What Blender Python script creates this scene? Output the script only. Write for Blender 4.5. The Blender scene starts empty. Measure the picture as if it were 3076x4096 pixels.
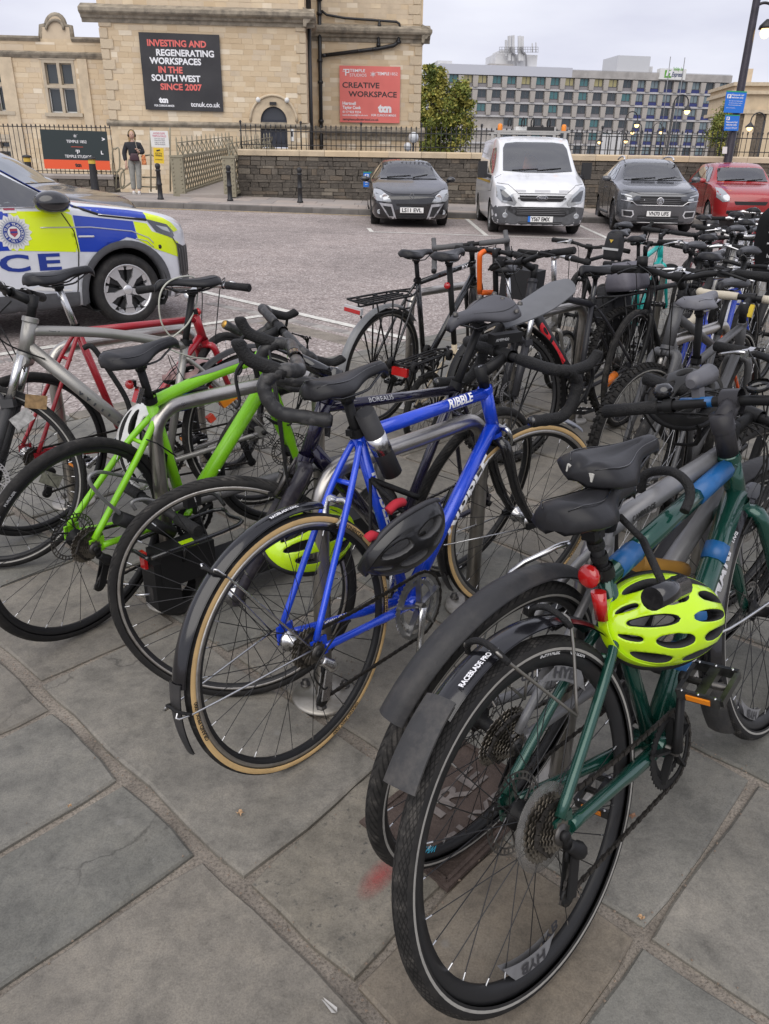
import bpy, bmesh, math, random
from mathutils import Vector, Matrix
from mathutils.bvhtree import BVHTree
S = bpy.context.scene
COL = S.collection
V = Vector
R_ = math.radians
# ---------------------------------------------------------------- camera
FPX, PITCH, ROLL, CH = 3085.26, R_(24.408), R_(0.8963), 1.4375
IW, IH = 3076, 4096
cam = bpy.data.cameras.new('camera')
camo = bpy.data.objects.new('camera', cam)
COL.objects.link(camo)
S.camera = camo
cam.sensor_fit = 'VERTICAL'
cam.sensor_height = 36.0
cam.lens = 36.0 * FPX / IH
cam.clip_start, cam.clip_end = 0.05, 2000
cam.dof.use_dof = False
camo.matrix_world = (Matrix.Translation((0, 0, CH)) @ Matrix.Rotation(math.pi / 2 - PITCH, 4, 'X')
                     @ Matrix.Rotation(ROLL, 4, 'Z'))
# ---------------------------------------------------------------- overcast daylight
W = bpy.data.worlds.new('World')
S.world = W
W.use_nodes = True
wn, wl = W.node_tree.nodes, W.node_tree.links
wn.clear()
wo = wn.new('ShaderNodeOutputWorld')
bg = wn.new('ShaderNodeBackground')
sky = wn.new('ShaderNodeTexSky')
sky.sky_type = 'NISHITA'
sky.sun_disc = False
sky.sun_elevation, sky.sun_rotation = R_(52), R_(200)
sky.air_density, sky.dust_density, sky.ozone_density = 1.0, 3.0, 1.0
tc = wn.new('ShaderNodeTexCoord')
mp = wn.new('ShaderNodeMapping'); mp.inputs['Scale'].default_value = (1.6, 1.6, 6.0)
nz = wn.new('ShaderNodeTexNoise'); nz.inputs['Scale'].default_value = 1.7; nz.inputs['Detail'].default_value = 6; nz.inputs['Roughness'].default_value = .5
rp = wn.new('ShaderNodeValToRGB')
rp.color_ramp.elements[0].position = .30; rp.color_ramp.elements[0].color = (6.3, 6.4, 7.7, 1)
rp.color_ramp.elements[1].position = .72; rp.color_ramp.elements[1].color = (9.3, 9.4, 10.2, 1)
mx = wn.new('ShaderNodeMix'); mx.data_type = 'RGBA'; mx.inputs['Factor'].default_value = .94
wl.new(tc.outputs['Generated'], mp.inputs['Vector']); wl.new(mp.outputs['Vector'], nz.inputs['Vector'])
wl.new(nz.outputs['Fac'], rp.inputs['Fac'])
wl.new(sky.outputs['Color'], mx.inputs['A']); wl.new(rp.outputs['Color'], mx.inputs['B'])
wl.new(mx.outputs['Result'], bg.inputs['Color'])
bg.inputs['Strength'].default_value = 0.080
wl.new(bg.outputs['Background'], wo.inputs['Surface'])
sun = bpy.data.lights.new('sun', 'SUN'); sun.energy = 1.5; sun.angle = R_(70); sun.color = (1, .95, .87)
suno = bpy.data.objects.new('sun', sun); COL.objects.link(suno)
suno.rotation_euler = (R_(38), 0, R_(-20))
S.view_settings.view_transform = 'Standard'
S.view_settings.look = 'None'
S.view_settings.gamma = 1
S.view_settings.exposure = .45
S.view_settings.use_curve_mapping = False
S.cycles.max_bounces = 6
S.cycles.use_denoising = True
# ---------------------------------------------------------------- helpers
def lerp(a, b, t): return a + (b - a) * t
def ray(dx, dy):
    """direction through a point of the photograph (1661 wide)"""
    u, v = dx / .54 - IW / 2, dy / .54 - IH / 2
    c, s = math.cos(ROLL), math.sin(ROLL)
    a, b = u * c + v * s, -u * s + v * c
    cp, sp = math.cos(PITCH), math.sin(PITCH)
    return V((a / FPX, cp - (b / FPX) * sp, -sp - (b / FPX) * cp))
CAM = V((0, 0, CH))
def gz(x, y):
    return max(0., y - 9) ** 2 * (.0011 - .00012 * min(max(x, -12), 6))
def atY(dx, dy, Y):
    d = ray(dx, dy); return CAM + d * (Y / d.y)
class Plane:
    """a vertical wall plane: origin o, heading angle a; u along, z up, n towards the camera"""
    def __init__(s, o, a):
        s.o = V(o); s.d = V((math.cos(a), math.sin(a), 0)); s.n = V((math.sin(a), -math.cos(a), 0)); s.a = a
    def uz(s, dx, dy):
        d = ray(dx, dy); t = (s.o - CAM).dot(s.n) / d.dot(s.n); p = CAM + d * t - s.o
        return p.dot(s.d), p.z + s.o.z
    def p(s, u, z, out=0.): return V((s.o.x, s.o.y, 0)) + s.d * u + V((0, 0, z)) + s.n * out
    def at(s, dx, dy, out=0.): u, z = s.uz(dx, dy); return s.p(u, z, out)
MATS = {}
def mat(name, col, rough=.5, metal=0., var=.0, vs=8., bump=0., bs=40., coat=0., spec=.5, emit=None, es=1., obj=True, alpha=None, dirt=0., dcol=(.05, .045, .04), dscale=3.):
    if name in MATS: return MATS[name]
    m = bpy.data.materials.new(name); MATS[name] = m; m.use_nodes = True
    nt = m.node_tree; n, l = nt.nodes, nt.links; b = n['Principled BSDF']
    c4 = (*col, 1)
    b.inputs['Base Color'].default_value = c4
    b.inputs['Roughness'].default_value = rough; b.inputs['Metallic'].default_value = metal
    b.inputs['Specular IOR Level'].default_value = spec
    if coat: b.inputs['Coat Weight'].default_value = coat; b.inputs['Coat Roughness'].default_value = .06
    if emit: b.inputs['Emission Color'].default_value = (*emit, 1); b.inputs['Emission Strength'].default_value = es
    m.diffuse_color = c4
    if var or bump or dirt:
        t = n.new('ShaderNodeTexCoord'); src = t.outputs['Object']
        if var or dirt:
            z = n.new('ShaderNodeTexNoise'); z.inputs['Scale'].default_value = vs; z.inputs['Detail'].default_value = 5; l.new(src, z.inputs['Vector'])
            cr = n.new('ShaderNodeValToRGB')
            k0, k1 = 1 - var, 1 + var
            cr.color_ramp.elements[0].position = .3; cr.color_ramp.elements[0].color = (*[min(1, x * k0) for x in col], 1)
            cr.color_ramp.elements[1].position = .7; cr.color_ramp.elements[1].color = (*[min(1, x * k1) for x in col], 1)
            l.new(z.outputs['Fac'], cr.inputs['Fac']); out = cr.outputs['Color']
            if dirt:
                z2 = n.new('ShaderNodeTexNoise'); z2.inputs['Scale'].default_value = dscale; z2.inputs['Detail'].default_value = 8; z2.inputs['Roughness'].default_value = .7; l.new(src, z2.inputs['Vector'])
                r2 = n.new('ShaderNodeValToRGB'); r2.color_ramp.elements[0].position = .48; r2.color_ramp.elements[1].position = .72
                l.new(z2.outputs['Fac'], r2.inputs['Fac'])
                mu = n.new('ShaderNodeMath'); mu.operation = 'MULTIPLY'; mu.inputs[1].default_value = dirt; l.new(r2.outputs['Color'], mu.inputs[0])
                mi = n.new('ShaderNodeMix'); mi.data_type = 'RGBA'; l.new(mu.outputs[0], mi.inputs['Factor']); l.new(out, mi.inputs['A']); mi.inputs['B'].default_value = (*dcol, 1)
                out = mi.outputs['Result']
            l.new(out, b.inputs['Base Color'])
            rr = n.new('ShaderNodeMapRange'); rr.inputs['To Min'].default_value = max(0, rough - .08); rr.inputs['To Max'].default_value = min(1, rough + .1)
            l.new(z.outputs['Fac'], rr.inputs['Value']); l.new(rr.outputs['Result'], b.inputs['Roughness'])
        if bump:
            z3 = n.new('ShaderNodeTexNoise'); z3.inputs['Scale'].default_value = bs; z3.inputs['Detail'].default_value = 6; l.new(src, z3.inputs['Vector'])
            bp = n.new('ShaderNodeBump'); bp.inputs['Strength'].default_value = bump; bp.inputs['Distance'].default_value = .01
            l.new(z3.outputs['Fac'], bp.inputs['Height']); l.new(bp.outputs['Normal'], b.inputs['Normal'])
    return m
class MB:
    """collects shapes into one mesh"""
    def __init__(s): s.v, s.f, s.m, s.s, s.uv = [], [], [], [], None
    def add(s, vs, fs, mi=0, sm=False):
        o = len(s.v); s.v += [tuple(p) for p in vs]
        for f in fs: s.f.append([i + o for i in f]); s.m.append(mi); s.s.append(sm)
        return s
    def box(s, c, d, mi=0, rot=None):
        hx, hy, hz = d[0] / 2, d[1] / 2, d[2] / 2
        p = [V((x, y, z)) for x in (-hx, hx) for y in (-hy, hy) for z in (-hz, hz)]
        if rot is not None: p = [rot @ q for q in p]
        c = V(c)
        return s.add([q + c for q in p], [(0, 1, 3, 2), (4, 6, 7, 5), (0, 4, 5, 1), (2, 3, 7, 6), (0, 2, 6, 4), (1, 5, 7, 3)], mi)
    def bar(s, a, b, w, h, mi=0, up=(0, 0, 1)):
        a, b = V(a), V(b); t = (b - a); L = t.length
        if L < 1e-6: return s
        t /= L; u = V(up)
        sd = t.cross(u)
        if sd.length < 1e-4: sd = t.cross(V((1, 0, 0)))
        sd.normalize(); u = sd.cross(t)
        return s.box((a + b) / 2, (L, w, h), mi, Matrix((t, sd, u)).transposed())
    def tube(s, pts, r, n=8, mi=0, closed=False, cap=True, asp=1., up=None, sm=True):
        P = [V(p) for p in pts]; N = len(P)
        rs = r if isinstance(r, (list, tuple)) else [r] * N
        T = []
        for i in range(N):
            a = P[i - 1] if (i or closed) else P[i]; b = P[(i + 1) % N] if (i < N - 1 or closed) else P[i]
            t = (b - a); T.append(t.normalized() if t.length > 1e-9 else V((0, 0, 1)))
        u = V(up) if up else (V((0, 0, 1)) if abs(T[0].z) < .9 else V((1, 0, 0)))
        vs, fs = [], []
        for i in range(N):
            t = T[i]; u = (u - t * u.dot(t))
            if u.length < 1e-6: u = t.orthogonal()
            u.normalize(); w = t.cross(u)
            for k in range(n):
                a = 2 * math.pi * k / n
                vs.append(P[i] + (u * math.cos(a) * asp + w * math.sin(a)) * rs[i])
        M = N if closed else N - 1
        for i in range(M):
            j = (i + 1) % N
            for k in range(n):
                k2 = (k + 1) % n
                fs.append((i * n + k, i * n + k2, j * n + k2, j * n + k))
        s.add(vs, fs, mi, sm)
        if cap and not closed:
            o = len(s.v) - N * n
            s.f.append([o + k for k in range(n - 1, -1, -1)]); s.m.append(mi); s.s.append(False)
            s.f.append([o + (N - 1) * n + k for k in range(n)]); s.m.append(mi); s.s.append(False)
        return s
    def lathe(s, prof, n=24, mi=0, o=(0, 0, 0), ax=(0, 1, 0), close=False, a0=0, a1=2 * math.pi, mis=None, sm=True):
        """prof: (r, h) pairs turned about axis ax through o"""
        ax = V(ax).normalized(); u = ax.orthogonal().normalized() if abs(ax.y) < .99 else V((1, 0, 0)); w = ax.cross(u); o = V(o)
        full = abs(a1 - a0 - 2 * math.pi) < 1e-6; N = n if full else n + 1
        vs = []
        for i in range(N):
            a = a0 + (a1 - a0) * i / n; d = u * math.cos(a) + w * math.sin(a)
            for r, h in prof: vs.append(o + d * r + ax * h)
        m = len(prof); K = m if close else m - 1
        for k in range(K):
            fs = []
            for i in range(n):
                j = (i + 1) % N; k2 = (k + 1) % m
                fs.append((i * m + k, j * m + k, j * m + k2, i * m + k2))
            if k == 0: s.add(vs, fs, mis[k] if mis else mi, sm); base = len(s.v) - len(vs)
            else:
                for f in fs: s.f.append([q + base for q in f]); s.m.append(mis[k] if mis else mi); s.s.append(sm)
        return s
    def prism(s, outline, ax, depth, mi=0, org=(0, 0, 0)):
        """outline of 3D points, extruded by ax*depth"""
        n = len(outline); d = V(ax).normalized() * depth; o = V(org)
        p = [V(q) + o for q in outline]
        return s.add(p + [q + d for q in p], [list(range(n - 1, -1, -1)), list(range(n, 2 * n))] + [(i, (i + 1) % n, n + (i + 1) % n, n + i) for i in range(n)], mi)
    def sphere(s, c, r, n=10, m=7, mi=0, sc=(1, 1, 1)):
        c = V(c); vs = []; fs = []
        for i in range(m + 1):
            t = math.pi * i / m
            for k in range(n):
                a = 2 * math.pi * k / n
                vs.append(c + V((math.sin(t) * math.cos(a) * r * sc[0], math.sin(t) * math.sin(a) * r * sc[1], math.cos(t) * r * sc[2])))
        for i in range(m):
            for k in range(n): fs.append((i * n + k, (i + 1) * n + k, (i + 1) * n + (k + 1) % n, i * n + (k + 1) % n))
        return s.add(vs, fs, mi, True)
    def xf(s, M): s.v = [tuple(M @ V(p)) for p in s.v]; return s
    def mesh(s, name, mats):
        me = bpy.data.meshes.new(name)
        me.from_pydata(s.v, [], s.f)
        if not isinstance(mats, (list, tuple)): mats = [mats]
        for m in mats: me.materials.append(m)
        me.polygons.foreach_set('material_index', [min(i, len(mats) - 1) for i in s.m])
        me.polygons.foreach_set('use_smooth', s.s)
        if s.uv:
            ul = me.uv_layers.new(name='UVMap')
            for lp in me.loops: ul.data[lp.index].uv = s.uv[lp.vertex_index]
        me.update()
        return me
    def build(s, name, mats, parent=None, **kw): return link(name, s.mesh(name, mats), parent, **kw)
def link(name, me, parent=None, M=None, label=None, cat=None, group=None, kind=None):
    o = bpy.data.objects.new(name, me); COL.objects.link(o)
    if parent is not None: o.parent = parent
    if M is not None: o.matrix_basis = M
    if label: o['label'] = label
    if cat: o['category'] = cat
    if group: o['group'] = group
    if kind: o['kind'] = kind
    return o
def thing(name, label, cat, M=None, group=None): return link(name, None, None, M, label, cat, group)
def spline(pts, k=6):
    P = [V(p) for p in pts]; out = []
    for i in range(len(P) - 1):
        p0 = P[max(i - 1, 0)]; p1 = P[i]; p2 = P[i + 1]; p3 = P[min(i + 2, len(P) - 1)]
        for j in range(k):
            t = j / k
            out.append(.5 * (2 * p1 + (p2 - p0) * t + (2 * p0 - 5 * p1 + 4 * p2 - p3) * t * t + (3 * p1 - p0 - 3 * p2 + p3) * t ** 3))
    out.append(P[-1]); return out
def interp(tab, x):
    """smooth interpolation in a table of (x, y...)"""
    if x <= tab[0][0]: return tab[0][1]
    if x >= tab[-1][0]: return tab[-1][1]
    for i in range(len(tab) - 1):
        if tab[i][0] <= x <= tab[i + 1][0]:
            x0, y0 = tab[i]; x1, y1 = tab[i + 1]; h = x1 - x0; t = (x - x0) / h
            def sl(j):
                if j <= 0 or j >= len(tab) - 1: return None
                a = (tab[j][1] - tab[j - 1][1]) / (tab[j][0] - tab[j - 1][0]); b = (tab[j + 1][1] - tab[j][1]) / (tab[j + 1][0] - tab[j][0])
                return 0 if a * b <= 0 else 2 * a * b / (a + b)
            s0, s1 = sl(i), sl(i + 1); d = (y1 - y0) / h
            s0 = d if s0 is None else s0; s1 = d if s1 is None else s1
            return (2 * t ** 3 - 3 * t * t + 1) * y0 + (t ** 3 - 2 * t * t + t) * h * s0 + (-2 * t ** 3 + 3 * t * t) * y1 + (t ** 3 - t * t) * h * s1
TXT = {}
def text2d(s, bold=.0, spacing=1.):
    """letters as triangles: width for height 1 of capitals"""
    key = (s, bold, spacing)
    if key in TXT: return TXT[key]
    c = bpy.data.curves.new('lettering', 'FONT'); c.body = s; c.size = 1; c.offset = bold; c.space_character = spacing; c.resolution_u = 3; c.fill_mode = 'FRONT'
    o = bpy.data.objects.new('lettering', c); me = bpy.data.meshes.new_from_object(o)
    bm = bmesh.new(); bm.from_mesh(me); bmesh.ops.triangulate(bm, faces=bm.faces[:]); bm.verts.index_update()
    vs = [v.co.copy() for v in bm.verts]; fs = [[v.index for v in f.verts] for f in bm.faces]
    bm.free(); bpy.data.objects.remove(o); bpy.data.curves.remove(c); bpy.data.meshes.remove(me)
    x0 = min(v.x for v in vs); x1 = max(v.x for v in vs)
    k = 1 / .69
    TXT[key] = ([V(((v.x - x0) * k, v.y * k)) for v in vs], fs, (x1 - x0) * k)
    return TXT[key]
def write(mb, s, f, h, mi=0, bold=.015, width=None, align='l', spacing=1., shear=0., fine=0):
    """writes s with capital height h; f(u, v) places it; width squeezes it to a given width; fine cuts it up before it is bent"""
    vs, fs, w = text2d(s, bold, spacing)
    if fine:
        me = bpy.data.meshes.new('t'); me.from_pydata([(v.x, v.y, 0) for v in vs], [], fs); finer(me, fine); vs = [V((v.co.x, v.co.y)) for v in me.vertices]; fs = [list(p.vertices) for p in me.polygons]; bpy.data.meshes.remove(me)
    sx = width / w if width else h
    off = {'l': 0, 'c': -w * sx / 2, 'r': -w * sx}[align]
    pts = [f(v.x * sx + off + v.y * h * shear, v.y * h) for v in vs]
    mb.add(pts, fs, mi)
def finer(me, L):
    bm = bmesh.new(); bm.from_mesh(me)
    for _ in range(5):
        es = [e for e in bm.edges if e.calc_length() > L]
        if not es: break
        bmesh.ops.subdivide_edges(bm, edges=es, cuts=1, use_grid_fill=False); bmesh.ops.triangulate(bm, faces=[f for f in bm.faces if len(f.verts) > 3])
    bm.to_mesh(me); bm.free(); return me
# ---------------------------------------------------------------- ground, road, pavements
rnd = random.Random(7)
def sm01(a, b, x):
    t = min(1, max(0, (x - a) / (b - a))); return t * t * (3 - 2 * t)
def road_z(x, y): return gz(x, y) - .03 * (1 - sm01(9, 14, y))
E1, E2 = V((.7314, -.6820, 0)), V((.6820, .7314, 0))
def ab(a, b, z=0): return E1 * a + E2 * b + V((0, 0, z))
def nodes(m): return m.node_tree.nodes, m.node_tree.links, m.node_tree.nodes['Principled BSDF']
def ramp(n, stops):
    r = n.new('ShaderNodeValToRGB'); e = r.color_ramp.elements
    while len(e) < len(stops): e.new(.5)
    for i, (p, c) in enumerate(stops): e[i].position = p; e[i].color = (*c, 1) if len(c) == 3 else c
    return r
def noise(n, l, src, sc, det=6, ro=.55, dist=0.):
    z = n.new('ShaderNodeTexNoise'); z.inputs['Scale'].default_value = sc; z.inputs['Detail'].default_value = det; z.inputs['Roughness'].default_value = ro; z.inputs['Distortion'].default_value = dist
    l.new(src, z.inputs['Vector']); return z.outputs['Fac']
def mixc(n, l, f, a, b, mode='MIX'):
    m = n.new('ShaderNodeMix'); m.data_type = 'RGBA'; m.blend_type = mode
    for s, v in (('Factor', f), ('A', a), ('B', b)):
        if isinstance(v, (int, float)): m.inputs[s].default_value = v
        elif isinstance(v, tuple): m.inputs[s].default_value = (*v, 1)
        else: l.new(v, m.inputs[s])
    return m.outputs['Result']
def math_(n, l, op, a, b=None):
    m = n.new('ShaderNodeMath'); m.operation = op
    for i, v in enumerate((a, b)):
        if v is None: continue
        if isinstance(v, (int, float)): m.inputs[i].default_value = v
        else: l.new(v, m.inputs[i])
    return m.outputs[0]
def bumpn(n, l, h, st, d, prev=None):
    b = n.new('ShaderNodeBump'); b.inputs['Strength'].default_value = st; b.inputs['Distance'].default_value = d; l.new(h, b.inputs['Height'])
    if prev: l.new(prev, b.inputs['Normal'])
    return b.outputs['Normal']
def m_flag(name, c0, c1, c2, speck=.0):
    m = mat(name, c1, .8); n, l, b = nodes(m)
    t = n.new('ShaderNodeTexCoord').outputs['Object']
    big = noise(n, l, t, 2.6, 5, .6, .4); mid = noise(n, l, t, 11, 8, .65, .3); fine = noise(n, l, t, 260, 3, .7)
    c = mixc(n, l, ramp_(n, l, big, [(.32, c0), (.5, c1), (.68, c2)]), 0, 0) if 0 else ramp_(n, l, big, [(.32, c0), (.5, c1), (.68, c2)])
    c = mixc(n, l, .8, c, ramp_(n, l, mid, [(.3, (.62, .62, .62)), (.5, (1, 1, 1)), (.74, (1.25, 1.23, 1.2))]), 'MULTIPLY')
    c = mixc(n, l, .55, c, ramp_(n, l, fine, [(.32, (.6, .6, .6)), (.5, (1, 1, 1)), (.7, (1.35, 1.35, 1.32))]), 'MULTIPLY')
    oi = n.new('ShaderNodeObjectInfo').outputs['Random']
    c = mixc(n, l, 1., c, ramp_(n, l, oi, [(0, (.80, .81, .80)), (.5, (1, 1, .99)), (1, (1.14, 1.1, 1.06))]), 'MULTIPLY')
    if speck:
        sp = noise(n, l, t, 48, 5, .7); c = mixc(n, l, ramp_(n, l, sp, [(.58, (0, 0, 0)), (.68, (speck, speck, speck))]), c, (.035, .036, .036))
    md2 = noise(n, l, t, 38, 8, .75, .4); c = mixc(n, l, .5, c, ramp_(n, l, md2, [(.34, (.62, .61, .6)), (.5, (1, 1, 1)), (.68, (1.22, 1.21, 1.18))]), 'MULTIPLY')
    lich = noise(n, l, t, 17, 9, .7, 1.); c = mixc(n, l, ramp_(n, l, lich, [(.66, (0, 0, 0)), (.74, (.5, .5, .5))]), c, (.30, .29, .27))
    drk = noise(n, l, t, 5.5, 9, .75, .8); c = mixc(n, l, ramp_(n, l, drk, [(.60, (0, 0, 0)), (.74, (.4, .4, .4))]), c, (.055, .055, .053))
    l.new(c, b.inputs['Base Color'])
    vo = n.new('ShaderNodeTexVoronoi'); vo.inputs['Scale'].default_value = 5.5; l.new(t, vo.inputs['Vector']); c = mixc(n, l, ramp_(n, l, vo.outputs['Distance'], [(.04, (.4, .4, .4)), (.075, (0, 0, 0))]), c, (.22, .215, .20))
    ck = n.new('ShaderNodeTexVoronoi'); ck.feature = 'DISTANCE_TO_EDGE'; ck.inputs['Scale'].default_value = 1.7; wv = n.new('ShaderNodeVectorMath'); wv.operation = 'ADD'; nzv = n.new('ShaderNodeTexNoise'); nzv.inputs['Scale'].default_value = 7; nzv.inputs['Detail'].default_value = 6; l.new(t, nzv.inputs['Vector']); sv = n.new('ShaderNodeVectorMath'); sv.operation = 'SCALE'; sv.inputs['Scale'].default_value = .28; l.new(nzv.outputs['Color'], sv.inputs[0]); l.new(t, wv.inputs[0]); l.new(sv.outputs[0], wv.inputs[1]); l.new(wv.outputs[0], ck.inputs['Vector'])
    crk = math_(n, l, 'MULTIPLY', ramp_(n, l, ck.outputs['Distance'], [(.0, (1, 1, 1)), (.012, (0, 0, 0))]), ramp_(n, l, noise(n, l, t, 1.9, 3, .5), [(.55, (0, 0, 0)), (.62, (.6, .6, .6))])); c = mixc(n, l, crk, c, (.035, .032, .028)); l.new(c, b.inputs['Base Color'])
    # riven ledges
    led = noise(n, l, t, 3.2, 4, .55, .9); st = math_(n, l, 'SNAP', math_(n, l, 'MULTIPLY', led, 9.), 1.)
    lw = math_(n, l, 'ADD', math_(n, l, 'MULTIPLY', led, 4.), st)
    nn = bumpn(n, l, lw, .5, .0035)
    nn = bumpn(n, l, mid, .6, .006, nn); nn = bumpn(n, l, fine, .3, .0012, nn)
    l.new(nn, b.inputs['Normal'])
    l.new(ramp_(n, l, mid, [(.3, (.55, .55, .55)), (.7, (.85, .85, .85))]), b.inputs['Roughness'])
    return m
def ramp_(n, l, src, stops):
    r = ramp(n, stops); l.new(src, r.inputs['Fac']); return r.outputs['Color']
FLAG = [m_flag('flag_grey', (0.130, 0.122, 0.105), (0.168, 0.156, 0.135), (0.209, 0.194, 0.166)),
        m_flag('flag_warm', (0.147, 0.122, 0.094), (0.187, 0.158, 0.124), (0.224, 0.193, 0.155)),
        m_flag('flag_speckled', (0.123, 0.114, 0.095), (0.163, 0.152, 0.127), (0.199, 0.184, 0.156), .7),
        m_flag('flag_blue', (0.131, 0.127, 0.114), (0.166, 0.161, 0.144), (0.208, 0.199, 0.178))]
def m_mortar():
    m = mat('mortar', (.2, .17, .14), .95); n, l, b = nodes(m); t = n.new('ShaderNodeTexCoord').outputs['Object']
    a = noise(n, l, t, 6, 6, .6); f = noise(n, l, t, 140, 4, .7)
    c = ramp_(n, l, a, [(.3, (.15, .132, .112)), (.5, (.235, .208, .176)), (.7, (.30, .268, .228))])
    c = mixc(n, l, .9, c, ramp_(n, l, f, [(.3, (.35, .33, .3)), (.5, (1, 1, 1)), (.72, (1.4, 1.35, 1.3))]), 'MULTIPLY')
    l.new(c, b.inputs['Base Color']); l.new(bumpn(n, l, f, .8, .006), b.inputs['Normal']); return m
MORTAR = m_mortar()
def m_road():
    m = mat('tarmac', (.2, .18, .18), .9); n, l, b = nodes(m); t = n.new('ShaderNodeTexCoord').outputs['Object']
    vo = n.new('ShaderNodeTexVoronoi'); vo.inputs['Scale'].default_value = 55; l.new(t, vo.inputs['Vector'])
    c = ramp_(n, l, vo.outputs['Color'], [(0, (.13, .102, .098)), (.35, (.25, .212, .198)), (.7, (.355, .31, .29)), (.9, (.52, .47, .45)), (1, (.74, .70, .68))])
    big = noise(n, l, t, .45, 7, .6, .6); c = mixc(n, l, .9, c, ramp_(n, l, big, [(.3, (.8, .8, .8)), (.5, (1, 1, 1)), (.7, (1.2, 1.18, 1.17))]), 'MULTIPLY')
    bb = noise(n, l, t, 4.5, 8, .7); c = mixc(n, l, .8, c, ramp_(n, l, bb, [(.3, (.75, .74, .74)), (.6, (1.1, 1.1, 1.1))]), 'MULTIPLY')
    st = noise(n, l, t, 1.1, 6, .65, 1.); c = mixc(n, l, ramp_(n, l, st, [(.58, (0, 0, 0)), (.74, (.7, .7, .7))]), c, (.12, .10, .094))
    l.new(c, b.inputs['Base Color']); l.new(bumpn(n, l, vo.outputs['Distance'], .5, .006), b.inputs['Normal']); return m
TARMAC = m_road()
LINE = mat('road_paint', (.66, .65, .6), .8, var=.1, vs=30, dirt=.75, dcol=(.2, .17, .16), dscale=22, bump=.3, bs=120)
# far land
MB().add([(-900, 26.6, -3.6), (900, 26.6, -3.6), (900, 1500, -3.6), (-900, 1500, -3.6)], [(0, 1, 2, 3)]).build('ground', mat('far_tarmac', (.14, .135, .13), .9, var=.1, vs=.3), kind='structure')
mb = MB(); nx, ny = 60, 70
X0, X1, Y0, Y1 = -34, 34, -8, 21.45
vs = [(lerp(X0, X1, i / nx), lerp(Y0, Y1, j / ny), road_z(lerp(X0, X1, i / nx), lerp(Y0, Y1, j / ny))) for j in range(ny + 1) for i in range(nx + 1)]
mb.add(vs, [(j * (nx + 1) + i, j * (nx + 1) + i + 1, (j + 1) * (nx + 1) + i + 1, (j + 1) * (nx + 1) + i) for j in range(ny) for i in range(nx)], 0, True)
mb.build('road', TARMAC, kind='structure')
# near pavement: bedding, flagstones, flush kerb
AK = -4.42
pav = MB().add([ab(AK, -4, -.014), ab(9, -4, -.014), ab(9, 13, -.014), ab(AK, 13, -.014), ab(AK, -4, -.3), ab(9, -4, -.3), ab(9, 13, -.3), ab(AK, 13, -.3)],
               [(0, 1, 2, 3), (0, 4, 5, 1), (2, 6, 7, 3), (3, 7, 4, 0), (1, 5, 6, 2)]).build('pavement', MORTAR, kind='structure')
def slab(poly, zt, th, mats, mi, parent, name='flagstone', rough=.006, r=rnd, ch=.006):
    """a hewn slab from a quad, with wavering edges and a worn arris"""
    q = []; n = len(poly)
    cx = sum((p for p in poly), V((0, 0, 0))) / n
    for i in range(n):
        a, b = poly[i], poly[(i + 1) % n]; L = (b - a).length; k = max(2, int(L / .09))
        nrm = (b - a).cross(V((0, 0, 1))).normalized(); w = 0
        for j in range(k):
            t = j / k; w = w * .6 + r.uniform(-rough, rough)
            p = a.lerp(b, t) + nrm * w
            if j == 0: p = p.lerp(cx, .007 / max(.2, (p - cx).length))
            q.append(p)
    m = len(q); mb = MB(); tilt = (r.uniform(-.004, .004), r.uniform(-.004, .004))
    zz = [zt + (p.x - cx.x) * tilt[0] + (p.y - cx.y) * tilt[1] for p in q]
    vs = []
    for k, (ins, dz) in enumerate(((0, -th), (0, -ch), (ch * 1.2, 0))):
        for p, z in zip(q, zz):
            d = (cx - p); d = d / max(d.length, .01); vs.append(V((p.x, p.y, 0)) + d * ins + V((0, 0, z + dz)))
    fs = [(k * m + i, k * m + (i + 1) % m, (k + 1) * m + (i + 1) % m, (k + 1) * m + i) for k in range(2) for i in range(m)]
    mb.add(vs, fs, 0, False); mb.f.append([2 * m + i for i in range(m)]); mb.m.append(0); mb.s.append(False)
    return mb.build(name, mats[mi], parent)
courses = [(-.75, .03, [-3.6, -2.6, -1.9, -.8, .2, 1.1, 2.]), (.05, .655, [-4.3, -3.4, -2.5, -1.885, -1.49, -1.155, -.30, .55, 1.3, 2.2, 3]),
           (.68, 1.155, [-4.3, -3.3, -2.7, -2.03, -1.02, -.69, -.335, .12, .7, 1.5, 2.3, 3.1]), (1.175, 1.78, [-4.3, -3.2, -2.5, -1.75, -1.05, -.33, .3, 1.05, 1.6, 2.5, 3.3])]
bq = 1.80
while bq < 11.5:
    h = rnd.choice((.46, .55, .62, .7)); js = [-4.4]; 
    while js[-1] < 5.2: js.append(js[-1] + rnd.uniform(.6, 1.15))
    courses.append((bq, bq + h, js)); bq += h + .022
nst = 0
for ci, (b0, b1, js) in enumerate(courses):
    for k in range(len(js) - 1):
        a0, a1 = max(js[k], AK + .02), js[k + 1] - .02
        if a1 - a0 < .1: continue
        sl = .03 if (ci, k) in ((2, 3), (2, 4)) else 0
        mi = rnd.choice((0, 0, 1, 3, 0, 3, 0, 3)) if ci > 4 else rnd.choice((0, 3, 3))
        if ci == 2: mi = {3: 3, 4: 2, 5: 1, 6: 3, 2: 0}.get(k, mi)
        if ci == 1: mi = {4: 3, 5: 0, 6: 1}.get(k, mi)
        g = rnd.uniform(-.004, .004)
        slab([ab(a0 + g, b0 + g), ab(a1 - g, b0 + rnd.uniform(0, .012)), ab(a1 - g - sl, b1 - g), ab(a0 + g - (.05 if (ci, k) == (2, 4) else 0), b1 - rnd.uniform(0, .012))], 0 + rnd.uniform(-.003, .002), .05, FLAG, mi, pav)
        nst += 1
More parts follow.
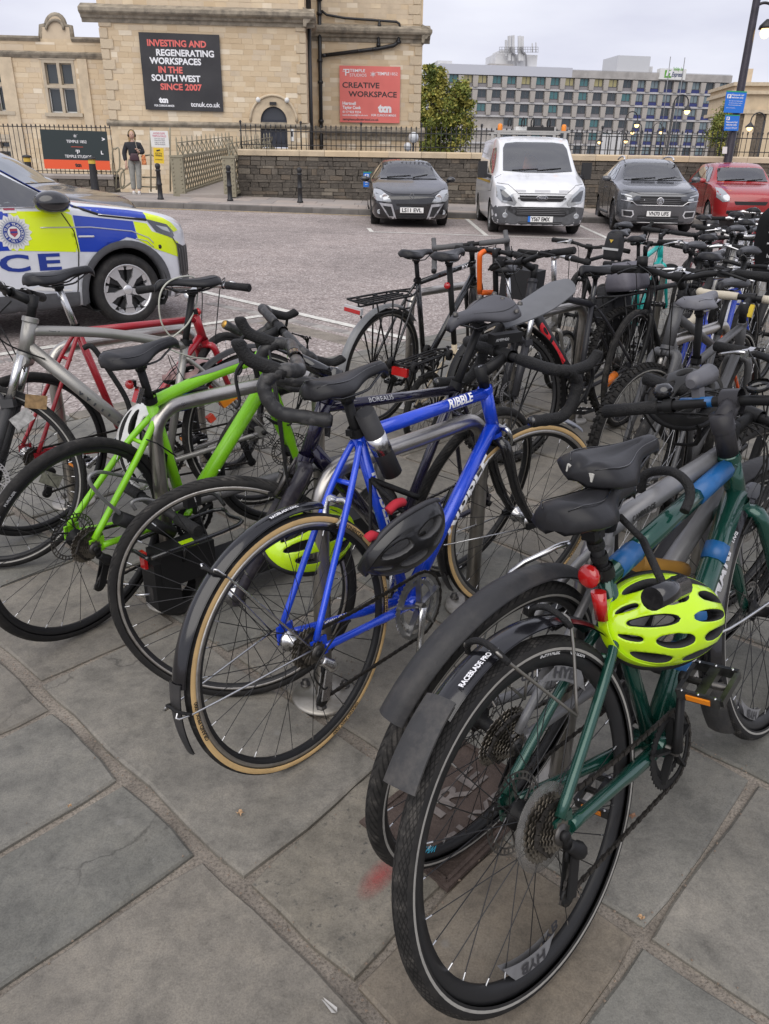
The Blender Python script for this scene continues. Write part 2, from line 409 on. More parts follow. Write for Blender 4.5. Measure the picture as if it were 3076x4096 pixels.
for k in range(16):
    b0 = -3 + k * 1.0
    slab([ab(AK - .14, b0 + .006), ab(AK + .005, b0 + .006), ab(AK + .005, b0 + .994), ab(AK - .14, b0 + .994)], -.004, .12, FLAG, rnd.choice((0, 3)), pav, 'kerbstone', .003)
# loose bits on the pavement
def leaf(x, y, s, rot, m, lab):
    mb = MB(); pts = []
    for k in range(14):
        t = k / 14 * 2 * math.pi; r = s * (.55 + .3 * math.cos(t) + .16 * math.sin(5 * t))
        pts.append(V((r * math.cos(t + rot), .62 * r * math.sin(t + rot) , .004 + .012 * abs(math.sin(t * 2 + rot)))))
    mb.add([V((0, 0, .012))] + pts, [(0, k + 1, (k + 1) % 14 + 1) for k in range(14)], 0)
    link('fallen_leaf', mb.mesh('fallen_leaf', m), None, Matrix.Translation((x, y, 0)), lab, 'leaf')
DRY = mat('dry_leaf', (.42, .27, .15), .8, var=.25, vs=60); DRY2 = mat('brown_leaf', (.27, .15, .09), .8, var=.25, vs=60)
def gpt(dx, dy, z=0):
    d = ray(dx, dy); t = (z - CH) / d.z; return CAM + d * t
for (dx, dy, s, ro, m, lab) in ((517, 1764, .017, 1.2, DRY, 'pale orange dead leaf lying on the grey flagstone left of the wide front wheel'),
                                (1362, 1770, .016, .4, DRY2, 'crumpled brown leaf on the flagstones right of the dark green bicycle'),
                                (1385, 1990, .012, 2., DRY, 'small tan leaf scrap by the crack at lower right'),
                                (150, 1748, .008, .3, DRY, 'tiny straw coloured leaf scrap on the left flagstone')):
    p = gpt(dx, dy); leaf(p.x, p.y, s, ro, m, lab)
# feather and gum
mb = MB()
for k in range(16):
    t = k / 15; mb.add([V((t * .05, .0, .004)), V((t * .05 + .012, .012 * (1 - t * .6), .006)), V((t * .05 + .016, .010 * (1 - t * .6), .006))], [(0, 1, 2)]); mb.add([V((t * .05, .0, .004)), V((t * .05 + .012, -.012 * (1 - t * .6), .006)), V((t * .05 + .016, -.010 * (1 - t * .6), .006))], [(0, 2, 1)])
p = gpt(728, 2190); link('feather', mb.mesh('feather', mat('white_down', (.45, .44, .42), .9)), None, Matrix.Translation((p.x, p.y, 0)) @ Matrix.Scale(.6, 4) @ Matrix.Rotation(2.4, 4, 'Z'), 'small white feather on the bottom flagstone', 'feather')
# gravel and grit in the joints
mb = MB()
for k in range(1500):
    ci = rnd.randrange(1, 5); b0, b1, js = courses[ci]
    if rnd.random() < .6: a, b = rnd.uniform(-2.6, 1.6), b1 + rnd.gauss(.01, .012)
    else: a, b = rnd.choice(js) + rnd.gauss(-.012, .012), rnd.uniform(b0, b1)
    s = rnd.uniform(.0012, .0038); p = ab(a, b, .001)
    mb.add([p + V((s, 0, 0)), p + V((-s * .6, s * .8, 0)), p + V((-s * .5, -s * .9, 0)), p + V((0, 0, s * 1.3))], [(0, 1, 3), (1, 2, 3), (2, 0, 3)])
for k in range(700):
    p0 = V(rnd.choice(((-.17, 1.85), (.31, 2.37), (.45, 1.60), (.2, 1.4), (-.75, 2.38))) + (0,)); p = p0 + V((rnd.gauss(0, .09), rnd.gauss(0, .09), .001)); s = rnd.uniform(.001, .003)
    mb.add([p + V((s, 0, 0)), p + V((-s * .6, s * .8, 0)), p + V((-s * .5, -s * .9, 0)), p + V((0, 0, s * 1.3))], [(0, 1, 3), (1, 2, 3), (2, 0, 3)])
mb.build('grit', mat('grit_stone', (.22, .17, .13), .95, var=.4, vs=200), kind='stuff')
# red spray mark
sp = mat('spray_mark', (.45, .05, .05), .8); n_, l_, b_ = nodes(sp); t_ = n_.new('ShaderNodeTexCoord').outputs['Object']
f_ = noise(n_, l_, t_, 120, 5, .7); gr = n_.new('ShaderNodeTexGradient'); gr.gradient_type = 'SPHERICAL'
mpn = n_.new('ShaderNodeMapping'); mpn.inputs['Scale'].default_value = (13, 30, 1); l_.new(t_, mpn.inputs['Vector']); l_.new(mpn.outputs['Vector'], gr.inputs['Vector'])
l_.new(math_(n_, l_, 'MULTIPLY', math_(n_, l_, 'MULTIPLY', gr.outputs['Fac'], .8), math_(n_, l_, 'ADD', f_, .1)), b_.inputs['Alpha'])
p = gpt(820, 1898); mb = MB(); mb.add([(-.075, -.035, 0), (.075, -.035, 0), (.075, .035, 0), (-.075, .035, 0)], [(0, 1, 2, 3)])
link('paint_mark', mb.mesh('paint_mark', sp), pav, Matrix.Translation((p.x, p.y, .0085)) @ Matrix.Rotation(.95, 4, 'Z'))
# drain cover
mh = mat('cast_iron', (.085, .062, .052), .75, .3, var=.25, vs=14, bump=.5, bs=90); IRON2 = mat('worn_iron', (.20, .175, .16), .6, .5, var=.3, vs=40)
p = gpt(985, 1745); rz = R_(47); M = Matrix.Translation((p.x, p.y, .002)) @ Matrix.Rotation(rz, 4, 'Z')
cov = link('drain_cover', MB().box((0, 0, 0), (.40, .27, .012)).mesh('drain_cover', mh), None, M, 'rusty cast iron cover with raised lettering behind the dark green rear wheel', 'drain cover')
fr = MB()
for x0, y0, x1, y1 in ((-.2, -.135, .2, -.135), (.2, -.135, .2, .135), (.2, .135, -.2, .135), (-.2, .135, -.2, -.135)): fr.bar((x0 * .93, y0 * .9, .008), (x1 * .93, y1 * .9, .008), .008, .008)
fr.build('rim', mh, cov)
lt = MB(); write(lt, 'FIRE', lambda u, v: V((u, v, .0105)), .055, bold=.02, align='c', width=.26); write(lt, 'GHYD', lambda u, v: V((u, v - .1, .0105)), .055, bold=.02, align='c', width=.26)
lt.build('lettering', IRON2, cov)
# white road lines (sheets 4 mm above the tarmac)
def roadline(p0, p1, w, name, parent=None):
    p0, p1 = V((*p0, 0)), V((*p1, 0)); d = (p1 - p0).normalized(); nn = V((-d.y, d.x, 0)) * w / 2; k = max(2, int((p1 - p0).length / .4)); mb = MB()
    vs = []
    for i in range(k + 1):
        c = p0.lerp(p1, i / k)
        for s in (1, -1): q = c + nn * s; vs.append((q.x, q.y, road_z(q.x, q.y) + .006))
    mb.add(vs, [(2 * i, 2 * i + 1, 2 * i + 3, 2 * i + 2) for i in range(k)]); return mb.build(name, LINE, parent, kind='structure' if parent is None else None)
roadline((-6.2, 3.05), (-1.25, 8.13), .10, 'bay_line'); roadline((-3.2, 10.6), (.6, 6.62), .10, 'bay_line')
SETT = [mat('sett_grey', (.24, .22, .21), .85, var=.15, vs=20, bump=.3), mat('sett_pale', (.33, .31, .29), .85, var=.15, vs=20, bump=.3)]
setts = MB().bar((-1.32, 7.9, -.035), (.55, 5.98 + .02, -.035), .24, .012).build('sett_strip', MORTAR, kind='structure')
for (x0, y0, x1, y1, n) in ((-1.95, 8.85, .62, 6.47, 24), (-4.3, 4.72, -1.3, 7.90, 24)):
    for k in range(n):
        a = V((x0, y0, 0)).lerp(V((x1, y1, 0)), k / n); b = V((x0, y0, 0)).lerp(V((x1, y1, 0)), (k + .92) / n); d = (b - a).normalized(); nn = V((d.y, -d.x, 0)) * .13
        if (x0, y0) == (-1.95, 8.85): nn = V((-d.y, d.x, 0)) * -.13
        slab([a, b, b + nn, a + nn] if (b - a).cross(nn).z > 0 else [a + nn, b + nn, b, a], -.023, .03, SETT, rnd.randrange(2), setts, 'sett', .003)
for p0, p1, w in (((-.36, 17.35), (4.35, 16.95), .09), ((-.36, 17.35), (-.45, 18.1), .09), ((2.05, 17.2), (2.0, 21.2), .1), ((4.6, 16.9), (4.75, 21.2), .1), ((4.35, 16.95), (8.8, 18.2), .09), ((7.6, 17.9), (7.9, 21.2), .1)):
    roadline(p0, p1, w, 'bay_line')
YL = mat('yellow_paint', (.6, .42, .1), .8, dirt=.8, dcol=(.22, .18, .16), dscale=14)
o = roadline((-9, 21.1), (2.2, 21.15), .06, 'yellow_line'); o.data.materials[0] = YL
# far pavement with kerb and slabs
KY, WY = 21.42, 24.8
def far_z(x): return gz(x, KY) + .13
fp = MB(); vs = []; NXF = 40
for i in range(NXF + 1):
    x = lerp(-30, 26, i / NXF)
    for y, dz in ((KY + .01, -.4), (KY + .01, -.012), (27.2 if x > -4.4 else 24.4, -.012)): vs.append((x, y, far_z(x) + dz + (y - KY) * .02))
fp.add(vs, [(3 * i + k, 3 * i + 3 + k, 3 * i + 4 + k, 3 * i + 1 + k) for i in range(NXF) for k in range(2)])
fpav = fp.build('far_pavement', MORTAR, kind='structure')
PAV = [mat('slab_grey', (.36, .32, .29), .85, var=.14, vs=3, bump=.2, dirt=.3, dcol=(.12, .11, .1)), mat('slab_warm', (.39, .335, .295), .85, var=.14, vs=3, bump=.2, dirt=.3, dcol=(.14, .12, .1)), mat('slab_dark', (.30, .27, .25), .85, var=.14, vs=3, bump=.2)]
KERB = [mat('kerb_grey', (.165, .155, .145), .85, var=.2, vs=5, bump=.4), mat('kerb_dark', (.13, .122, .115), .85, var=.2, vs=5, bump=.4)]
x = -14.
while x < 13:
    L = rnd.uniform(.8, 1.2); z = far_z(x + L / 2); tl = (far_z(x + L) - far_z(x)) / L
    M = Matrix.Translation((x + L / 2, KY - .02, z - .09)) @ Matrix.Rotation(-math.atan(tl), 4, 'Y')
    mb = MB(); c = .012
    P = [(0, -.09, -.12), (0, -.09, .088 - c), (0, -.09 + c, .088), (0, .12, .088), (0, .12, -.12)]
    mb.add([(s * (L / 2 - .004), p[1], p[2]) for s in (-1, 1) for p in P], [(0, 1, 6, 5), (1, 2, 7, 6), (2, 3, 8, 7), (3, 4, 9, 8), (4, 3, 2, 1, 0), (5, 6, 7, 8, 9)])
    link('kerbstone', mb.mesh('kerbstone', rnd.choice(KERB)), fpav, M); x += L
for r_, (y0, y1) in enumerate(((KY + .12, KY + .75), (KY + .76, KY + 1.45), (KY + 1.46, KY + 2.2), (KY + 2.21, 24.75))):
    x = -13 + rnd.random()
    while x < 10.5:
        L = rnd.uniform(.6, 1.3)
        zf = lambda X, Y: far_z(X) + (Y - KY) * .02
        mb = MB(); g = .006
        t = [(x + g, y0 + g), (x + L - g, y0 + g), (x + L - g, y1 - g), (x + g, y1 - g)]
        mb.add([(X, Y, zf(X, Y) + .002 + d) for d in (0, -.02) for X, Y in t], [(0, 1, 2, 3), (0, 4, 5, 1), (1, 5, 6, 2), (2, 6, 7, 3), (3, 7, 4, 0)])
        mb.build('paving_slab', rnd.choice(PAV), fpav); x += L
# ---------------------------------------------------------------- stone buildings across the road
rs = random.Random(21)
ASH = [mat('ashlar_tan', (.63, .50, .335), .9, var=.06, vs=2.2, bump=.25, bs=30, dirt=.25, dcol=(.36, .27, .17), dscale=.9),
       mat('ashlar_cream', (.67, .55, .385), .9, var=.08, vs=2.5, bump=.25, bs=30, dirt=.2, dcol=(.42, .33, .22), dscale=1.1),
       mat('ashlar_ochre', (.585, .455, .295), .9, var=.07, vs=2.2, bump=.3, bs=30, dirt=.3, dcol=(.32, .23, .15), dscale=1.1),
       mat('ashlar_grey', (.61, .50, .36), .9, var=.06, vs=2.2, bump=.25, bs=30, dirt=.3, dcol=(.3, .245, .18), dscale=1.2),
       mat('ashlar_new', (.74, .64, .49), .9, var=.05, vs=3, bump=.2)]
JOINT = mat('lime_joint', (.60, .48, .325), .95, var=.15, vs=3)
DRESS = mat('dressed_stone', (.58, .475, .335), .9, var=.12, vs=3, bump=.3, dirt=.35, dcol=(.2, .17, .13), dscale=2.2)
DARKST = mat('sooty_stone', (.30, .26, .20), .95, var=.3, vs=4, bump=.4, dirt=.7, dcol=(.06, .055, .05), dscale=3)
NAVY = mat('navy_door_paint', (.03, .034, .05), .35, var=.1)
BLACKM = mat('black_iron_paint', (.018, .018, .02), .42, var=.2, vs=12)
GLASS = mat('window_glass', (.035, .045, .05), .06, spec=.8)
def hewn(k, ir=.01):
    mb = MB(); r = random.Random(k); c = .035 + ir
    q = [(-.5, -.5), (.5, -.5), (.5, .5), (-.5, .5)]
    q = [(x + r.uniform(-ir, ir), z + r.uniform(-ir * 2, ir * 2)) for x, z in q]
    vs = [(x, 1, z) for x, z in q] + [(x * (1 - c * .5), -0.0, z * (1 - c)) for x, z in q] + [(x, .25, z) for x, z in q]
    mb.add(vs, [(8 + i, 8 + (i + 1) % 4, 4 + (i + 1) % 4, 4 + i) for i in range(4)] + [(i, (i + 1) % 4, 8 + (i + 1) % 4, 8 + i) for i in range(4)] + [(4, 5, 6, 7)])
    return mb
HEW = {}
def stone_mesh(m, k):
    if (m.name, k) not in HEW: HEW[(m.name, k)] = (hewn(k, .045) if m.name.startswith('rub') else hewn(k)).mesh('stone', m)
    return HEW[(m.name, k)]
class Masonry:
    """coursed stones on a plane: the nearest / largest `limit` as parts, the rest as one part of kind stuff"""
    def __init__(s, parent, pl, mats, wts, limit=300, depth=.05, name='stone'):
        s.parent, s.pl, s.mats, s.wts, s.limit, s.depth, s.name = parent, pl, mats, wts, limit, depth, name; s.L = []
    def fill(s, u0, u1, z0, z1, hs, ws, holes=(), out=0., gap=.005, slope=0., wts=None, zslope=0.):
        z = z0
        while z < z1 - .03:
            h = min(rs.choice(hs) if isinstance(hs, (list, tuple)) else hs, z1 - z)
            u = u0 - rs.random() * ws[0]
            while u < u1 - .02:
                w = rs.uniform(*ws); a, b = max(u, u0), min(u + w, u1); u += w
                if b - a < .04: continue
                hole = False
                for (ha, hb, hz0, hz1) in holes:
                    if a < hb and b > ha and z < hz1 - .02 and z + h > hz0 + .02:
                        if a < ha - .03: b = ha
                        elif b > hb + .03: a = hb
                        else: hole = True
                if hole or b - a < .04: continue
                s.L.append((a + gap / 2, b - gap / 2, z + gap / 2 + zslope * (a + b) / 2, z + h - gap / 2 + zslope * (a + b) / 2, out + rs.uniform(-.004, .006), rs.choices(range(len(s.mats)), wts or s.wts)[0]))
            z += h
    def done(s):
        s.L.sort(key=lambda q: -(q[1] - q[0]) * (q[3] - q[2])); rest = MB()
        R = Matrix.Rotation(s.pl.a, 4, 'Z')
        for i, (a, b, z0, z1, o, mi) in enumerate(s.L):
            if i < s.limit:
                M = Matrix.Translation(s.pl.p((a + b) / 2, (z0 + z1) / 2, o)) @ R @ Matrix.Diagonal((b - a, s.depth, z1 - z0, 1))
                link(s.name, stone_mesh(s.mats[mi], i % 5), s.parent, M)
            else:
                q = [(a, z0), (b, z0), (b, z1), (a, z1)]
                rest.add([s.pl.p(u, z, o) for u, z in q] + [s.pl.p(u, z, o - s.depth) for u, z in q], [(0, 1, 2, 3), (1, 0, 4, 5), (2, 1, 5, 6), (3, 2, 6, 7), (0, 3, 7, 4)], mi)
        if rest.v: rest.build('masonry', s.mats, s.parent, kind='stuff')
def wallbox(mb, pl, u0, u1, z0, z1, o0, o1, mi=0):
    P = [pl.p(u, z, o) for o in (o1, o0) for u, z in ((u0, z0), (u1, z0), (u1, z1), (u0, z1))]
    return mb.add(P, [(0, 1, 2, 3), (7, 6, 5, 4), (0, 4, 5, 1), (1, 5, 6, 2), (2, 6, 7, 3), (3, 7, 4, 0)], mi)
def wallholes(mb, pl, u0, u1, z0, z1, o0, o1, holes):
    u = u0
    for a, b, c, d in sorted(holes):
        if a > u: wallbox(mb, pl, u, a, z0, z1, o0, o1)
        wallbox(mb, pl, max(a, u0), b, z0, c, o0, o1); wallbox(mb, pl, max(a, u0), b, d, z1, o0, o1); u = b
    wallbox(mb, pl, u, u1, z0, z1, o0, o1)
def mould(mb, pl, u0, u1, prof, mi=0):
    """a moulding along the wall: prof of (out, z)"""
    n = len(prof); P = [pl.p(u, z, o) for u in (u0, u1) for o, z in prof]
    return mb.add(P, [(i, i + 1, n + i + 1, n + i) for i in range(n - 1)] + [list(range(n - 1, -1, -1)), list(range(n, 2 * n))], mi)
F1 = Plane((-4, 31.5, 0), R_(4)); F2 = Plane((-.5, 35.2, 0), R_(4)); F0 = Plane((-9, 32.0, 0), R_(4))
tower = thing('stone_building', 'tall tan ashlar stone building with black and coral banners', 'building')
def uz(pl, dx, dy): return pl.uz(dx, dy)
# --- front of the tower
uL, zS = uz(F1, 239, 268); uR, _ = uz(F1, 662, 200); _, zC = uz(F1, 440, 33); _, zC0 = uz(F1, 440, 47)
zb = -.6
_, zTop = uz(F1, 440, -230)
ms = Masonry(tower, F1, ASH, (8, 4, 3, 3, 1), 300)
da, dz0 = uz(F1, 556, 300); db, dz1 = uz(F1, 628, 226)
ca_, cz_ = uz(F1, 591.5, 262); rA_ = (uz(F1, 620, 262)[0] - uz(F1, 563, 262)[0]) / 2
core = MB(); wallholes(core, F1, uL, uR, zb, zTop, -.6, -.006, [(ca_ - rA_, ca_ + rA_, dz0 - .3, cz_ + rA_ + .02)]); core.build('wall', JOINT, tower)
ba, bz0 = uz(F1, 318, 240); bb, bz1 = uz(F1, 473, 75)
qw = .42
ms.fill(uL + qw * .7, uR - qw * .5, zS + .12, zC0 - .05, .165, (.30, .52), [(da, db, -2, dz1), (ba + .12, bb - .12, bz0 + .1, bz1 - .1)])
ms.fill(uL + .25, da, zb, zS - .06, .165, (.3, .5)); ms.fill(db, uR, zb, zS - .06, .165, (.3, .5))
ms.fill(uL + qw * .7, uR - qw * .5, zC + .25, zC + 1.3, .165, (.30, .52), wts=(3, 3, 1, 8, 1))
ms.done()
qm = MB()
for side in (0, 1):
    z = zS + .14; k = 0
    while z < zC0 - .05:
        h = .315; w = qw if k % 2 else qw * .62
        a, b = (uL - .02, uL + w) if side == 0 else (uR - w * .8, uR + .02)
        M = Matrix.Translation(F1.p((a + b) / 2, z + h / 2, .035)) @ Matrix.Rotation(F1.a, 4, 'Z') @ Matrix.Diagonal((b - a, .09, min(h, zC0 - z) - .012, 1))
        link('quoin', stone_mesh(DRESS, k % 3), tower, M); z += h; k += 1
cm = MB()
d = zC - zC0
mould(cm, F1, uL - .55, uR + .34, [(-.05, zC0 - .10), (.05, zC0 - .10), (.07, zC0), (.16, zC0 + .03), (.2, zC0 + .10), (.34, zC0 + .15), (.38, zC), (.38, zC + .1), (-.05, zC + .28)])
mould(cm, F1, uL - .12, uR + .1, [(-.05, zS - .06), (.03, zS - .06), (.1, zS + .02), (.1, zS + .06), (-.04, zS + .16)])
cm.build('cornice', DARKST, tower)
# return wall facing right, and its cornice
ret = Plane(F1.p(uR, 0, 0) - F1.n * 0, R_(94))
rc = MB(); 
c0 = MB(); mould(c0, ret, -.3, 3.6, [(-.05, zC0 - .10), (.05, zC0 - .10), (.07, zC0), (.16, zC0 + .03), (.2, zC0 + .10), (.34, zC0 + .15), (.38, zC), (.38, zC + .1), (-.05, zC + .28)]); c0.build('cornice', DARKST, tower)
mr = Masonry(tower, ret, ASH, (8, 3, 3, 3, 0), 0); mr.fill(0, 3.6, zb, zC0 - .05, .33, (.4, .6)); mr.fill(0, 3.6, zC + .28, zTop, .33, (.4, .6)); mr.done()
# --- arched door
ca, cz = uz(F1, 591.5, 262); rA = (uz(F1, 620, 262)[0] - uz(F1, 563, 262)[0]) / 2; zd = uz(F1, 591, 318)[1]
def arch(r, cu=ca, czz=cz, base=zd, n=14): return [(cu - r, base)] + [(cu - r * math.cos(math.pi * i / n), czz + r * math.sin(math.pi * i / n)) for i in range(n + 1)] + [(cu + r, base)]
sur = MB(); oi, oo = arch(rA), arch(rA + .34); n = len(oi)
for i in range(n - 1):
    q = [oi[i], oi[i + 1], oo[i + 1], oo[i]]
    sur.add([F1.p(u, z, .04) for u, z in q] + [F1.p(u, z, -.3) for u, z in q], [(0, 1, 2, 3), (1, 0, 4, 5), (3, 2, 6, 7), (0, 3, 7, 4), (1, 5, 6, 2)])
sur.build('door_arch', DRESS, tower)
hood = MB(); hood.tube([F1.p(u, z, .06) for u, z in arch(rA + .36, n=18)[1:-1]], .05, 6); hood.build('hood_mould', DRESS, tower)
door = MB(); door.add([F1.p(u, z, -.12) for u, z in arch(rA + .01)], [list(range(n))]); dr = door.build('door', NAVY, tower)
dd = MB(); wallbox(dd, F1, ca - rA, ca + rA, cz - .05, cz + .03, -.12, -.07)
for k in (-1, 1):
    for (z0, z1) in ((zd + .15, zd + .75), (zd + .9, cz - .15)):
        for a, b in (((ca + k * rA * .5) - rA * .3, (ca + k * rA * .5) + rA * .3),):
            wallbox(dd, F1, a, b, z0, z1, -.12, -.095)
dd.build('panel', NAVY, dr)
fl = MB(); fl.add([F1.p(ca, cz + .05, -.115)] + [F1.p(ca - (rA - .08) * math.cos(math.pi * i / 12), cz + .05 + (rA - .1) * math.sin(math.pi * i / 12), -.115) for i in range(13)], [(0, i + 1, i + 2) for i in range(12)]); fl.build('fanlight', mat('dark_fanlight', (.05, .055, .065), .15), dr)
wallbox(lm := MB(), F1, ca - .12, ca + .12, cz + rA + .05, cz + rA + .14, .02, .12); lm.build('door_lamp', BLACKM, tower)
WHITE = mat('white_plastic', (.72, .72, .7), .4)
for dx, dy in ((558, 216), (620, 217)):
    cc = thing('security_camera', 'white dome camera left of the arched navy door' if dx < 590 else 'white camera right of the arched navy door', 'camera', Matrix.Translation(F1.at(dx, dy, .1)))
    MB().sphere((0, 0, 0), .09, 10, 7).build('dome', WHITE, cc); MB().box((0, .05, .06), (.08, .1, .06)).build('bracket', WHITE, cc)
p_ = thing('door_entry_panel', 'pale grey entry phone panel on the wall right of the navy door', 'entry panel'); q_ = MB(); a_, z_ = uz(F1, 631, 292); wallbox(q_, F1, a_ - .06, a_ + .06, z_ - .2, z_ + .2, 0, .06); q_.build('casing', WHITE, p_); q_ = MB(); wallbox(q_, F1, a_ - .03, a_ + .03, z_ - .05, z_ + .12, .06, .07); q_.build('grille', BLACKM, p_)
# --- recessed right part
u2L, _ = uz(F2, 676, 200); u2R, z2s = uz(F2, 906, 287); _, z2c = uz(F2, 800, 70); _, z2c0 = uz(F2, 800, 84)
wallbox(c2 := MB(), F2, u2L - .6, u2R, zb, zTop, -5, -.006); c2.build('wall', JOINT, tower)
m2_ = Masonry(tower, F2, ASH, (8, 2, 4, 3, 1), 0)
ca2, cb2 = uz(F2, 735, 262), uz(F2, 863, 146)
m2_.fill(u2L, u2R - .3, z2s + .1, z2c0 - .1, .165, (.30, .55), [(ca2[0] + .15, cb2[0] - .15, ca2[1] + .1, cb2[1] - .1)]); m2_.fill(u2L, u2R - .05, z2s - 1.6, z2s - .3, .165, (.3, .5)); m2_.fill(u2L, u2R - .3, z2c + .3, z2c + 3, .165, (.3, .55), wts=(2, 4, 1, 8, 1)); m2_.done()
z = z2s + .1; k = 0
while z < z2c0 - .1:
    w = .5 if k % 2 else .3
    link('quoin', stone_mesh(DRESS, k % 3), tower, Matrix.Translation(F2.p(u2R - w / 2 + .02, z + .16, .03)) @ Matrix.Rotation(F2.a, 4, 'Z') @ Matrix.Diagonal((w, .09, .315, 1))); z += .33; k += 1
z = z2c + .3
while z < z2c + 3:
    w = .5 if k % 2 else .3
    link('quoin', stone_mesh(DRESS, k % 3), tower, Matrix.Translation(F2.p(u2R - .1 - w / 2 + .02, z + .16, .03)) @ Matrix.Rotation(F2.a, 4, 'Z') @ Matrix.Diagonal((w, .09, .315, 1))); z += .33; k += 1
c2 = MB()
mould(c2, F2, u2L - .5, u2R + .3, [(-.05, z2c0 - .12), (.05, z2c0 - .12), (.07, z2c0), (.16, z2c0 + .03), (.2, z2c0 + .10), (.32, z2c0 + .15), (.36, z2c), (.36, z2c + .1), (-.05, z2c + .28)])
e2 = Plane(F2.p(u2R, 0, 0), R_(94)); mould(c2, e2, -.3, 5, [(-.05, z2c0 - .12), (.05, z2c0 - .12), (.07, z2c0), (.16, z2c0 + .03), (.2, z2c0 + .10), (.32, z2c0 + .15), (.36, z2c), (.36, z2c + .1), (-.05, z2c + .28)])
mould(c2, F2, u2L, u2R + .2, [(-.05, z2s - .3), (.06, z2s - .3), (.08, z2s - .16), (.16, z2s - .1), (.26, z2s), (.26, z2s + .08), (-.05, z2s + .2)])
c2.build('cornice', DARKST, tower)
# drain pipes
dp = MB()
def pipe(mb, pl, pts, r, o=.12, collars=()):
    P = [pl.at(x, y, o) for x, y in pts]; mb.tube(P, r, 8)
    for x, y in collars: c = pl.at(x, y, o); mb.lathe([(r, -.05), (r * 1.45, -.05), (r * 1.45, .05), (r, .05)], 8, 0, c, (0, 0, 1))
pipe(dp, F2, [(689, -20), (694.5, 322)], .075, .12, [(690, 30), (691, 132), (692, 178), (693.5, 262), (690, 0)])
pipe(dp, F2, [(694, 24), (706, 33), (745, 40), (815, 45), (856, 48), (862, 52), (864, 62)], .045, .1); pipe(dp, F2, [(819, 46), (819, 58)], .05, .1, [(819, 56)])
pipe(dp, F2, [(696, 121), (816, 106), (850, 99), (860, 92), (860.5, 76)], .07, .12, [(775, 111), (808, 107), (700, 121), (860, 92)]); pipe(dp, F2, [(817, 76), (817, 105)], .06, .12, [(817, 98)])
dpt = dp.build('drain_pipe', BLACKM, tower)
dp2 = MB(); dp2.tube([ret.p(.25, 1.0, .14), ret.p(.25, zC0 - .1, .14)], .07, 8); dp2.tube([ret.p(.1, zC + .3, .14), ret.p(.1, zTop, .14)], .09, 8); dp2.build('drain_pipe', BLACKM, tower)
# --- low wing on the left
wing = thing('low_stone_wing', 'low stone wing with shaped gable and mullioned windows at far left', 'building')
u0, _ = uz(F0, -60, 100); u1, zp = uz(F0, 232, 87); zst = uz(F0, 110, 119)[1]
wins = [(uz(F0, 108, 247)[0], uz(F0, 171, 247)[0], uz(F0, 140, 244)[1], uz(F0, 135, 133)[1]), (uz(F0, -30, 240)[0], uz(F0, 25, 240)[0], uz(F0, 12, 240)[1], uz(F0, 5, 130)[1])]
lowin = (uz(F0, -5, 300)[0], uz(F0, 48, 300)[0], uz(F0, 20, 345)[1], uz(F0, 20, 303)[1])
wallholes(w_ := MB(), F0, u0, u1 + 1, lowin[3] + .1, zp, -.6, -.006, [(a, b, c, d) for a, b, c, d in wins]); wallholes(w_, F0, u0, u1 + 1, zb - 3, lowin[3] + .1, -.6, -.006, [lowin]); w_.build('wall', JOINT, wing)
hz = uz(F0, 10, 330)[1], uz(F0, 10, 298)[1]
m0_ = Masonry(wing, F0, ASH, (8, 5, 2, 4, 1), 220)
m0_.fill(u0, u1, zst + .1, zp - .1, .22, (.4, .7)); m0_.fill(u0, u1, zb, zst - .08, .165, (.3, .55), [(a - .1, b + .1, c - .05, d + .1) for a, b, c, d in wins + [lowin]])
m0_.done()
g = [uz(F0, x, y) for x, y in ((87, 87), (88, 57), (99, 57))] + [uz(F0, 118 - 19 * math.cos(math.pi * i / 10), 57 - 24 * math.sin(math.pi * i / 10)) for i in range(11)] + [uz(F0, x, y) for x, y in ((137, 57), (151, 58), (155, 88))]
gb = MB(); gb.prism([F0.p(u, z, -.02) for u, z in g], -F0.n, .4); gb.build('gable', ASH[3], wing)
gc = MB(); gc.tube([F0.p(u, z + .02, -.1) for u, z in g], .09, 6, asp=1.2); gc.tube([F0.p(u, zst + (z - zst) * .88, .03) for u, z in g[3:14]], .05, 6)
mould(gc, F0, u0, g[0][0], [(-.3, zp - .08), (.03, zp - .08), (.12, zp), (.12, zp + .06), (-.3, zp + .12)]); mould(gc, F0, g[-1][0], u1, [(-.3, zp - .08), (.03, zp - .08), (.12, zp), (.12, zp + .06), (-.3, zp + .12)])
mould(gc, F0, u0, u1, [(-.05, zst - .1), (.03, zst - .1), (.12, zst), (.14, zst + .06), (-.05, zst + .14)]); gc.build('coping', DARKST, wing)
for k, (x0, x1) in enumerate(((8, 37), (176, 196))):
    a, b = uz(F0, x0, 200)[0], uz(F0, x1, 200)[0]; wallbox(pm := MB(), F0, a, b, zb, zst - .1, -.04, .07); pm.build('pilaster', DRESS, wing)
FRAME = mat('stone_mullion', (.47, .40, .30), .85, var=.1, vs=5)
WPAINT = mat('white_paint', (.75, .74, .7), .5)
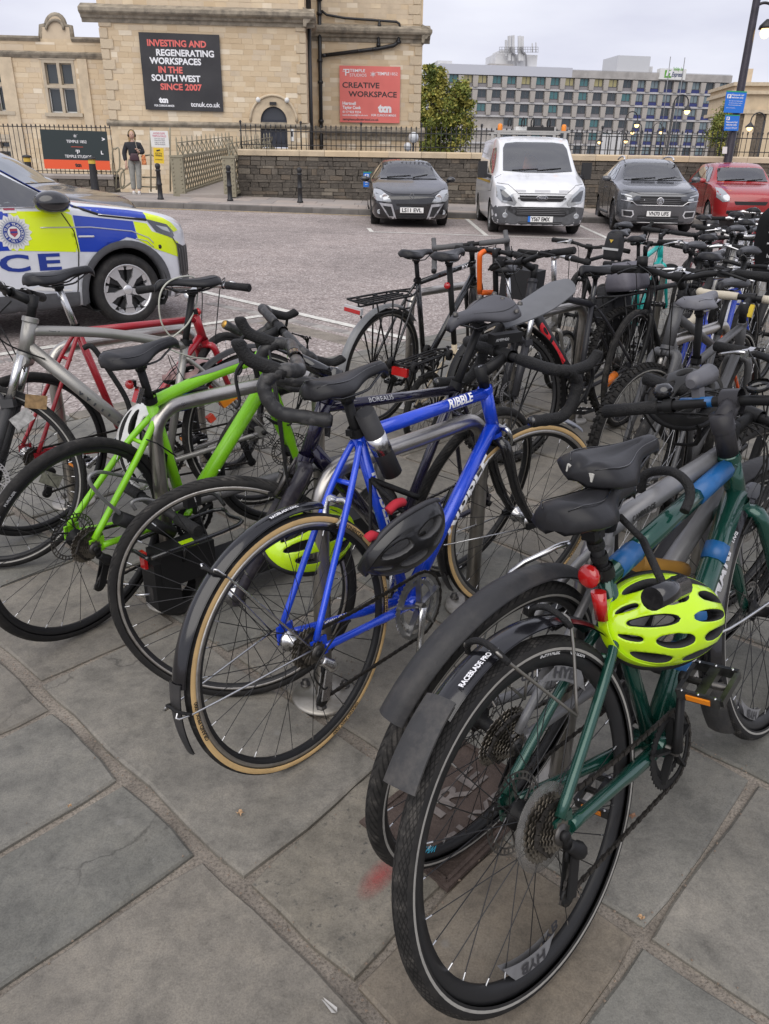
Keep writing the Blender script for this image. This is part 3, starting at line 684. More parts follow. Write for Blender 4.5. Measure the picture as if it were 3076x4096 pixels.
def mullioned(pl, a, b, z0, z1, parent):
    f = MB()
    for u in (a, (a + b) / 2, b): wallbox(f, pl, u - .05, u + .05, z0, z1, -.25, .01)
    zm = lerp(z0, z1, .52)
    for z in (zm, z1): wallbox(f, pl, a - .05, b + .05, z - .05, z + .05, -.24, .014)
    wallbox(f, pl, a - .15, b + .15, z0 - .12, z0, -.2, .1); wallbox(f, pl, a - .12, b + .12, z1 + .05, z1 + .2, -.2, .03)
    w = f.build('window', FRAME, parent)
    for (x0, x1) in ((a + .05, (a + b) / 2 - .05), ((a + b) / 2 + .05, b - .05)):
        for (y0, y1) in ((z0, zm - .05), (zm + .05, z1 - .05)):
            g = MB(); wallbox(g, pl, x0, x1, y0, y1, -.2, -.18); g.build('pane', GLASS, w)
            g = MB()
            for q in ((x0, x0 + .03, y0, y1), (x1 - .03, x1, y0, y1), (x0, x1, y0, y0 + .05), (x0, x1, y1 - .03, y1)): wallbox(g, pl, *q, -.178, -.16)
            g.build('sash', WPAINT if y0 == z0 else FRAME, w)
for wq in wins: mullioned(F0, *wq, wing)
# lower window strip behind the railings
mullioned(F0, *lowin, wing)
# --- banners (flat cloth, where they hang)
def banner(name, label, cat, pl, quad, cols, out=.09, nu=12, nv=10):
    c = [pl.uz(x, y) for x, y in quad]  # tl, tr, br, bl
    def f(s, t, o=0.):
        a = V(c[0]).lerp(V(c[1]), s); b = V(c[3]).lerp(V(c[2]), s); q = a.lerp(b, t)
        w = .012 * math.sin(s * 17 + t * 5) * math.sin(t * 6.5) + .008 * math.sin(s * 5 - t * 13)
        return pl.p(q.x, q.y, out + w + o)
    return f
def cloth(f, mats, name, parent, split=None, nu=14, nv=12, **kw):
    mb = MB(); vs = [f(i / nu, j / nv) for j in range(nv + 1) for i in range(nu + 1)] + [f(i / nu, j / nv, -.01) for j in range(nv + 1) for i in range(nu + 1)]
    K = (nu + 1) * (nv + 1)
    for j in range(nv):
        for i in range(nu):
            q = (j * (nu + 1) + i, (j + 1) * (nu + 1) + i, (j + 1) * (nu + 1) + i + 1, j * (nu + 1) + i + 1)
            if i == 0 and j == 0: mb.add(vs, [q], 0, True)
            else: mb.f.append(list(q)); mb.m.append(0); mb.s.append(True)
            if split and (j + .5) / nv > split: mb.m[-1] = 1
            mb.f.append([K + k for k in reversed(q)]); mb.m.append(0); mb.s.append(True)
    return mb.build(name, mats, parent, **kw)
BLK = mat('black_vinyl', (.028, .027, .03), .45, var=.1); CORAL = mat('coral_vinyl', (.72, .17, .145), .5, var=.05, vs=2)
P_W = mat('print_white', (.8, .8, .82), .5); P_R = mat('print_coral', (.74, .15, .13), .5); P_B = mat('print_black', (.02, .02, .022), .5)
def writer(f, k, x0, y0):  # k: banner size in print units (w, h)
    return lambda u, v: f((x0 + u) / k[0], (y0 - v) / k[1], .006)
def tcn(mb, f, k, x, y, h, mi):
    write(mb, 't', writer(f, k, x, y), h, mi, .06); write(mb, 'c', writer(f, k, x + h * .52, y), h, mi, .06); write(mb, 'n', writer(f, k, x + h * 1.02, y), h, mi, .06)
def sunburst(mb, f, k, x, y, r, mi):
    for i in range(12):
        a = 2 * math.pi * i / 12; L = r * (1.5 if i == 1 else 1.0 if i % 2 else .75); w = r * .07
        pts = [(r * .12, -w), (L, -w * .5), (L, w * .5), (r * .12, w)]
        g = writer(f, k, x, y); mb.add([g(math.cos(a) * p - math.sin(a) * q, math.sin(a) * p + math.cos(a) * q) for p, q in pts], [(0, 1, 2, 3)], mi)
def tmark(mb, f, k, x, y, h, mi):
    g = writer(f, k, x, y)
    for (a, b, c, d) in ((0, .85, .95, 1), (.3, 0, .48, .85), (.48, .4, .95, .55), (.8, .55, .95, .85), (-.12, .62, .3, .7)): mb.add([g(a * h, b * h), g(c * h, b * h), g(c * h, d * h), g(a * h, d * h)], [(0, 1, 2, 3)], mi)
f1 = banner('', '', '', F1, ((300, 70), (474, 76), (483.5, 242), (316, 237)), None)
b1 = cloth(f1, BLK, 'banner', None, label='black banner about investing and regenerating workspaces on the stone wall', cat='banner')
K1 = (178, 168); tx = MB()
for s, x, y, w, m in (('INVESTING AND', 17, 28, 131, 1), ('REGENERATING', 35, 48, 129, 0), ('WORKSPACES', 19, 66, 115, 0), ('IN THE', 37, 85, 54, 1), ('SOUTH WEST', 20, 103, 110, 0), ('SINCE 2007', 38, 122, 94, 1)):
    write(tx, s, writer(f1, K1, x, y), 13.2, m, .035, width=w)
tcn(tx, f1, K1, 32, 151, 12, 0); write(tx, 'FOR CURIOUS MINDS', writer(f1, K1, 21, 160), 4.2, 0, .03, width=45); write(tx, 'tcnuk.co.uk', writer(f1, K1, 104, 158), 10.5, 0, .02, width=67)
tx.build('lettering', [P_W, P_R], b1)
f2 = banner('', '', '', F2, ((733, 142), (864.7, 144.8), (862.6, 266.4), (734.2, 264)), None)
b2 = cloth(f2, CORAL, 'banner', None, label='coral red banner offering creative workspace on the stone wall', cat='banner')
K2 = (131, 122); tx = MB()
tmark(tx, f2, K2, 8, 21, 14, 0); write(tx, 'TEMPLE', writer(f2, K2, 22, 13), 6.2, 0, .02, width=33); write(tx, 'STUDIOS', writer(f2, K2, 22, 22.5), 6.2, 0, .0, width=36)
sunburst(tx, f2, K2, 72, 17, 7, 0); write(tx, 'TEMPLE', writer(f2, K2, 81, 18.5), 6.2, 0, .02, width=26); write(tx, '1852', writer(f2, K2, 110, 18.5), 6.2, 0, -.0, width=15)
write(tx, 'CREATIVE', writer(f2, K2, 6, 46.5), 11.5, 1, .02, width=80); write(tx, 'WORKSPACE', writer(f2, K2, 19, 65.5), 11.5, 1, .02, width=105)
write(tx, 'Hartnell', writer(f2, K2, 6, 83.5), 6.6, 0, .03, width=29); write(tx, 'Taylor Cook', writer(f2, K2, 6, 92.5), 6.6, 0, .03, width=40)
write(tx, '0117 923 9234', writer(f2, K2, 6, 101.5), 4.8, 0, .02, width=40); write(tx, 'Lizzie.Boswell@htc.uk.com', writer(f2, K2, 6, 107.5), 3.2, 0, .02, width=55)
tcn(tx, f2, K2, 83, 98, 17, 0); write(tx, 'FOR CURIOUS MINDS', writer(f2, K2, 69, 107.5), 4.6, 0, .02, width=54); write(tx, 'templestudiosbristol.co.uk', writer(f2, K2, 6, 117.5), 4.8, 1, .02, width=79)
tx.build('lettering', [P_W, P_B], b2)
# ---------------------------------------------------------------- boundary wall with railings
WP = Plane((-4.45, WY, 0), 0.); zwt0 = atY(522, 323, WY).z; zwt1 = atY(1040, 331, WY).z; LWALL = 17.
sl = (zwt1 - zwt0) / 6.9
bwall = thing('boundary_wall', 'long dark rubble wall with stone coping behind the parked cars', 'wall')
wb = MB(); wb.add([WP.p(u, z, o) for u in (0, LWALL) for o, z in ((-.05, -.2), (-.05, zwt0 + sl * u - .12), (-.45, zwt0 + sl * u - .12), (-.45, -4))], [(0, 1, 5, 4), (1, 2, 6, 5), (2, 3, 7, 6), (0, 3, 2, 1), (4, 5, 6, 7)]); wb.build('wall_core', mat('wall_mortar', (.12, .105, .09), .95, var=.2, vs=6), bwall)
RUB = [mat('rubble_dark', (.085, .074, .062), .9, var=.4, vs=5, bump=.8, bs=14, dirt=.5, dcol=(.19, .165, .13), dscale=4), mat('rubble_grey', (.125, .109, .09), .9, var=.4, vs=5, bump=.8, bs=14, dirt=.5, dcol=(.05, .044, .038), dscale=4), mat('rubble_brown', (.145, .118, .09), .9, var=.35, vs=5, bump=.7, bs=14, dirt=.4, dcol=(.06, .05, .04), dscale=4), mat('rubble_pale', (.20, .175, .14), .9, var=.3, vs=5, bump=.6, bs=14, dirt=.4, dcol=(.08, .07, .06), dscale=4)]
mw = Masonry(bwall, WP, RUB, (6, 5, 3, 1), 262, .08)
mw.fill(0, LWALL, .12, zwt0 - .17, (.07, .10, .14, .17), (.11, .46), gap=.008, out=.01, zslope=sl); mw.done()
u = 0
while u < LWALL:
    L = rs.uniform(.7, 1.1); z = zwt0 + sl * (u + L / 2)
    mb = MB(); mould(mb, WP, u + .005, u + L - .005, [(-.5, z - .15), (.05, z - .15), (.06, z - .02), (.04, z + .015), (-.47, z + .02)]); mb.build('coping_stone', rs.choice((DRESS, PAV[1], ASH[3], ASH[0])), bwall); u += L
ew = MB(); wallbox(ew, Plane((-4.45, WY, 0), R_(90)), 0, 3, -.3, zwt0 - .1, -.02, .03); ew.build('end_face', RUB[1], bwall)
rail = thing('railing', 'black spear topped iron railing along the boundary wall', 'railing')
ztip = atY(700, 269.5, WY + .2).z - zwt0; zr1 = atY(700, 285, WY + .2).z - zwt0; zr0 = .14
rr = MB()
for zz in (zr0, zr1): rr.bar((-4.4, WY + .22, zwt0 + zz), (-4.4 + LWALL, WY + .22, zwt0 + sl * LWALL + zz), .045, .022)
rr.build('rail', BLACKM, rail)
def spear(h, r=.011):
    mb = MB(); mb.tube([(0, 0, 0), (0, 0, h - .09)], r, 6); mb.lathe([(r, h - .1), (r * 2.0, h - .085), (r * 1.3, h - .07), (r * 2.3, h - .045), (0, h)], 6, 0, (0, 0, 0), (0, 0, 1)); return mb
sp_me = spear(ztip + .02).mesh('bar', BLACKM); po_me = spear(ztip + .12, .02).mesh('post', BLACKM)
k = 0; x = -4.36
while x < 12.3:
    link('post' if k % 12 == 0 else 'bar', po_me if k % 12 == 0 else sp_me, rail, Matrix.Translation((x, WY + .22, zwt0 + sl * (x + 4.4) - .02))); x += .146; k += 1
# ---------------------------------------------------------------- railed basement wall on the left
LY = 24.3
lw = thing('dwarf_wall', 'low dark stone wall under the left railing', 'wall')
LP = Plane((-14, LY, 0), 0.); xr = atY(246, 390, LY).x; zlt = atY(200, 379, LY).z
wallbox(q := MB(), LP, 0, xr + 14, 0, zlt - .03, -.5, -.04); q.build('wall_core', MATS['wall_mortar'], lw)
ml = Masonry(lw, LP, RUB, (3, 5, 2, 3), 90, .08); ml.fill(0, xr + 14, .35, zlt - .1, (.12, .16, .2), (.25, .6), gap=.016, out=.01); ml.done()
mould(q := MB(), LP, 0, xr + 14, [(-.5, zlt - .1), (.03, zlt - .1), (.05, zlt - .02), (.0, zlt + .03), (-.5, zlt + .03)]); q.build('coping', PAV[2], lw)
lr = thing('railing', 'black iron railing at left behind the green and orange board', 'railing')
zt = atY(150, 268, LY + .2).z - zlt; rr = MB()
for zz in (.1, zt - .08): rr.bar((-14, LY + .2, zlt + zz), (xr, LY + .2, zlt + zz), .045, .022)
rr.build('rail', BLACKM, lr); lb_me = spear(zt).mesh('bar', BLACKM); x = xr; k = 0
while x > -13.8: link('bar', lb_me, lr, Matrix.Translation((x, LY + .2, zlt))); x -= .132
SB = Plane((-11.4, LY - .02, 0), 0.)
fs_ = banner('', '', '', SB, ((86, 279), (230.6, 284), (239, 367.6), (97, 364)), None)
fsb = lambda s, t, o=0.: (lambda q: V((q.x, LY - .03 - o, q.z)))(fs_(s, t, 0))
GRN = mat('dark_green_panel', (.018, .03, .032), .4); ORG = mat('orange_panel', (.75, .10, .03), .45)
sg = cloth(fsb, [GRN, ORG], 'sign_board', None, .76, 8, 25, label='dark green board with an orange foot on the left railing', cat='sign')
KS = (145, 85); tx = MB()
sunburst(tx, fsb, KS, 75, 12, 4.5, 0); write(tx, 'TEMPLE 1852', writer(fsb, KS, 55, 27), 6, 0, .01, width=44); write(tx, 'TEMPLE STUDIOS', writer(fsb, KS, 48, 59.5), 6, 0, .01, width=58); tmark(tx, fsb, KS, 73, 51, 9, 0)
write(tx, '>', writer(fsb, KS, 133, 21), 8, 0, .05); write(tx, 'L', writer(fsb, KS, 128, 50), 7, 0, .05); tcn(tx, fsb, KS, 68, 79, 8, 2)
g = writer(fsb, KS, 64, 36); tx.add([g(0, 0), g(26, 0), g(26, .8), g(0, .8)], [(0, 1, 2, 3)], 1)
tx.build('lettering', [P_W, ORG, P_B], sg)
# ---------------------------------------------------------------- lattice foot bridge
KH = mat('khaki_paint', (.27, .245, .175), .6, .0, var=.12, vs=6, dirt=.3, dcol=(.15, .11, .07), dscale=6)
br = thing('foot_bridge', 'khaki riveted lattice girder footbridge to the arched door', 'bridge')
A0, A1 = V((-6.0, 23.95, .50)), V((-5.75, 31.2, .86)); GH = .98
def girder(A0, A1, parent, n=13):
    t = (A1 - A0).normalized(); up = V((0, 0, 1)); L = (A1 - A0).length
    c = MB(); c.bar(A0 + up * GH, A1 + up * GH, .18, .07); c.bar(A0 + up * .04, A1 + up * .04, .2, .08); c.build('chord', KH, parent)
    me = {}
    for k in range(n * 2):
        for s in (0, 1):
            a = A0 + t * (L * (k - 1) / (n * 2)); b = a + t * (L * 3 / (n * 2))
            if k == 0 or (k + 2) > n * 2: continue
            p, q = (a, b) if s == 0 else (b, a)
            MB().bar(p + up * .08 + V((.02 * (1 if s else -1), 0, 0)), q + up * (GH - .03) + V((.02 * (1 if s else -1), 0, 0)), .012, .075).build('lattice_bar', KH, parent)
    cr = MB()
    for k in range(n):
        a = A0 + t * (L * k / n) + up * (GH + .03); b = A0 + t * (L * (k + 1) / n) + up * (GH + .03); m = (a + b) / 2
        cr.bar(a, b + up * .32, .015, .03); cr.bar(a + up * .32, b, .015, .03); cr.bar(a, a + up * .42, .03, .03); cr.bar(a + up * .33, b + up * .33, .025, .025)
        cr.lathe([(.03, 0), (.0, .09)], 4, 0, a + up * .42, (0, 0, 1))
    cr.build('cresting', KH, parent)
girder(A0, A1, br); girder(A0 + V((1.45, 0, 0)), A1 + V((1.45, 0, 0)), br)
for dx in (0, 1.45):
    p = A0 + V((dx, -.1, 0)); pm = MB(); pm.box(p + V((0, 0, .47)), (.34, .16, 1.02)); pm.box(p + V((0, 0, 1.0)), (.4, .2, .05)); po = pm.build('post', KH, br)
    rv = MB()
    for i in (-1, 1):
        for k in range(9): rv.sphere(p + V((.11 * i, -.085, .08 + k * .105)), .022, 6, 4)
    rv.build('rivet', KH, po, kind='stuff')
dk = MB(); dk.add([A0 + V((.05, -.3, .02)), A0 + V((1.4, -.3, .02)), A1 + V((1.4, 0, .02)), A1 + V((.05, 0, .02)), A0 + V((.05, -.3, -.2)), A0 + V((1.4, -.3, -.2)), A1 + V((1.4, 0, -.2)), A1 + V((.05, 0, -.2))], [(0, 1, 2, 3), (0, 4, 5, 1), (1, 5, 6, 2), (3, 7, 4, 0), (7, 6, 5, 4)]); dk.build('deck', PAV[0], br)
# stair rails
st = thing('stair_rail', 'khaki tubular handrails at the head of the steps by the person', 'handrail')
T = lambda x, y, Y=24.4: atY(x, y, Y)
sr = MB()
for pts in (((247, 418), (243, 330), (249, 322), (257, 322), (258, 365), (250, 372)), ((250, 415), (253, 372), (266, 366), (268, 400), (252, 410)), ((262, 406), (262, 374), (292, 350)), ((264, 408), (292, 388)), ((305, 338), (336, 340), (338, 410)), ((307, 383), (338, 383)), ((305, 403), (340, 404))):
    sr.tube(spline([T(x, y) for x, y in pts], 3), .022, 6)
sr.build('rail', KH, st)
# notices on a post frame
nb = thing('notice', 'white avoid slips notice board above the yellow CCTV notice', 'notice')
fr = MB(); Yn = 24.2
for x in (326, 368): fr.tube([T(x, 414, Yn), T(x - 1, 275, Yn)], .025, 6)
fr.build('post', KH, nb)
def board(quad, m, name, parent, Y=24.14, th=.012, **kw):
    q = [atY(x, y, Y) for x, y in quad]; mb = MB(); mb.add(q + [p + V((0, th, 0)) for p in q], [(3, 2, 1, 0), (4, 5, 6, 7), (0, 1, 5, 4), (1, 2, 6, 5), (2, 3, 7, 6), (3, 0, 4, 7)]); ob = mb.build(name, m, parent, **kw)
    return (lambda s, t, o=0.: q[0].lerp(q[1], s).lerp(q[3].lerp(q[2], s), t) + V((0, -o, 0))), ob
fb, ob = board(((323.5, 282), (362, 283), (366, 318.5), (327, 317)), WHITE, 'board', nb)
tx = MB(); K = (40, 36)
for s, y, h, w, m in (('AVOID SLIPS', 7.5, 4, 26, 0), ('TRIPS & FALLS', 13.5, 4, 31, 0), ('Using The Stairs?', 18.5, 2.4, 23, 1), ('Please Don\'t Rush!', 22.5, 2.4, 23, 1), ('Keep to the left &', 27, 2.4, 23, 1), ('hold the handrails!', 31, 2.4, 23, 1)): write(tx, s, writer(fb, K, 20, y), h, m, .02, width=w, align='c')
tx.build('lettering', [mat('print_pink', (.6, .2, .28), .5), mat('print_grey', (.22, .2, .24), .5)], ob)
yl = thing('notice', 'yellow CCTV warning notice below the white board', 'notice'); fb, ob = board(((331, 319), (353, 320), (354.5, 353.5), (333, 352)), mat('yellow_panel', (.75, .52, .03), .5), 'board', yl, 24.13)
tx = MB(); K = (22, 34)
for s, y, h in (('CCTV', 14, 3.4), ('WARNING', 18.5, 3.4), ('protected', 26.5, 2.4)): write(tx, s, writer(fb, K, 11, y), h, 0, .02, align='c', width=15)
gq = writer(fb, K, 7, 8)
tx.add([gq(0, 0), gq(8, 2), gq(7, 5), gq(-1, 3)], [(0, 1, 2, 3)]); tx.build('lettering', [P_B], ob)
# bollards
BAND = mat('gold_band', (.62, .42, .06), .5)
def bollard(x, y, z, h, label, band=False, s=1., group='bollards along the far kerb'):
    t = thing('bollard', label, 'bollard', Matrix.Translation((x, y, z)), group); k = h / .9
    MB().lathe([(0, 0), (.085 * s, 0), (.085 * s, .05 * k), (.066 * s, .07 * k), (.062 * s, .36 * k), (.074 * s, .37 * k), (.074 * s, .40 * k), (.06 * s, .42 * k), (.055 * s, .70 * k), (.07 * s, .71 * k), (.07 * s, .74 * k), (.05 * s, .76 * k)], 16, 0, (0, 0, 0), (0, 0, 1)).build('shaft', BLACKM, t)
    MB().lathe([(.05 * s, .76 * k), (.058 * s, .78 * k), (.072 * s, .83 * k), (.06 * s, .875 * k), (.03 * s, .9 * k), (0, .905 * k)], 16, 0, (0, 0, 0), (0, 0, 1)).build('knob', BLACKM, t)
for x, y, z, lab in ((-6.14, 22.3, .44, 'black ball topped bollard in front of the riveted bridge post'), (-4.34, 22.64, .42, 'black ball topped bollard by the end of the rubble wall'), (-2.46, 22.9, .39, 'black ball topped bollard between bridge and black hatchback'), (-.45, 23.1, .36, 'black bollard half hidden behind the black hatchback')): bollard(x, y, z - .02, .9, lab)
def bollard2(x, y, z, h, label):
    t = thing('bollard', label, 'bollard', Matrix.Translation((x, y, z)), 'gold banded bollards'); 
    MB().lathe([(0, 0), (.13, 0), (.12, .1), (.105, .2), (.085, h - .16), (.085, h - .05)], 14, 0, (0, 0, 0), (0, 0, 1)).build('shaft', BLACKM, t)
    MB().lathe([(.0895, h - .15), (.0895, h - .05)], 14, 0, (0, 0, 0), (0, 0, 1)).build('band', BAND, t)
    MB().lathe([(.085, h - .05), (.115, h - .05), (.12, h - .02), (.08, h + .01), (0, h + .02)], 14, 0, (0, 0, 0), (0, 0, 1)).build('cap', BLACKM, t)
for dx, dy, lab, Y in ((197, 340, 'gold banded black bollard in front of the orange footed board', 22.0), (57, 336, 'gold banded black bollard left of the orange footed board', 22.4)):
    p = atY(dx, dy, Y); zz = far_z(p.x) ; bollard2(p.x, Y, zz, p.z - zz, lab)
BLUE = mat('blue_sign', (.012, .16, .62), .45); GRNB = mat('green_band', (.02, .32, .14), .5)
def psign(quad, Y, label, lines, K, **kw):
    t = thing('parking_sign', label, 'sign'); fb, ob = board(quad, BLUE, 'plate', t, Y)
    b = MB(); b.add([fb(0, 0, .004), fb(1, 0, .004), fb(1, .055, .004), fb(0, .055, .004)], [(3, 2, 1, 0)]); b.build('band', GRNB, ob)
    tx = MB()
    for s, x, y, h, w in lines: write(tx, s, writer(fb, K, x, y), h, 0, .02, width=w)
    q = writer(fb, K, kw['px'], kw['py']); w = kw['pw']; tx.add([q(0, 0), q(w, 0), q(w, w), q(0, w)], [(0, 1, 2, 3)], 0)
    q2 = lambda u, v: fb((kw['px'] + u) / K[0], (kw['py'] - v) / K[1], .009)
    write(tx, 'P', lambda u, v: q2(u + w * .25, v + w * .18), w * .64, 1, .05)
    tx.build('lettering', [P_W, BLUE], ob); return t
psign(((785, 371), (832, 371), (832, 404), (785, 404)), 22.9, 'blue parking sign behind the black hatchback', [('Network rail', 3, 18, 4.2, 25), ('vehicles only', 3, 23.5, 4.2, 27), ('authorised vehicles parking here', 3, 28, 1.8, 28)], (46, 33), px=3, py=13, pw=8)
# wheelie bin at the far left
bn = thing('wheelie_bin', 'dark grey wheeled bin at the far left behind the police car', 'bin', Matrix.Translation((atY(12, 360, 25.2).x - .3, 25.2, far_z(-11) + .02)))
mb = MB(); mb.add([(x * w, y * w * .9, z) for z, w in ((.1, .27), (.98, .33)) for x, y in ((-1, -1), (1, -1), (1, 1), (-1, 1))], [(0, 1, 5, 4), (1, 2, 6, 5), (2, 3, 7, 6), (3, 0, 4, 7), (3, 2, 1, 0)]); mb.build('body', mat('grey_plastic', (.07, .075, .08), .6), bn)
MB().box((0, 0, 1.01), (.74, .68, .05)).build('lid', MATS['grey_plastic'], bn); MB().tube([(-.25, .3, .08), (.25, .3, .08)], .09, 10).build('wheel', BLACKM, bn)
# ---------------------------------------------------------------- hotel far behind
HP = Plane((20, 185, 0), R_(9))
hotel = thing('hotel_block', 'long concrete hotel and office block across the background', 'building')
CONC = mat('precast_concrete', (.42, .39, .355), .9, var=.12, vs=.8, dirt=.3, dcol=(.2, .18, .16), dscale=.5); BANDC = mat('pale_band', (.50, .49, .49), .8, var=.08, vs=.5); LIL = mat('lilac_panel', (.25, .235, .24), .6); NAVYP = mat('navy_panel', (.035, .045, .17), .5)
PAR = mat('parapet_concrete', (.40, .38, .36), .9, var=.15, vs=.6, dirt=.5, dcol=(.2, .19, .18), dscale=.4); PARW = mat('parapet_white', (.52, .53, .58), .8)
GL = [mat('teal_glass', (.05, .17, .18), .08, spec=.7), mat('dark_glass', (.035, .05, .06), .08, spec=.7), mat('curtain_glass', (.18, .24, .26), .12, spec=.6), mat('lit_office', (.3, .27, .14), .3, emit=(.5, .42, .18), es=.12)]
ZT = lambda x, y: HP.uz(1067 + x * .3576, y * .3576)
xs = [-440 + 88 * i for i in range(4)]; 
bx = [-70 + 88 * k for k in range(-3, 11)] + [890, 974, 1058, 1142, 1225, 1308, 1392]
ztop = ZT(400, 428)[1]; rows = []
for r in range(7): rows.append(lerp(ZT(20, 455)[1], ZT(20, 540)[1], r) )
sh = (ZT(20, 455)[1] - ZT(20, 540)[1]); uw = ZT(110, 500)[0] - ZT(20, 500)[0]
uA, uB = ZT(-330, 500)[0], ZT(1432, 500)[0]
z1r = ZT(20, 455)[1]
wallbox(q := MB(), HP, uA, uB, -4, z1r + .3, -12, -.6); q.build('wall', CONC, hotel)
wallbox(q := MB(), HP, uA, ZT(470, 450)[0], z1r, ztop + .6, -12, .25); q.build('parapet', PARW, hotel)
wallbox(q := MB(), HP, ZT(470, 450)[0], uB, z1r, ztop + .2, -12, .2); q.build('parapet', PAR, hotel)
wl_ = {}
def hot_window(gi, kind):
    if (gi, kind) in wl_: return wl_[(gi, kind)]
    w, h = uw * .62, sh * .58; mb = MB(); mb.box((0, 0, 0), (w, .05, h), 1)
    mb.add([(x, -.03, z) for x, z in ((-w / 2 + .12, -h / 2 + .1), (w / 2 - .12, -h / 2 + .1), (w / 2 - .12, h / 2 - .1), (-w / 2 + .12, h / 2 - .1))], [(0, 1, 2, 3)], 0)
    mb.box((.1, -.05, 0), (.14, .05, h), 1); me = mb.mesh('window', [GL[gi], mat('window_bar', (.10, .10, .11), .5)]); wl_[(gi, kind)] = me; return me
def simple(name, w, h, d, m, taper=1.):
    mb = MB(); q = [(-w / 2, h / 2), (w / 2, h / 2), (w / 2 * taper, -h / 2), (-w / 2 * taper, -h / 2)]
    mb.add([(x, -d, z) for x, z in q] + [(x, 0, z) for x, z in q], [(3, 2, 1, 0), (0, 1, 5, 4), (1, 2, 6, 5), (2, 3, 7, 6), (3, 0, 4, 7)]); return mb.mesh(name, m)
col_me = simple('column', uw * .36, sh * .80, .7, CONC, .8); spl_me = simple('spandrel', uw * .62, sh * .24, .12, LIL); spn_me = simple('spandrel', uw * .62, sh * .24, .12, NAVYP)
RH = Matrix.Rotation(HP.a, 4, 'Z')
for r in range(6):
    zt = z1r - r * sh
    wallbox(q := MB(), HP, uA, uB, zt - sh, zt - sh * .86, -.55, -.1); q.build('floor_band', BANDC, hotel)
    for k, X in enumerate(bx):
        u = ZT(X, 500)[0]; hot = X > 850
        gi = rs.choice((2, 2, 1, 2)) if hot else (rs.choice((0, 0, 1, 3)) if r == 0 else rs.choice((1, 1, 1, 0)))
        if r >= 3 and X < 60: continue
        link('window', hot_window(gi, 0), hotel, Matrix.Translation(HP.p(u, zt - sh * .30, -.45)) @ RH)
        link('spandrel', spn_me if hot else spl_me, hotel, Matrix.Translation(HP.p(u, zt - sh * .73, -.42)) @ RH)
        link('column', col_me, hotel, Matrix.Translation(HP.p(u + uw / 2, zt - sh * .46, -.5)) @ RH)
# sign on the roof
q = MB(); a, z0 = ZT(990, 480); b, z1 = ZT(1156, 420); wallbox(q, HP, a, b, z0, z1, -1, .6); hs = q.build('roof_sign', WHITE, hotel)
q = MB(); wallbox(q, HP, *[ZT(x, 0 + 470)[0] for x in (1020, 1062)], z0 + .35, z1 - .3, .61, .66); q.build('emblem', mat('hotel_green', (.12, .38, .03), .5), hs)
tx = MB(); uq = ZT(1064, 470)[0]; ww = ZT(1128, 470)[0] - uq
write(tx, 'H', lambda u, v: HP.p(ZT(1027, 470)[0] + u, z0 + .75 + v, .7), 1.3, 0, .06, shear=.2)
write(tx, 'Holiday Inn', lambda u, v: HP.p(uq + u, z0 + 1.75 + v, .64), .62, 1, .02, width=ww, shear=.15); write(tx, 'Express', lambda u, v: HP.p(uq + u, z0 + .6 + v, .64), .85, 2, .02, width=ww * .95, shear=.15)
tx.build('lettering', [P_W, MATS['hotel_green'], mat('print_navy', (.04, .06, .15), .5)], hs)
# roof plant, masts
RW = mat('roof_white', (.62, .62, .62), .8, var=.1, vs=.4, dirt=.3, dcol=(.4, .39, .38), dscale=.3); RG = mat('roof_metal', (.55, .56, .58), .5)
def rbox(x0, y0, x1, y1, o0, o1, m, name):
    q = MB(); a, za = HP.uz(x0, y0); b, zb_ = HP.uz(x1, y1); wallbox(q, HP, a, b, zb_, za, o0, o1); return q.build(name, m, hotel)
rbox(1340, 118, 1405, 162, -9, -1, RG, 'plant_room'); rbox(1405, 141, 1417, 162, -8, -2, RW, 'plant_room'); rbox(950, 128, 980, 160, -9, -2, RW, 'plant_room'); rbox(1077, 113, 1165, 152, -10, -2, RW, 'plant_room'); rbox(1090, 104, 1120, 118, -9, -3, RW, 'plant_room'); rbox(1060, 136, 1112, 150, -6, -1, PAR, 'plant_room')
an = MB()
for x, y0, y1, w in ((1096, 85, 120, .25), (1103, 76, 130, .35), (1111, 75, 130, .35), (1125, 76, 130, .35), (1131, 77, 130, .35), (1153, 92, 112, .12), (1161, 90, 112, .12)): an.bar(HP.at(x, y1, -1), HP.at(x, y0, -1), w * 1.6, w * 1.6)
an.build('antenna', RW, hotel, kind='stuff')
rl = MB()
for y in (101, 106, 112): rl.bar(HP.at(1080, y, -.5), HP.at(1164, y, -.5), .07, .07)
for k in range(16): rl.bar(HP.at(1080 + k * 5.6, 113, -.5), HP.at(1080 + k * 5.6, 101, -.5), .06, .06)
rl.bar(HP.at(1065, 145, 0), HP.at(1580, 162, 0), .06, .06)
for x in (1105, 1128): rl.tube(spline([HP.at(x, 100, -.4), HP.at(x + 2, 112, -.4), HP.at(x + 9, 120, -.4), HP.at(x + 10, 150, -.4)], 4), .22, 5)
rl.tube([HP.at(1445, 123, .7), HP.at(1420, 330, .7)], .09, 5); rl.tube([HP.at(1476, 125, .7), HP.at(1448, 330, .7)], .09, 5)
rl.build('roof_rail', mat('mast_grey', (.25, .25, .26), .6), hotel, kind='stuff')
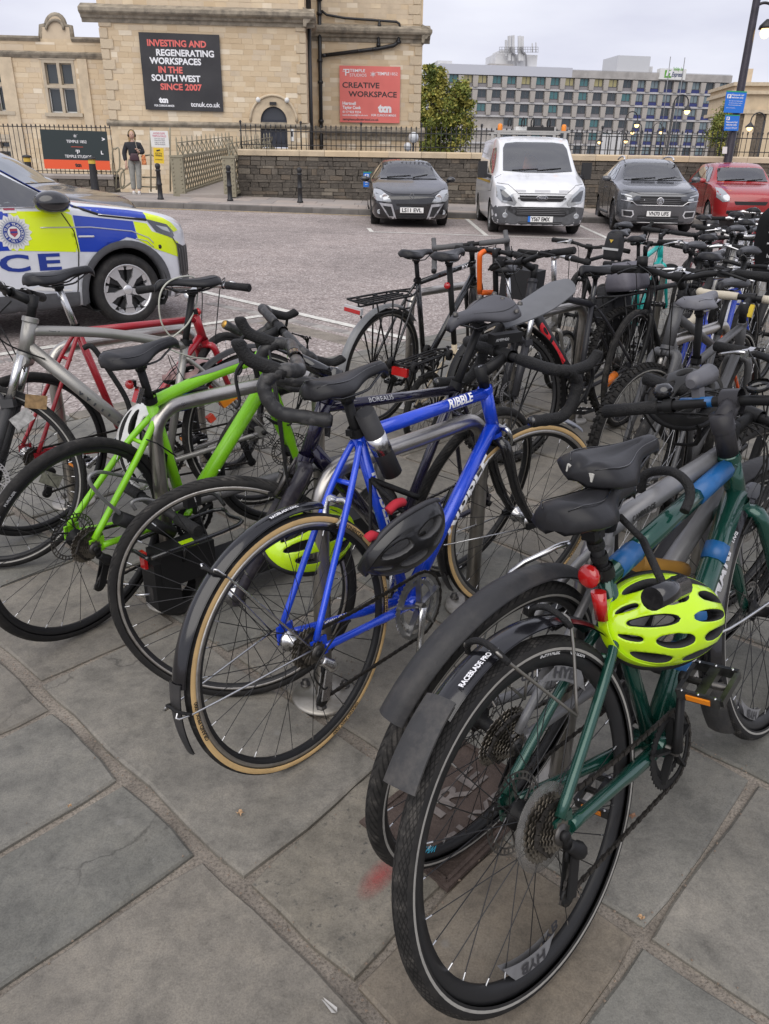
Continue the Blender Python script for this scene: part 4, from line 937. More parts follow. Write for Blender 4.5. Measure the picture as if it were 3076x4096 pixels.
# old stone building at far right
OP = Plane((46, 95, 0), R_(-6)); old = thing('gatehouse', 'old stone building with buff upper wall at far right', 'building')
q = MB(); a, za = OP.uz(1590, 178); b, _ = OP.uz(1720, 178); _, zm_ = OP.uz(1620, 238); wallbox(q, OP, a, b, zm_, za, -10, 0); q.build('upper_wall', ASH[0], old)
q = MB(); wallbox(q, OP, OP.uz(1592, 260)[0], b, -4, zm_, -10, .1); q.build('lower_wall', RUB[2], old)
q = MB()
for y in (178, 196, 238): _, zc = OP.uz(1620, y); wallbox(q, OP, a - .3, b, zc - .35, zc, -10.2, .4)
q.build('string_course', DRESS, old)
q = MB(); 
for x in (1598, 1645): a_, zc = OP.uz(x, 300); wallbox(q, OP, a_, a_ + 1.2, -4, zm_, -.3, .25)
q.build('buttress', ASH[0], old); q = MB(); a_, zc = OP.uz(1622, 165); wallbox(q, OP, a_, a_ + 1, za, za + 1.6, -4, -3); q.build('chimney', ASH[3], old)
# ---------------------------------------------------------------- trees
LEAFM = [mat('leaf_green', (.185, .215, .04), .7, var=.3, vs=1.), mat('leaf_yellow', (.33, .30, .06), .7, var=.25, vs=1.), mat('leaf_dark', (.09, .125, .03), .7, var=.3, vs=1.)]
BARK = mat('bark', (.10, .085, .07), .9, var=.3, vs=5, bump=.6)
def tree(c, base, blobs, n, sz, label, seed, name='tree'):
    r = random.Random(seed); t = thing(name, label, 'tree', Matrix.Translation((c[0], c[1], base)))
    top = max(b[2] + b[3] for b in blobs) - base
    tr = MB(); tr.tube([(0, 0, 0), (.05, 0, top * .4), (0, 0, top * .85)], [.24, .18, .05], 8)
    for b in blobs: tr.tube(spline([(0, 0, top * .3), ((b[0] - c[0]) * .5, (b[1] - c[1]) * .5, (b[2] - base) * .75), (b[0] - c[0], b[1] - c[1], b[2] - base)], 3), .05, 5)
    tr.build('trunk', BARK, t); cr = MB()
    clumps = []
    for b in blobs:
        for _ in range(int(16 * b[3])):
            d = V((r.gauss(0, 1), r.gauss(0, 1), r.gauss(0, 1))).normalized() * b[3] * r.uniform(.45, 1.0); clumps.append((V(b[:3]) + d, r.uniform(.28, .6) * b[3] ** .5, r.choices((0, 1, 2), (5, 4, 2))[0]))
    for _ in range(n):
        c_, cr_, mi = r.choice(clumps); p = c_ + V((r.gauss(0, .45), r.gauss(0, .45), r.gauss(0, .38))) * cr_ - V((c[0], c[1], base)); s = sz * r.uniform(.6, 1.3)
        a = V((r.gauss(0, 1), r.gauss(0, 1), r.gauss(0, .7))).normalized(); bb = a.cross(V((r.gauss(0, 1), r.gauss(0, 1), r.gauss(0, 1)))).normalized()
        cr.add([p - a * s, p + bb * s * .55, p + a * s, p - bb * s * .55], [(0, 1, 2, 3)], mi if r.random() < .75 else r.randrange(3))
    cr.build('crown', LEAFM, t, kind='stuff'); return t
TY = 62
def bl(dx, dy, rad): p = atY(dx, dy, TY); return (p.x, p.y, p.z, rad)
tree((atY(945, 300, TY).x, TY), -3.6, [bl(935, 190, 1.0), bl(950, 165, .7), bl(915, 215, 1.1), bl(985, 205, 1.0), bl(1000, 225, .7), bl(950, 240, 1.5), bl(930, 285, 1.6), bl(990, 275, 1.2), bl(905, 260, 1.3), bl(965, 310, 1.5), bl(920, 330, 1.2), bl(1003, 195, .5), bl(930, 155, .45)], 24000, .12, 'yellow green tree beside the stone building corner', 3)
TY = 80
tree((atY(1556, 300, TY).x, TY), -3.6, [bl(1556, 270, 1.2), bl(1568, 250, .9), bl(1548, 290, 1.0), bl(1560, 305, 1.2), bl(1580, 235, .8), bl(1590, 215, .5)], 5000, .1, 'small green tree at right behind the blue parking signs', 5)
# globe lamp on the building corner, street lamps
LAMPG = mat('lamp_glow', (.9, .7, .4), .3, emit=(1, .62, .22), es=3.); SILV = mat('globe_glass', (.6, .62, .64), .2)
gl_ = thing('globe_lamp', 'grey globe lamps on an iron post beside the tree', 'lamp', Matrix.Translation(atY(893, 300, 33.5)))
MB().sphere((0, 0, .05), .2, 12, 8).build('globe', SILV, gl_); MB().sphere((-.22, 0, -.28), .16, 12, 8).build('globe', SILV, gl_); q = MB(); q.tube([(0, 0, -2), (0, 0, -.1)], .04, 6); q.tube([(0, 0, -.6), (-.22, 0, -.45)], .03, 6); q.build('post', BLACKM, gl_)
def crook_lamp(label, dx, dy, Y, h_arm=1., side=1, s=1., zb_=-3.6, group='swan neck street lamps'):
    top = atY(dx, dy, Y); t = thing('street_lamp', label, 'street lamp', Matrix.Translation((top.x, Y, zb_)), group); H = top.z - zb_
    q = MB(); q.tube([(0, 0, 0), (0, 0, H)], .085 * s, 8); q.build('post', BLACKM, t)
    pts = [(0, 0, H - .05)] + [(side * s * .5 * (1 - math.cos(a)), 0, H + s * .5 * math.sin(a)) for a in [math.pi * k / 8 for k in range(1, 9)]] + [(side * s, 0, H - .15 * s)]
    q = MB(); q.tube(pts, .045 * s, 6); q.build('arm', BLACKM, t)
    q = MB(); q.lathe([(.05 * s, 0), (.1 * s, -.08 * s), (.32 * s, -.3 * s), (.34 * s, -.36 * s), (.28 * s, -.36 * s)], 12, 0, (side * s, 0, H - .12 * s), (0, 0, 1)); q.build('lantern', BLACKM, t)
    q = MB(); q.sphere((side * s, 0, H - .5 * s), .2 * s, 10, 7, 0, (1, 1, 1.1)); q.build('bulb', LAMPG, t); return t
for i, (dx, dy, Y, sd, s, lab) in enumerate(((1352, 255, 70, 1, .95, 'lit swan neck lamp in front of the hotel left of centre'), (1456, 222, 58, 1, .95, 'tall lit swan neck lamp in front of the navy panelled windows'), (1386, 276, 90, -1, .9, 'low lit lamp right of the middle lamp post'), (1412, 275, 95, 1, .9, 'low lit lamp beside the taller swan neck post'), (1316, 296, 85, -1, .9, 'small lit lamp over the white hoarding, left one'), (1334, 294, 88, 1, .9, 'small lit lamp over the white hoarding, right one'), (1652, 260, 60, -1, .95, 'lit swan neck lamp before the old stone building'))):
    crook_lamp(lab, dx, dy, Y, side=sd, s=s)
ho = thing('hoarding', 'white hoarding panel in front of the office block', 'hoarding'); pa, pb = atY(1302, 290, 120), atY(1350, 290, 120); MB().box(((pa.x + pb.x) / 2, 120, (pa.z - 4) / 2), (pb.x - pa.x, .2, pa.z + 4)).build('panel', RW, ho)
# --- near lamp post with the parking signs
lx, ly = atY(1566, 380, 24.3).x, 24.3
lpost = thing('lamp_post', 'tall dark lamp post carrying two blue parking signs', 'lamp post', Matrix.Translation((lx, ly, .1)))
q = MB(); q.lathe([(0, 0), (.2, 0), (.2, .1), (.15, .15), (.145, 1.3), (.115, 1.4), (.085, 8.5)], 16, 0, (0, 0, 0), (0, 0, 1)); q.build('shaft', mat('aged_black', (.035, .03, .04), .35, .2, var=.3, vs=6), lpost)
P = lambda x, y: atY(x, y, ly) - V((lx, ly, .1))
q = MB(); q.tube(spline([P(1618, 110), P(1622, 80), P(1627, 30), P(1637, 12), P(1652, 6), P(1668, 12), P(1672, 30), P(1664, 42)], 4), .035, 8); q.build('arm', BLACKM, lpost)
q = MB(); c = P(1658, 44); q.lathe([(.03, .03), (.06, 0), (.18, -.12), (.2, -.2), (.16, -.2)], 14, 0, c, (0, 0, 1)); q.build('lantern', BLACKM, lpost)
q = MB(); q.sphere(c - V((0, 0, .27)), .13, 12, 8, 0, (1, 1, 1.2)); q.build('bulb', LAMPG, lpost)
psign(((1569.6, 195.6), (1614, 197.7), (1605, 244.5), (1563, 243)), 24.1, 'upper blue parking sign on the lamp post', [('Network rail', 12.5, 10, 3.6, 26), ('vehicles only', 12.5, 15.5, 3.6, 26), ('Some rules and conditions apply', 8, 22, 1.6, 30), ('You must park within the markings', 8, 26.5, 1.6, 30), ('You must pay a parking charge', 8, 31, 1.6, 28), ('terms and conditions', 4, 37, 1.4, 20)], (44, 47), px=3, py=16, pw=8.5)
psign(((1567, 247.5), (1598, 248.5), (1594.5, 282.5), (1563.5, 282)), 24.1, 'lower blue parking sign on the lamp post', [('Network Rail', 3, 17.5, 3.6, 24), ('vehicles only', 3, 23, 3.6, 23.5), ('unauthorised vehicles may be', 3, 27.5, 1.5, 25), ('clamped or removed', 3, 30, 1.5, 24)], (31, 34), px=3, py=11.5, pw=7)
q = MB(); fz = lambda u, v: V((u, -.152, v)) ; qd = P(1566, 328)
sq = thing('number_plate', 'small white number plate low on the lamp post', 'number plate'); board(((1561, 317), (1571, 317), (1570, 332), (1560, 332)), WHITE, 'plate', sq, 24.12)
# ---------------------------------------------------------------- vehicles
def paint(name, col, rough=.25, metal=.0, dirt=.12): return mat(name, col, rough, metal, var=.04, vs=4, coat=.8, dirt=dirt, dcol=(.16, .15, .14), dscale=2.5)
CGL = mat('car_glass', (.075, .10, .105), .03, spec=1., coat=1.); BLKP = mat('black_plastic', (.016, .016, .017), .55, var=.1, vs=20); TYRE = mat('tyre_rubber', (.013, .0125, .0125), .75, var=.25, vs=12, dirt=.4, dcol=(.09, .08, .07), dscale=9)
CHROME = mat('chrome', (.75, .75, .76), .15, 1.); ALLOY = mat('alloy', (.68, .68, .69), .35, .75); LAMPC = mat('lamp_clear', (.42, .44, .46), .08, .4, coat=1.); LAMPD = mat('lamp_smoked', (.07, .075, .085), .08, .3, coat=1.)
PLATE = mat('plate_white', (.78, .78, .76), .4); GRILLE = mat('grille_black', (.012, .012, .013), .4); GAP = mat('shut_line', (.006, .006, .006), .8); WELL = mat('wheel_well', (.008, .008, .008), .95); AMBER = mat('amber', (.8, .25, .02), .2); REDL = mat('red_lens', (.45, .012, .012), .15, coat=.8)
def m_screen():
    m = bpy.data.materials.new('clear_screen'); m.use_nodes = True; n, l = m.node_tree.nodes, m.node_tree.links; n.clear(); o = n.new('ShaderNodeOutputMaterial'); x = n.new('ShaderNodeMixShader'); t = n.new('ShaderNodeBsdfTransparent'); t.inputs[0].default_value = (.78, .85, .83, 1)
    g = n.new('ShaderNodeBsdfGlossy'); g.inputs['Roughness'].default_value = .02; f = n.new('ShaderNodeFresnel'); f.inputs['IOR'].default_value = 1.9; a_ = n.new('ShaderNodeMath'); a_.operation = 'ADD'; a_.use_clamp = True; a_.inputs[1].default_value = .13; l.new(f.outputs[0], a_.inputs[0]); l.new(a_.outputs[0], x.inputs[0]); l.new(t.outputs[0], x.inputs[1]); l.new(g.outputs[0], x.inputs[2]); l.new(x.outputs[0], o.inputs[0]); return m
SCR = m_screen(); CLOTH = mat('seat_cloth', (.05, .05, .055), .9, var=.2, vs=20)
def inside(p, poly):
    c = False; n = len(poly)
    for i in range(n):
        (x0, y0), (x1, y1) = poly[i], poly[i - 1]
        if (y0 > p[1]) != (y1 > p[1]) and p[0] < (x1 - x0) * (p[1] - y0) / (y1 - y0) + x0: c = not c
    return c
class Car:
    def __init__(s, name, label, cat, spec, body_mat, M, tool=None):
        s.sp = spec; s.root = thing(name, label, cat, M); s.M = M
        L = spec['L']; N = 96; xs = [-L * (.5 - .5 * math.cos(math.pi * i / N)) * 1. for i in range(N + 1)]
        g = lambda k, x: interp(spec[k], -x)
        mb = MB(); K = 0; rings = []
        for x in xs:
            w, b, t, lo, rw = g('wid', x), g('belt', x), g('top', x), g('low', x), g('rw', x)
            cr = spec.get('crown', .05) * min(1, w)
            re = max(b + .01, t - cr) if t - b > .12 else lerp(b, t, .75)
            pts = [(0, lo), (w * .5, lo), (w * .86, lo + .01), (w * .96, lo + .07), (w * .99, lerp(lo, b, .3)), (w, lerp(lo, b, .55)), (w * .995, lerp(lo, b, .8)), (w * .97, b), (lerp(w * .97, rw, .33), lerp(b, re, .36)), (lerp(w * .97, rw, .68), lerp(b, re, .7)), (rw, re), (rw * .9, lerp(re, t, .45)), (rw * .55, lerp(re, t, .85)), (0, t)]
            P = spline([(0, a, c) for a, c in pts], 3); ring = [V((x, p.y, p.z)) for p in P]
            full = ring + [V((x, -p.y, p.z)) for p in reversed(ring[1:-1])]; rings.append(full)
        n = len(rings[0]); vs = [p for r in rings for p in r]; fs = []
        for i in range(N):
            for k in range(n): fs.append((i * n + k, (i + 1) * n + k, (i + 1) * n + (k + 1) % n, i * n + (k + 1) % n))
        fs.append(list(range(n))); fs.append([N * n + k for k in reversed(range(n))])
        s.bvh = BVHTree.FromPolygons([tuple(p) for p in vs], fs)
        # wheel openings
        keep = []; ra = spec['ra']; wz = spec['R']
        for p in vs:
            for wx in spec['wx']:
                d = V((p.x - wx, p.z - wz)); 
                if abs(p.y) > .45 and abs(d.length - ra) < .05 and p.z > .12: q = d.normalized() * ra; p.x, p.z = wx + q.x, wz + q.y
        for f in fs:
            c = sum((vs[i] for i in f), V((0, 0, 0))) / len(f)
            if any((c.x - wx) ** 2 + (c.z - wz) ** 2 < (ra * .995) ** 2 for wx in spec['wx']) and abs(c.y) > .45 and len(f) == 4: continue
            keep.append(f)
        mb.add(vs, keep, 0, True); s.body = mb.build('body', body_mat, s.root)
        for wx in spec['wx']:
            for sd in (-1, 1):
                w = g('wid', wx); wm = MB(); wm.lathe([(ra * 1.02, 0), (ra * 1.02, .35), (0.01, .35)], 24, 0, (wx, sd * (w - .02), wz), (0, -sd, 0)); wm.v = [(x, y, max(z, .17)) for x, y, z in wm.v]
                wm.build('wheel_well', WELL, s.root)
    def wheels(s, front_only=False, style='five', steer=0., tyre=TYRE, rimm=ALLOY):
        sp = s.sp; R = sp['R']; tw = .205; rr = sp.get('rr', R * .68)
        tm = MB(); pr = [(rr, -tw / 2 + .02), (rr + .02, -tw / 2), (R - .035, -tw / 2), (R - .008, -tw / 2 + .025), (R, -tw / 4), (R, tw / 4), (R - .008, tw / 2 - .025), (R - .035, tw / 2), (rr + .02, tw / 2), (rr, tw / 2 - .02)]
        tm.lathe(pr, 40); tme = tm.mesh('tyre', tyre)
        for k, wx in enumerate(sp['wx']):
            for sd in (-1, 1):
                w = interp(sp['wid'], -wx); rm = MB()
                # sd=-1: right hand side; outside face points to sd
                rm.lathe([(rr - .035, .0), (rr - .01, .085), (rr + .004, .09), (rr + .004, -.09)], 40, 0, (0, 0, 0), (0, sd, 0)); rm.lathe([(0.0, .012), (rr - .03, .0)], 24, 2, (0, 0, 0), (0, sd, 0)); rm.lathe([(0, .085), (.035, .083), (.055, .07), (.07, .03)], 16, 0, (0, 0, 0), (0, sd, 0))
                for i in range(5):
                    a = 2 * math.pi * i / 5 - math.pi / 2; ca, sa = math.cos(a), math.sin(a)
                    def P(r, t, h): return V((r * ca - t * sa, sd * h, r * sa + t * ca))
                    if style == 'star':  # broad machined spokes with dark double inserts
                        for (r0, t0, r1, t1, m_, h) in ((.05, .030, rr * .60, .024, 0, .078), (rr * .58, .03, rr - .01, .062, 0, .074), (.06, .056, rr - .02, .014, 1, .05)):
                            if m_ == 1:
                                for q in (-1, 1):
                                    o = [P(.06, q * .03, h), P(rr * .62, q * .085, h), P(rr - .015, q * .12, h), P(rr - .015, q * .07, h), P(rr * .5, q * .024, h)]
                                    rm.add(o + [v - V((0, sd * .04, 0)) for v in o], [(0, 1, 2, 3, 4)] + [(j, (j + 1) % 5, (j + 1) % 5 + 5, j + 5) for j in range(5)], 1)
                                    o = [P(rr * .66, q * .105, h + .012), P(rr - .012, q * .135, h + .02), P(rr - .01, q * .055, h + .02), P(rr * .8, q * .06, h + .014)]
                                    rm.add(o + [v - V((0, sd * .04, 0)) for v in o], [(0, 1, 2, 3)] + [(j, (j + 1) % 4, (j + 1) % 4 + 4, j + 4) for j in range(4)], 0)
                            else:
                                o = [P(r0, -t0, h), P(r0, t0, h), P(r1, t1, h), P(r1, -t1, h)]
                                rm.add(o + [v - V((0, sd * .05, 0)) for v in o], [(0, 1, 2, 3), (0, 1, 5, 4), (1, 2, 6, 5), (2, 3, 7, 6), (3, 0, 4, 7)], 0)
                        rm.lathe([(0, .0), (.012, .0), (.012, -.03)], 8, 2, P(.075, .0, .079) if 0 else V(((.078) * math.cos(a + .63), sd * .080, .078 * math.sin(a + .63))), (0, sd, 0))
                    else:
                        for q in ((-1, 1) if style == 'twin' else (0,)):
                            o = [P(.05, q * .02 - .025, .07), P(.05, q * .02 + .025, .07), P(rr - .01, q * .06 + .028, .075), P(rr - .01, q * .06 - .028, .075)]
                            rm.add(o + [v - V((0, sd * .05, 0)) for v in o], [(0, 1, 2, 3), (0, 1, 5, 4), (1, 2, 6, 5), (2, 3, 7, 6), (3, 0, 4, 7)], 0)
                M = Matrix.Translation((wx, sd * (w - .115), R)) @ Matrix.Rotation(steer if k == 0 else 0, 4, 'Z')
                wo = link('wheel', rm.mesh('rim', [rimm, BLKP, GRILLE]), s.root, M); link('tyre', tme, wo)
    def decal(s, out, axis, m, name, parent=None, off=.006, L=.07, sd=-1, thick=.0, pane=False):
        """a fitted panel: outline (a, b) pressed onto the body along axis ('x': y,z from the front; 'y': x,z from side sd; 'z': x,y from above)"""
        bm = bmesh.new()
        if axis == 'x': P = [V((3, a, b)) for a, b in out]; D = V((-1, 0, 0))
        elif axis == 'y': P = [V((a, 3 * sd, b)) for a, b in out]; D = V((0, -sd, 0))
        else: P = [V((a, b, 4)) for a, b in out]; D = V((0, 0, -1))
        vs = [bm.verts.new(p) for p in P]; bm.faces.new(vs); bmesh.ops.triangulate(bm, faces=bm.faces[:])
        for _ in range(6):
            es = [e for e in bm.edges if e.calc_length() > L]
            if not es: break
            bmesh.ops.subdivide_edges(bm, edges=es, cuts=1); bmesh.ops.triangulate(bm, faces=[f for f in bm.faces if len(f.verts) > 3])
        mb = MB(); bm.verts.index_update(); pts = []
        for v in bm.verts:
            h, nn, _, _ = s.bvh.ray_cast(v.co, D)
            if h is None:
                h, nn, _, _ = s.bvh.find_nearest(v.co + D * 3); 
            if nn.dot(D) > 0: nn = -nn
            pts.append(h + nn * off)
        fl = [[v.index for v in f.verts] for f in bm.faces]; bm.free()
        for f in fl:
            a, b, c = (pts[i] for i in f)
            if (b - a).cross(c - a).dot(D) > 0: f.reverse()
        mb.add(pts, fl, 0, True)
        return mb.build(name, m, parent or s.root)
    def screen(s, out, axis, fr=.05, sd=-1, name='windscreen'):
        n = len(out); cx = sum(a for a, b in out) / n; cz = sum(b for a, b in out) / n
        ins = lambda d: [(cx + (a - cx) * (1 - d / max(.15, abs(a - cx))) if abs(a - cx) > .01 else a, cz + (b - cz) * (1 - d / max(.12, abs(b - cz)))) for a, b in out]
        bm = bmesh.new(); bm.from_mesh(s.body.data); I = ins(fr * .55); kill = []
        for f in bm.faces:
            c = f.calc_center_median()
            if axis == 'x' and c.x > s.sp['cab'] and inside((c.y, c.z), I): kill.append(f)
            if axis == 'y' and c.y * sd > .3 and inside((c.x, c.z), I): kill.append(f)
        bmesh.ops.delete(bm, geom=kill, context='FACES'); bm.to_mesh(s.body.data); bm.free()
        s.decal(out, axis, SCR, name, off=.012, L=.10, sd=sd); i2 = ins(fr); s.decal(list(out) + [out[0], i2[0]] + i2[:0:-1] + [i2[0]], axis, GRILLE, 'screen_border', off=.006, L=.06, sd=sd)
    def cabin(s, x, z, w=.38, h=.62):
        s.box((x + .75, 0, z - .09), (.5, 1.25, .08), 'dashboard', BLKP)
        for k in (-1, 1):
            q = MB(); q.sphere((x, k * w, z), 1, 12, 8, 0, (.10, .24, h * .55)); q.sphere((x - .02, k * w, z + h * .62), 1, 10, 8, 0, (.06, .13, .10)); q.build('seat', CLOTH, s.root)
        q = MB(); c = V((x + .50, w, z + .10)); q.tube([c + V((.06 * math.cos(a), .18 * math.sin(a), .17 * math.cos(a))) for a in [2 * math.pi * i / 20 for i in range(20)]], .014, 6, closed=True); q.build('steering_wheel', BLKP, s.root); q = MB(); q.box((x + .42, 0, z + .42), (.03, .18, .05)); q.build('rear_mirror', BLKP, s.root)
    def mirror_y(s, out): return [(-a, b) for a, b in out]
    def both(s, out, *a, **k): s.decal(out, *a, **k); s.decal(s.mirror_y(out), *a, **k)
    def line(s, pts, axis, w=.006, m=None, name='shut_line', parent=None, sd=-1, off=.002):
        D = {'x': V((-1, 0, 0)), 'y': V((0, -sd, 0)), 'z': V((0, 0, -1))}[axis]; q = []
        for i in range(len(pts) - 1):
            for k in range(6): q.append(V(pts[i]).lerp(V(pts[i + 1]), k / 6))
        q.append(V(pts[-1])); out = []
        for p in q:
            o = V((3, p.x, p.y)) if axis == 'x' else (V((p.x, 3 * sd, p.y)) if axis == 'y' else V((p.x, p.y, 4)))
            h, nn, _, _ = s.bvh.ray_cast(o, D)
            if h is None: h, nn, _, _ = s.bvh.find_nearest(o + D * 3)
            if h is not None: out.append(h + (nn if nn.dot(D) < 0 else -nn) * off)
        mb = MB(); mb.tube(out, w, 4); return mb.build(name, m or GAP, parent or s.root)
    def surf(s, axis, a, b, sd=-1, off=.008):
        o = V((3, a, b)) if axis == 'x' else (V((a, 3 * sd, b)) if axis == 'y' else V((a, b, 4))); D = {'x': V((-1, 0, 0)), 'y': V((0, -sd, 0)), 'z': V((0, 0, -1))}[axis]
        h, nn, _, _ = s.bvh.ray_cast(o, D)
        if h is None: h, nn, _, _ = s.bvh.find_nearest(o + D * 3)
        if nn.dot(D) > 0: nn = -nn
        return h + nn * off
    def part(s, mb, name, m, parent=None): return mb.build(name, m, parent or s.root)
    def box(s, c, d, name, m, parent=None, rot=None): q = MB(); q.box(c, d, 0, rot); return q.build(name, m, parent or s.root)
    def plate(s, z, txt, w=.52, x=.02, eu=False, y=0):
        p = s.box((x, y, z), (.012, w, .112), 'number_plate', PLATE); tx = MB()
        write(tx, txt, lambda u, v: V((x + .008, y + u, z - .038 + v)), .076, 0, .03, width=w * (.76 if eu else .84), align='c' ); 
        tx.build('lettering', [P_B], p)
        if eu: q = MB(); q.box((x + .002, y - w / 2 + .025, z), (.012, .05, .112)); q.build('band', BLUE, p)
    def mirrors(s, x, z, m, w=.11, dy=.12, h=.13):
        for sd in (-1, 1):
            y = sd * (interp(s.sp['wid'], -x) + dy); q = MB(); q.sphere((x, y, z), 1, 12, 8, 0, (.075, w, h / 2)); o = q.build('mirror', m, s.root); q = MB(); q.bar((x, y - sd * .03, z - .04), (x + .02, y - sd * (dy + .04), z - .08), .05, .03); q.build('arm', BLKP, o)
    def wipers(s, pts):
        for a, b in pts:
            q = MB(); q.tube([s.surf('x', *a, off=.02), s.surf('x', *lerp2(a, b, .5), off=.025), s.surf('x', *b, off=.02)], .009, 4); q.build('wiper', BLKP, s.root)
def lerp2(a, b, t): return (lerp(a[0], b[0], t), lerp(a[1], b[1], t))
def place(x, y, yaw): return Matrix.Translation((x, y, gz(x, y))) @ Matrix.Rotation(yaw, 4, 'Z')
# --- black hatchback
sp_meg = dict(cab=-2.2, L=4.3, R=.32, ra=.36, wx=(-.88, -3.52), crown=.07,
    top=[(0, .66), (.06, .71), (.3, .80), (.7, .90), (1.0, .97), (1.08, .99), (1.9, 1.37), (2.5, 1.42), (3.2, 1.35), (3.9, 1.05), (4.3, .8)],
    belt=[(0, .58), (.1, .66), (.4, .77), (1.0, .92), (2, .97), (3.5, 1.02), (4.3, .75)], wid=[(0, .60), (.04, .68), (.12, .77), (.3, .85), (.7, .895), (3.5, .90), (4.1, .8), (4.3, .66)],
    rw=[(0, .5), (.3, .66), (1.0, .74), (1.08, .72), (1.9, .57), (3.2, .54), (4.3, .5)], low=[(0, .19), (.3, .17), (4, .2), (4.3, .3)])
c = Car('parked_car', 'black hatchback parked facing us with silver bumper strakes', 'car', sp_meg, paint('gloss_black_paint', (.010, .010, .012), .2), place(.50, 18.45, R_(-87)))
c.screen([(-.66, .995), (.66, .995), (.575, 1.33), (.4, 1.365), (-.4, 1.365), (-.575, 1.33)], 'x'); c.cabin(-2.2, .82)
c.both([(-1.5, .98), (-2.0, 1.28), (-2.9, 1.27), (-3.4, 1.12), (-3.3, 1.04)], 'y', CGL, 'side_window', sd=-1) if 0 else [c.decal([(-1.5, .98), (-2.0, 1.28), (-2.9, 1.27), (-3.4, 1.12), (-3.3, 1.04)], 'y', CGL, 'side_window', sd=k) for k in (-1, 1)]
c.both([(-.83, .79), (-.68, .775), (-.52, .66), (-.45, .54), (-.50, .53), (-.76, .56), (-.86, .63)], 'x', LAMPC, 'headlight', off=.008)
for k in (-1, 1): q = MB(); p = c.surf('x', .60 * k, .63, off=.012); q.lathe([(.07, 0), (.055, .006), (.04, -.01), (0, -.015)], 16, 0, p, (1, 0, 0)); q.build('lens', CHROME, c.root)
c.decal([(-.36, .505), (.36, .505), (.33, .455), (-.33, .455)], 'x', GRILLE, 'upper_grille')
c.decal([(-.33, .285), (.33, .285), (.30, .13), (-.30, .13)], 'x', GRILLE, 'lower_grille')
c.both([(-.72, .52), (-.44, .495), (-.33, .16), (-.36, .14), (-.50, .19), (-.56, .36)], 'x', mat('silver_paint', (.52, .52, .54), .3, .7), 'strake', off=.007)
c.both([(-.64, .46), (-.46, .44), (-.40, .24), (-.50, .24), (-.57, .36)], 'x', GRILLE, 'side_vent', off=.012)
for k in (-1, 1): q = MB(); q.lathe([(.05, 0), (.05, .012), (.035, .004), (0, .008)], 14, 0, c.surf('x', .72 * k, .33, off=.0), (1, 0, 0)); q.build('fog_lamp', LAMPC, c.root)
for z in (.17, .21, .25): c.line([(-.31, z), (.31, z)], 'x', .006, BLKP, 'slat', off=.012)
q = MB(); b0 = c.surf('x', 0, .66, off=.015)
for (a, d) in (((0, .075), (.045, 0)), ((.045, 0), (0, -.075)), ((0, -.075), (-.045, 0)), ((-.045, 0), (0, .075))): q.bar(b0 + V((0, a[0], a[1])), b0 + V((0, d[0], d[1])), .016, .022, up=(1, 0, 0))
q.build('badge', CHROME, c.root)
c.plate(.375, 'LS11 EVL', x=.045); c.mirrors(-1.35, .98, MATS['gloss_black_paint']); c.wheels(style='twin'); c.line([(-.78, .82), (-.60, .76), (-.42, .70), (.42, .70), (.60, .76), (.78, .82)], 'x', .004)
c.wipers([((-.5, 1.01), (.05, 1.05)), ((.1, 1.01), (.45, 1.07))])
# --- white van
sp_van = dict(cab=-2.1, L=4.97, R=.335, ra=.39, wx=(-.93, -3.86), crown=.06,
    top=[(0, .86), (.05, .96), (.15, 1.03), (.5, 1.14), (.80, 1.23), (.88, 1.27), (1.75, 1.84), (2.0, 1.93), (2.4, 1.97), (4.6, 1.97), (4.97, 1.9)],
    belt=[(0, .74), (.1, .84), (.5, 1.0), (1.0, 1.12), (2, 1.15), (4.97, 1.15)], wid=[(0, .74), (.05, .83), (.15, .91), (.4, .965), (.8, .985), (4.6, .985), (4.97, .95)],
    rw=[(0, .62), (.15, .74), (.5, .80), (.85, .82), (1.75, .77), (2.2, .80), (4.97, .80)], low=[(0, .22), (.3, .20), (4.97, .25)])
WHT = paint('white_van_paint', (.74, .75, .77), .3, dirt=.12)
c = Car('white_van', 'white van with roof bars and amber beacons parked facing us', 'van', sp_van, WHT, place(3.16, 17.25, R_(-91)))
c.screen([(-.74, 1.255), (-.3, 1.225), (.3, 1.225), (.74, 1.255), (.70, 1.70), (.64, 1.80), (.4, 1.83), (-.4, 1.83), (-.64, 1.80), (-.70, 1.70)], 'x'); c.cabin(-2.1, 1.15)
for k in (-1, 1): c.decal([(-1.15, 1.2), (-1.30, 1.2), (-2.15, 1.2), (-2.2, 1.7), (-1.85, 1.72), (-1.55, 1.52)], 'y', CGL, 'side_window', sd=k)
c.both([(-.93, .98), (-.80, .96), (-.62, .82), (-.52, .66), (-.56, .60), (-.82, .66), (-.92, .76)], 'x', LAMPC, 'headlight', off=.008); c.both([(-.86, .90), (-.78, .88), (-.64, .76), (-.60, .68), (-.80, .70)], 'x', LAMPD, 'lamp_bowl', off=.014)
c.decal([(-.47, .80), (.47, .80), (.44, .70), (.38, .685), (-.38, .685), (-.44, .70)], 'x', GRILLE, 'upper_grille'); c.decal([(-.45, .58), (.45, .58), (.55, .44), (.50, .40), (-.50, .40), (-.55, .44)], 'x', GRILLE, 'grille', off=.008)
for z in (.44, .475, .51, .545): c.line([(-.5, z), (.5, z)], 'x', .008, mat('grey_slat', (.12, .12, .125), .4), 'slat', off=.012)
c.line([(-.5, .75), (.5, .75)], 'x', .012, mat('grey_slat', (.12, .12, .125), .4), 'slat', off=.012)
PLG = mat('grey_bumper', (.085, .088, .095), .6, var=.15, vs=15, dirt=.3)
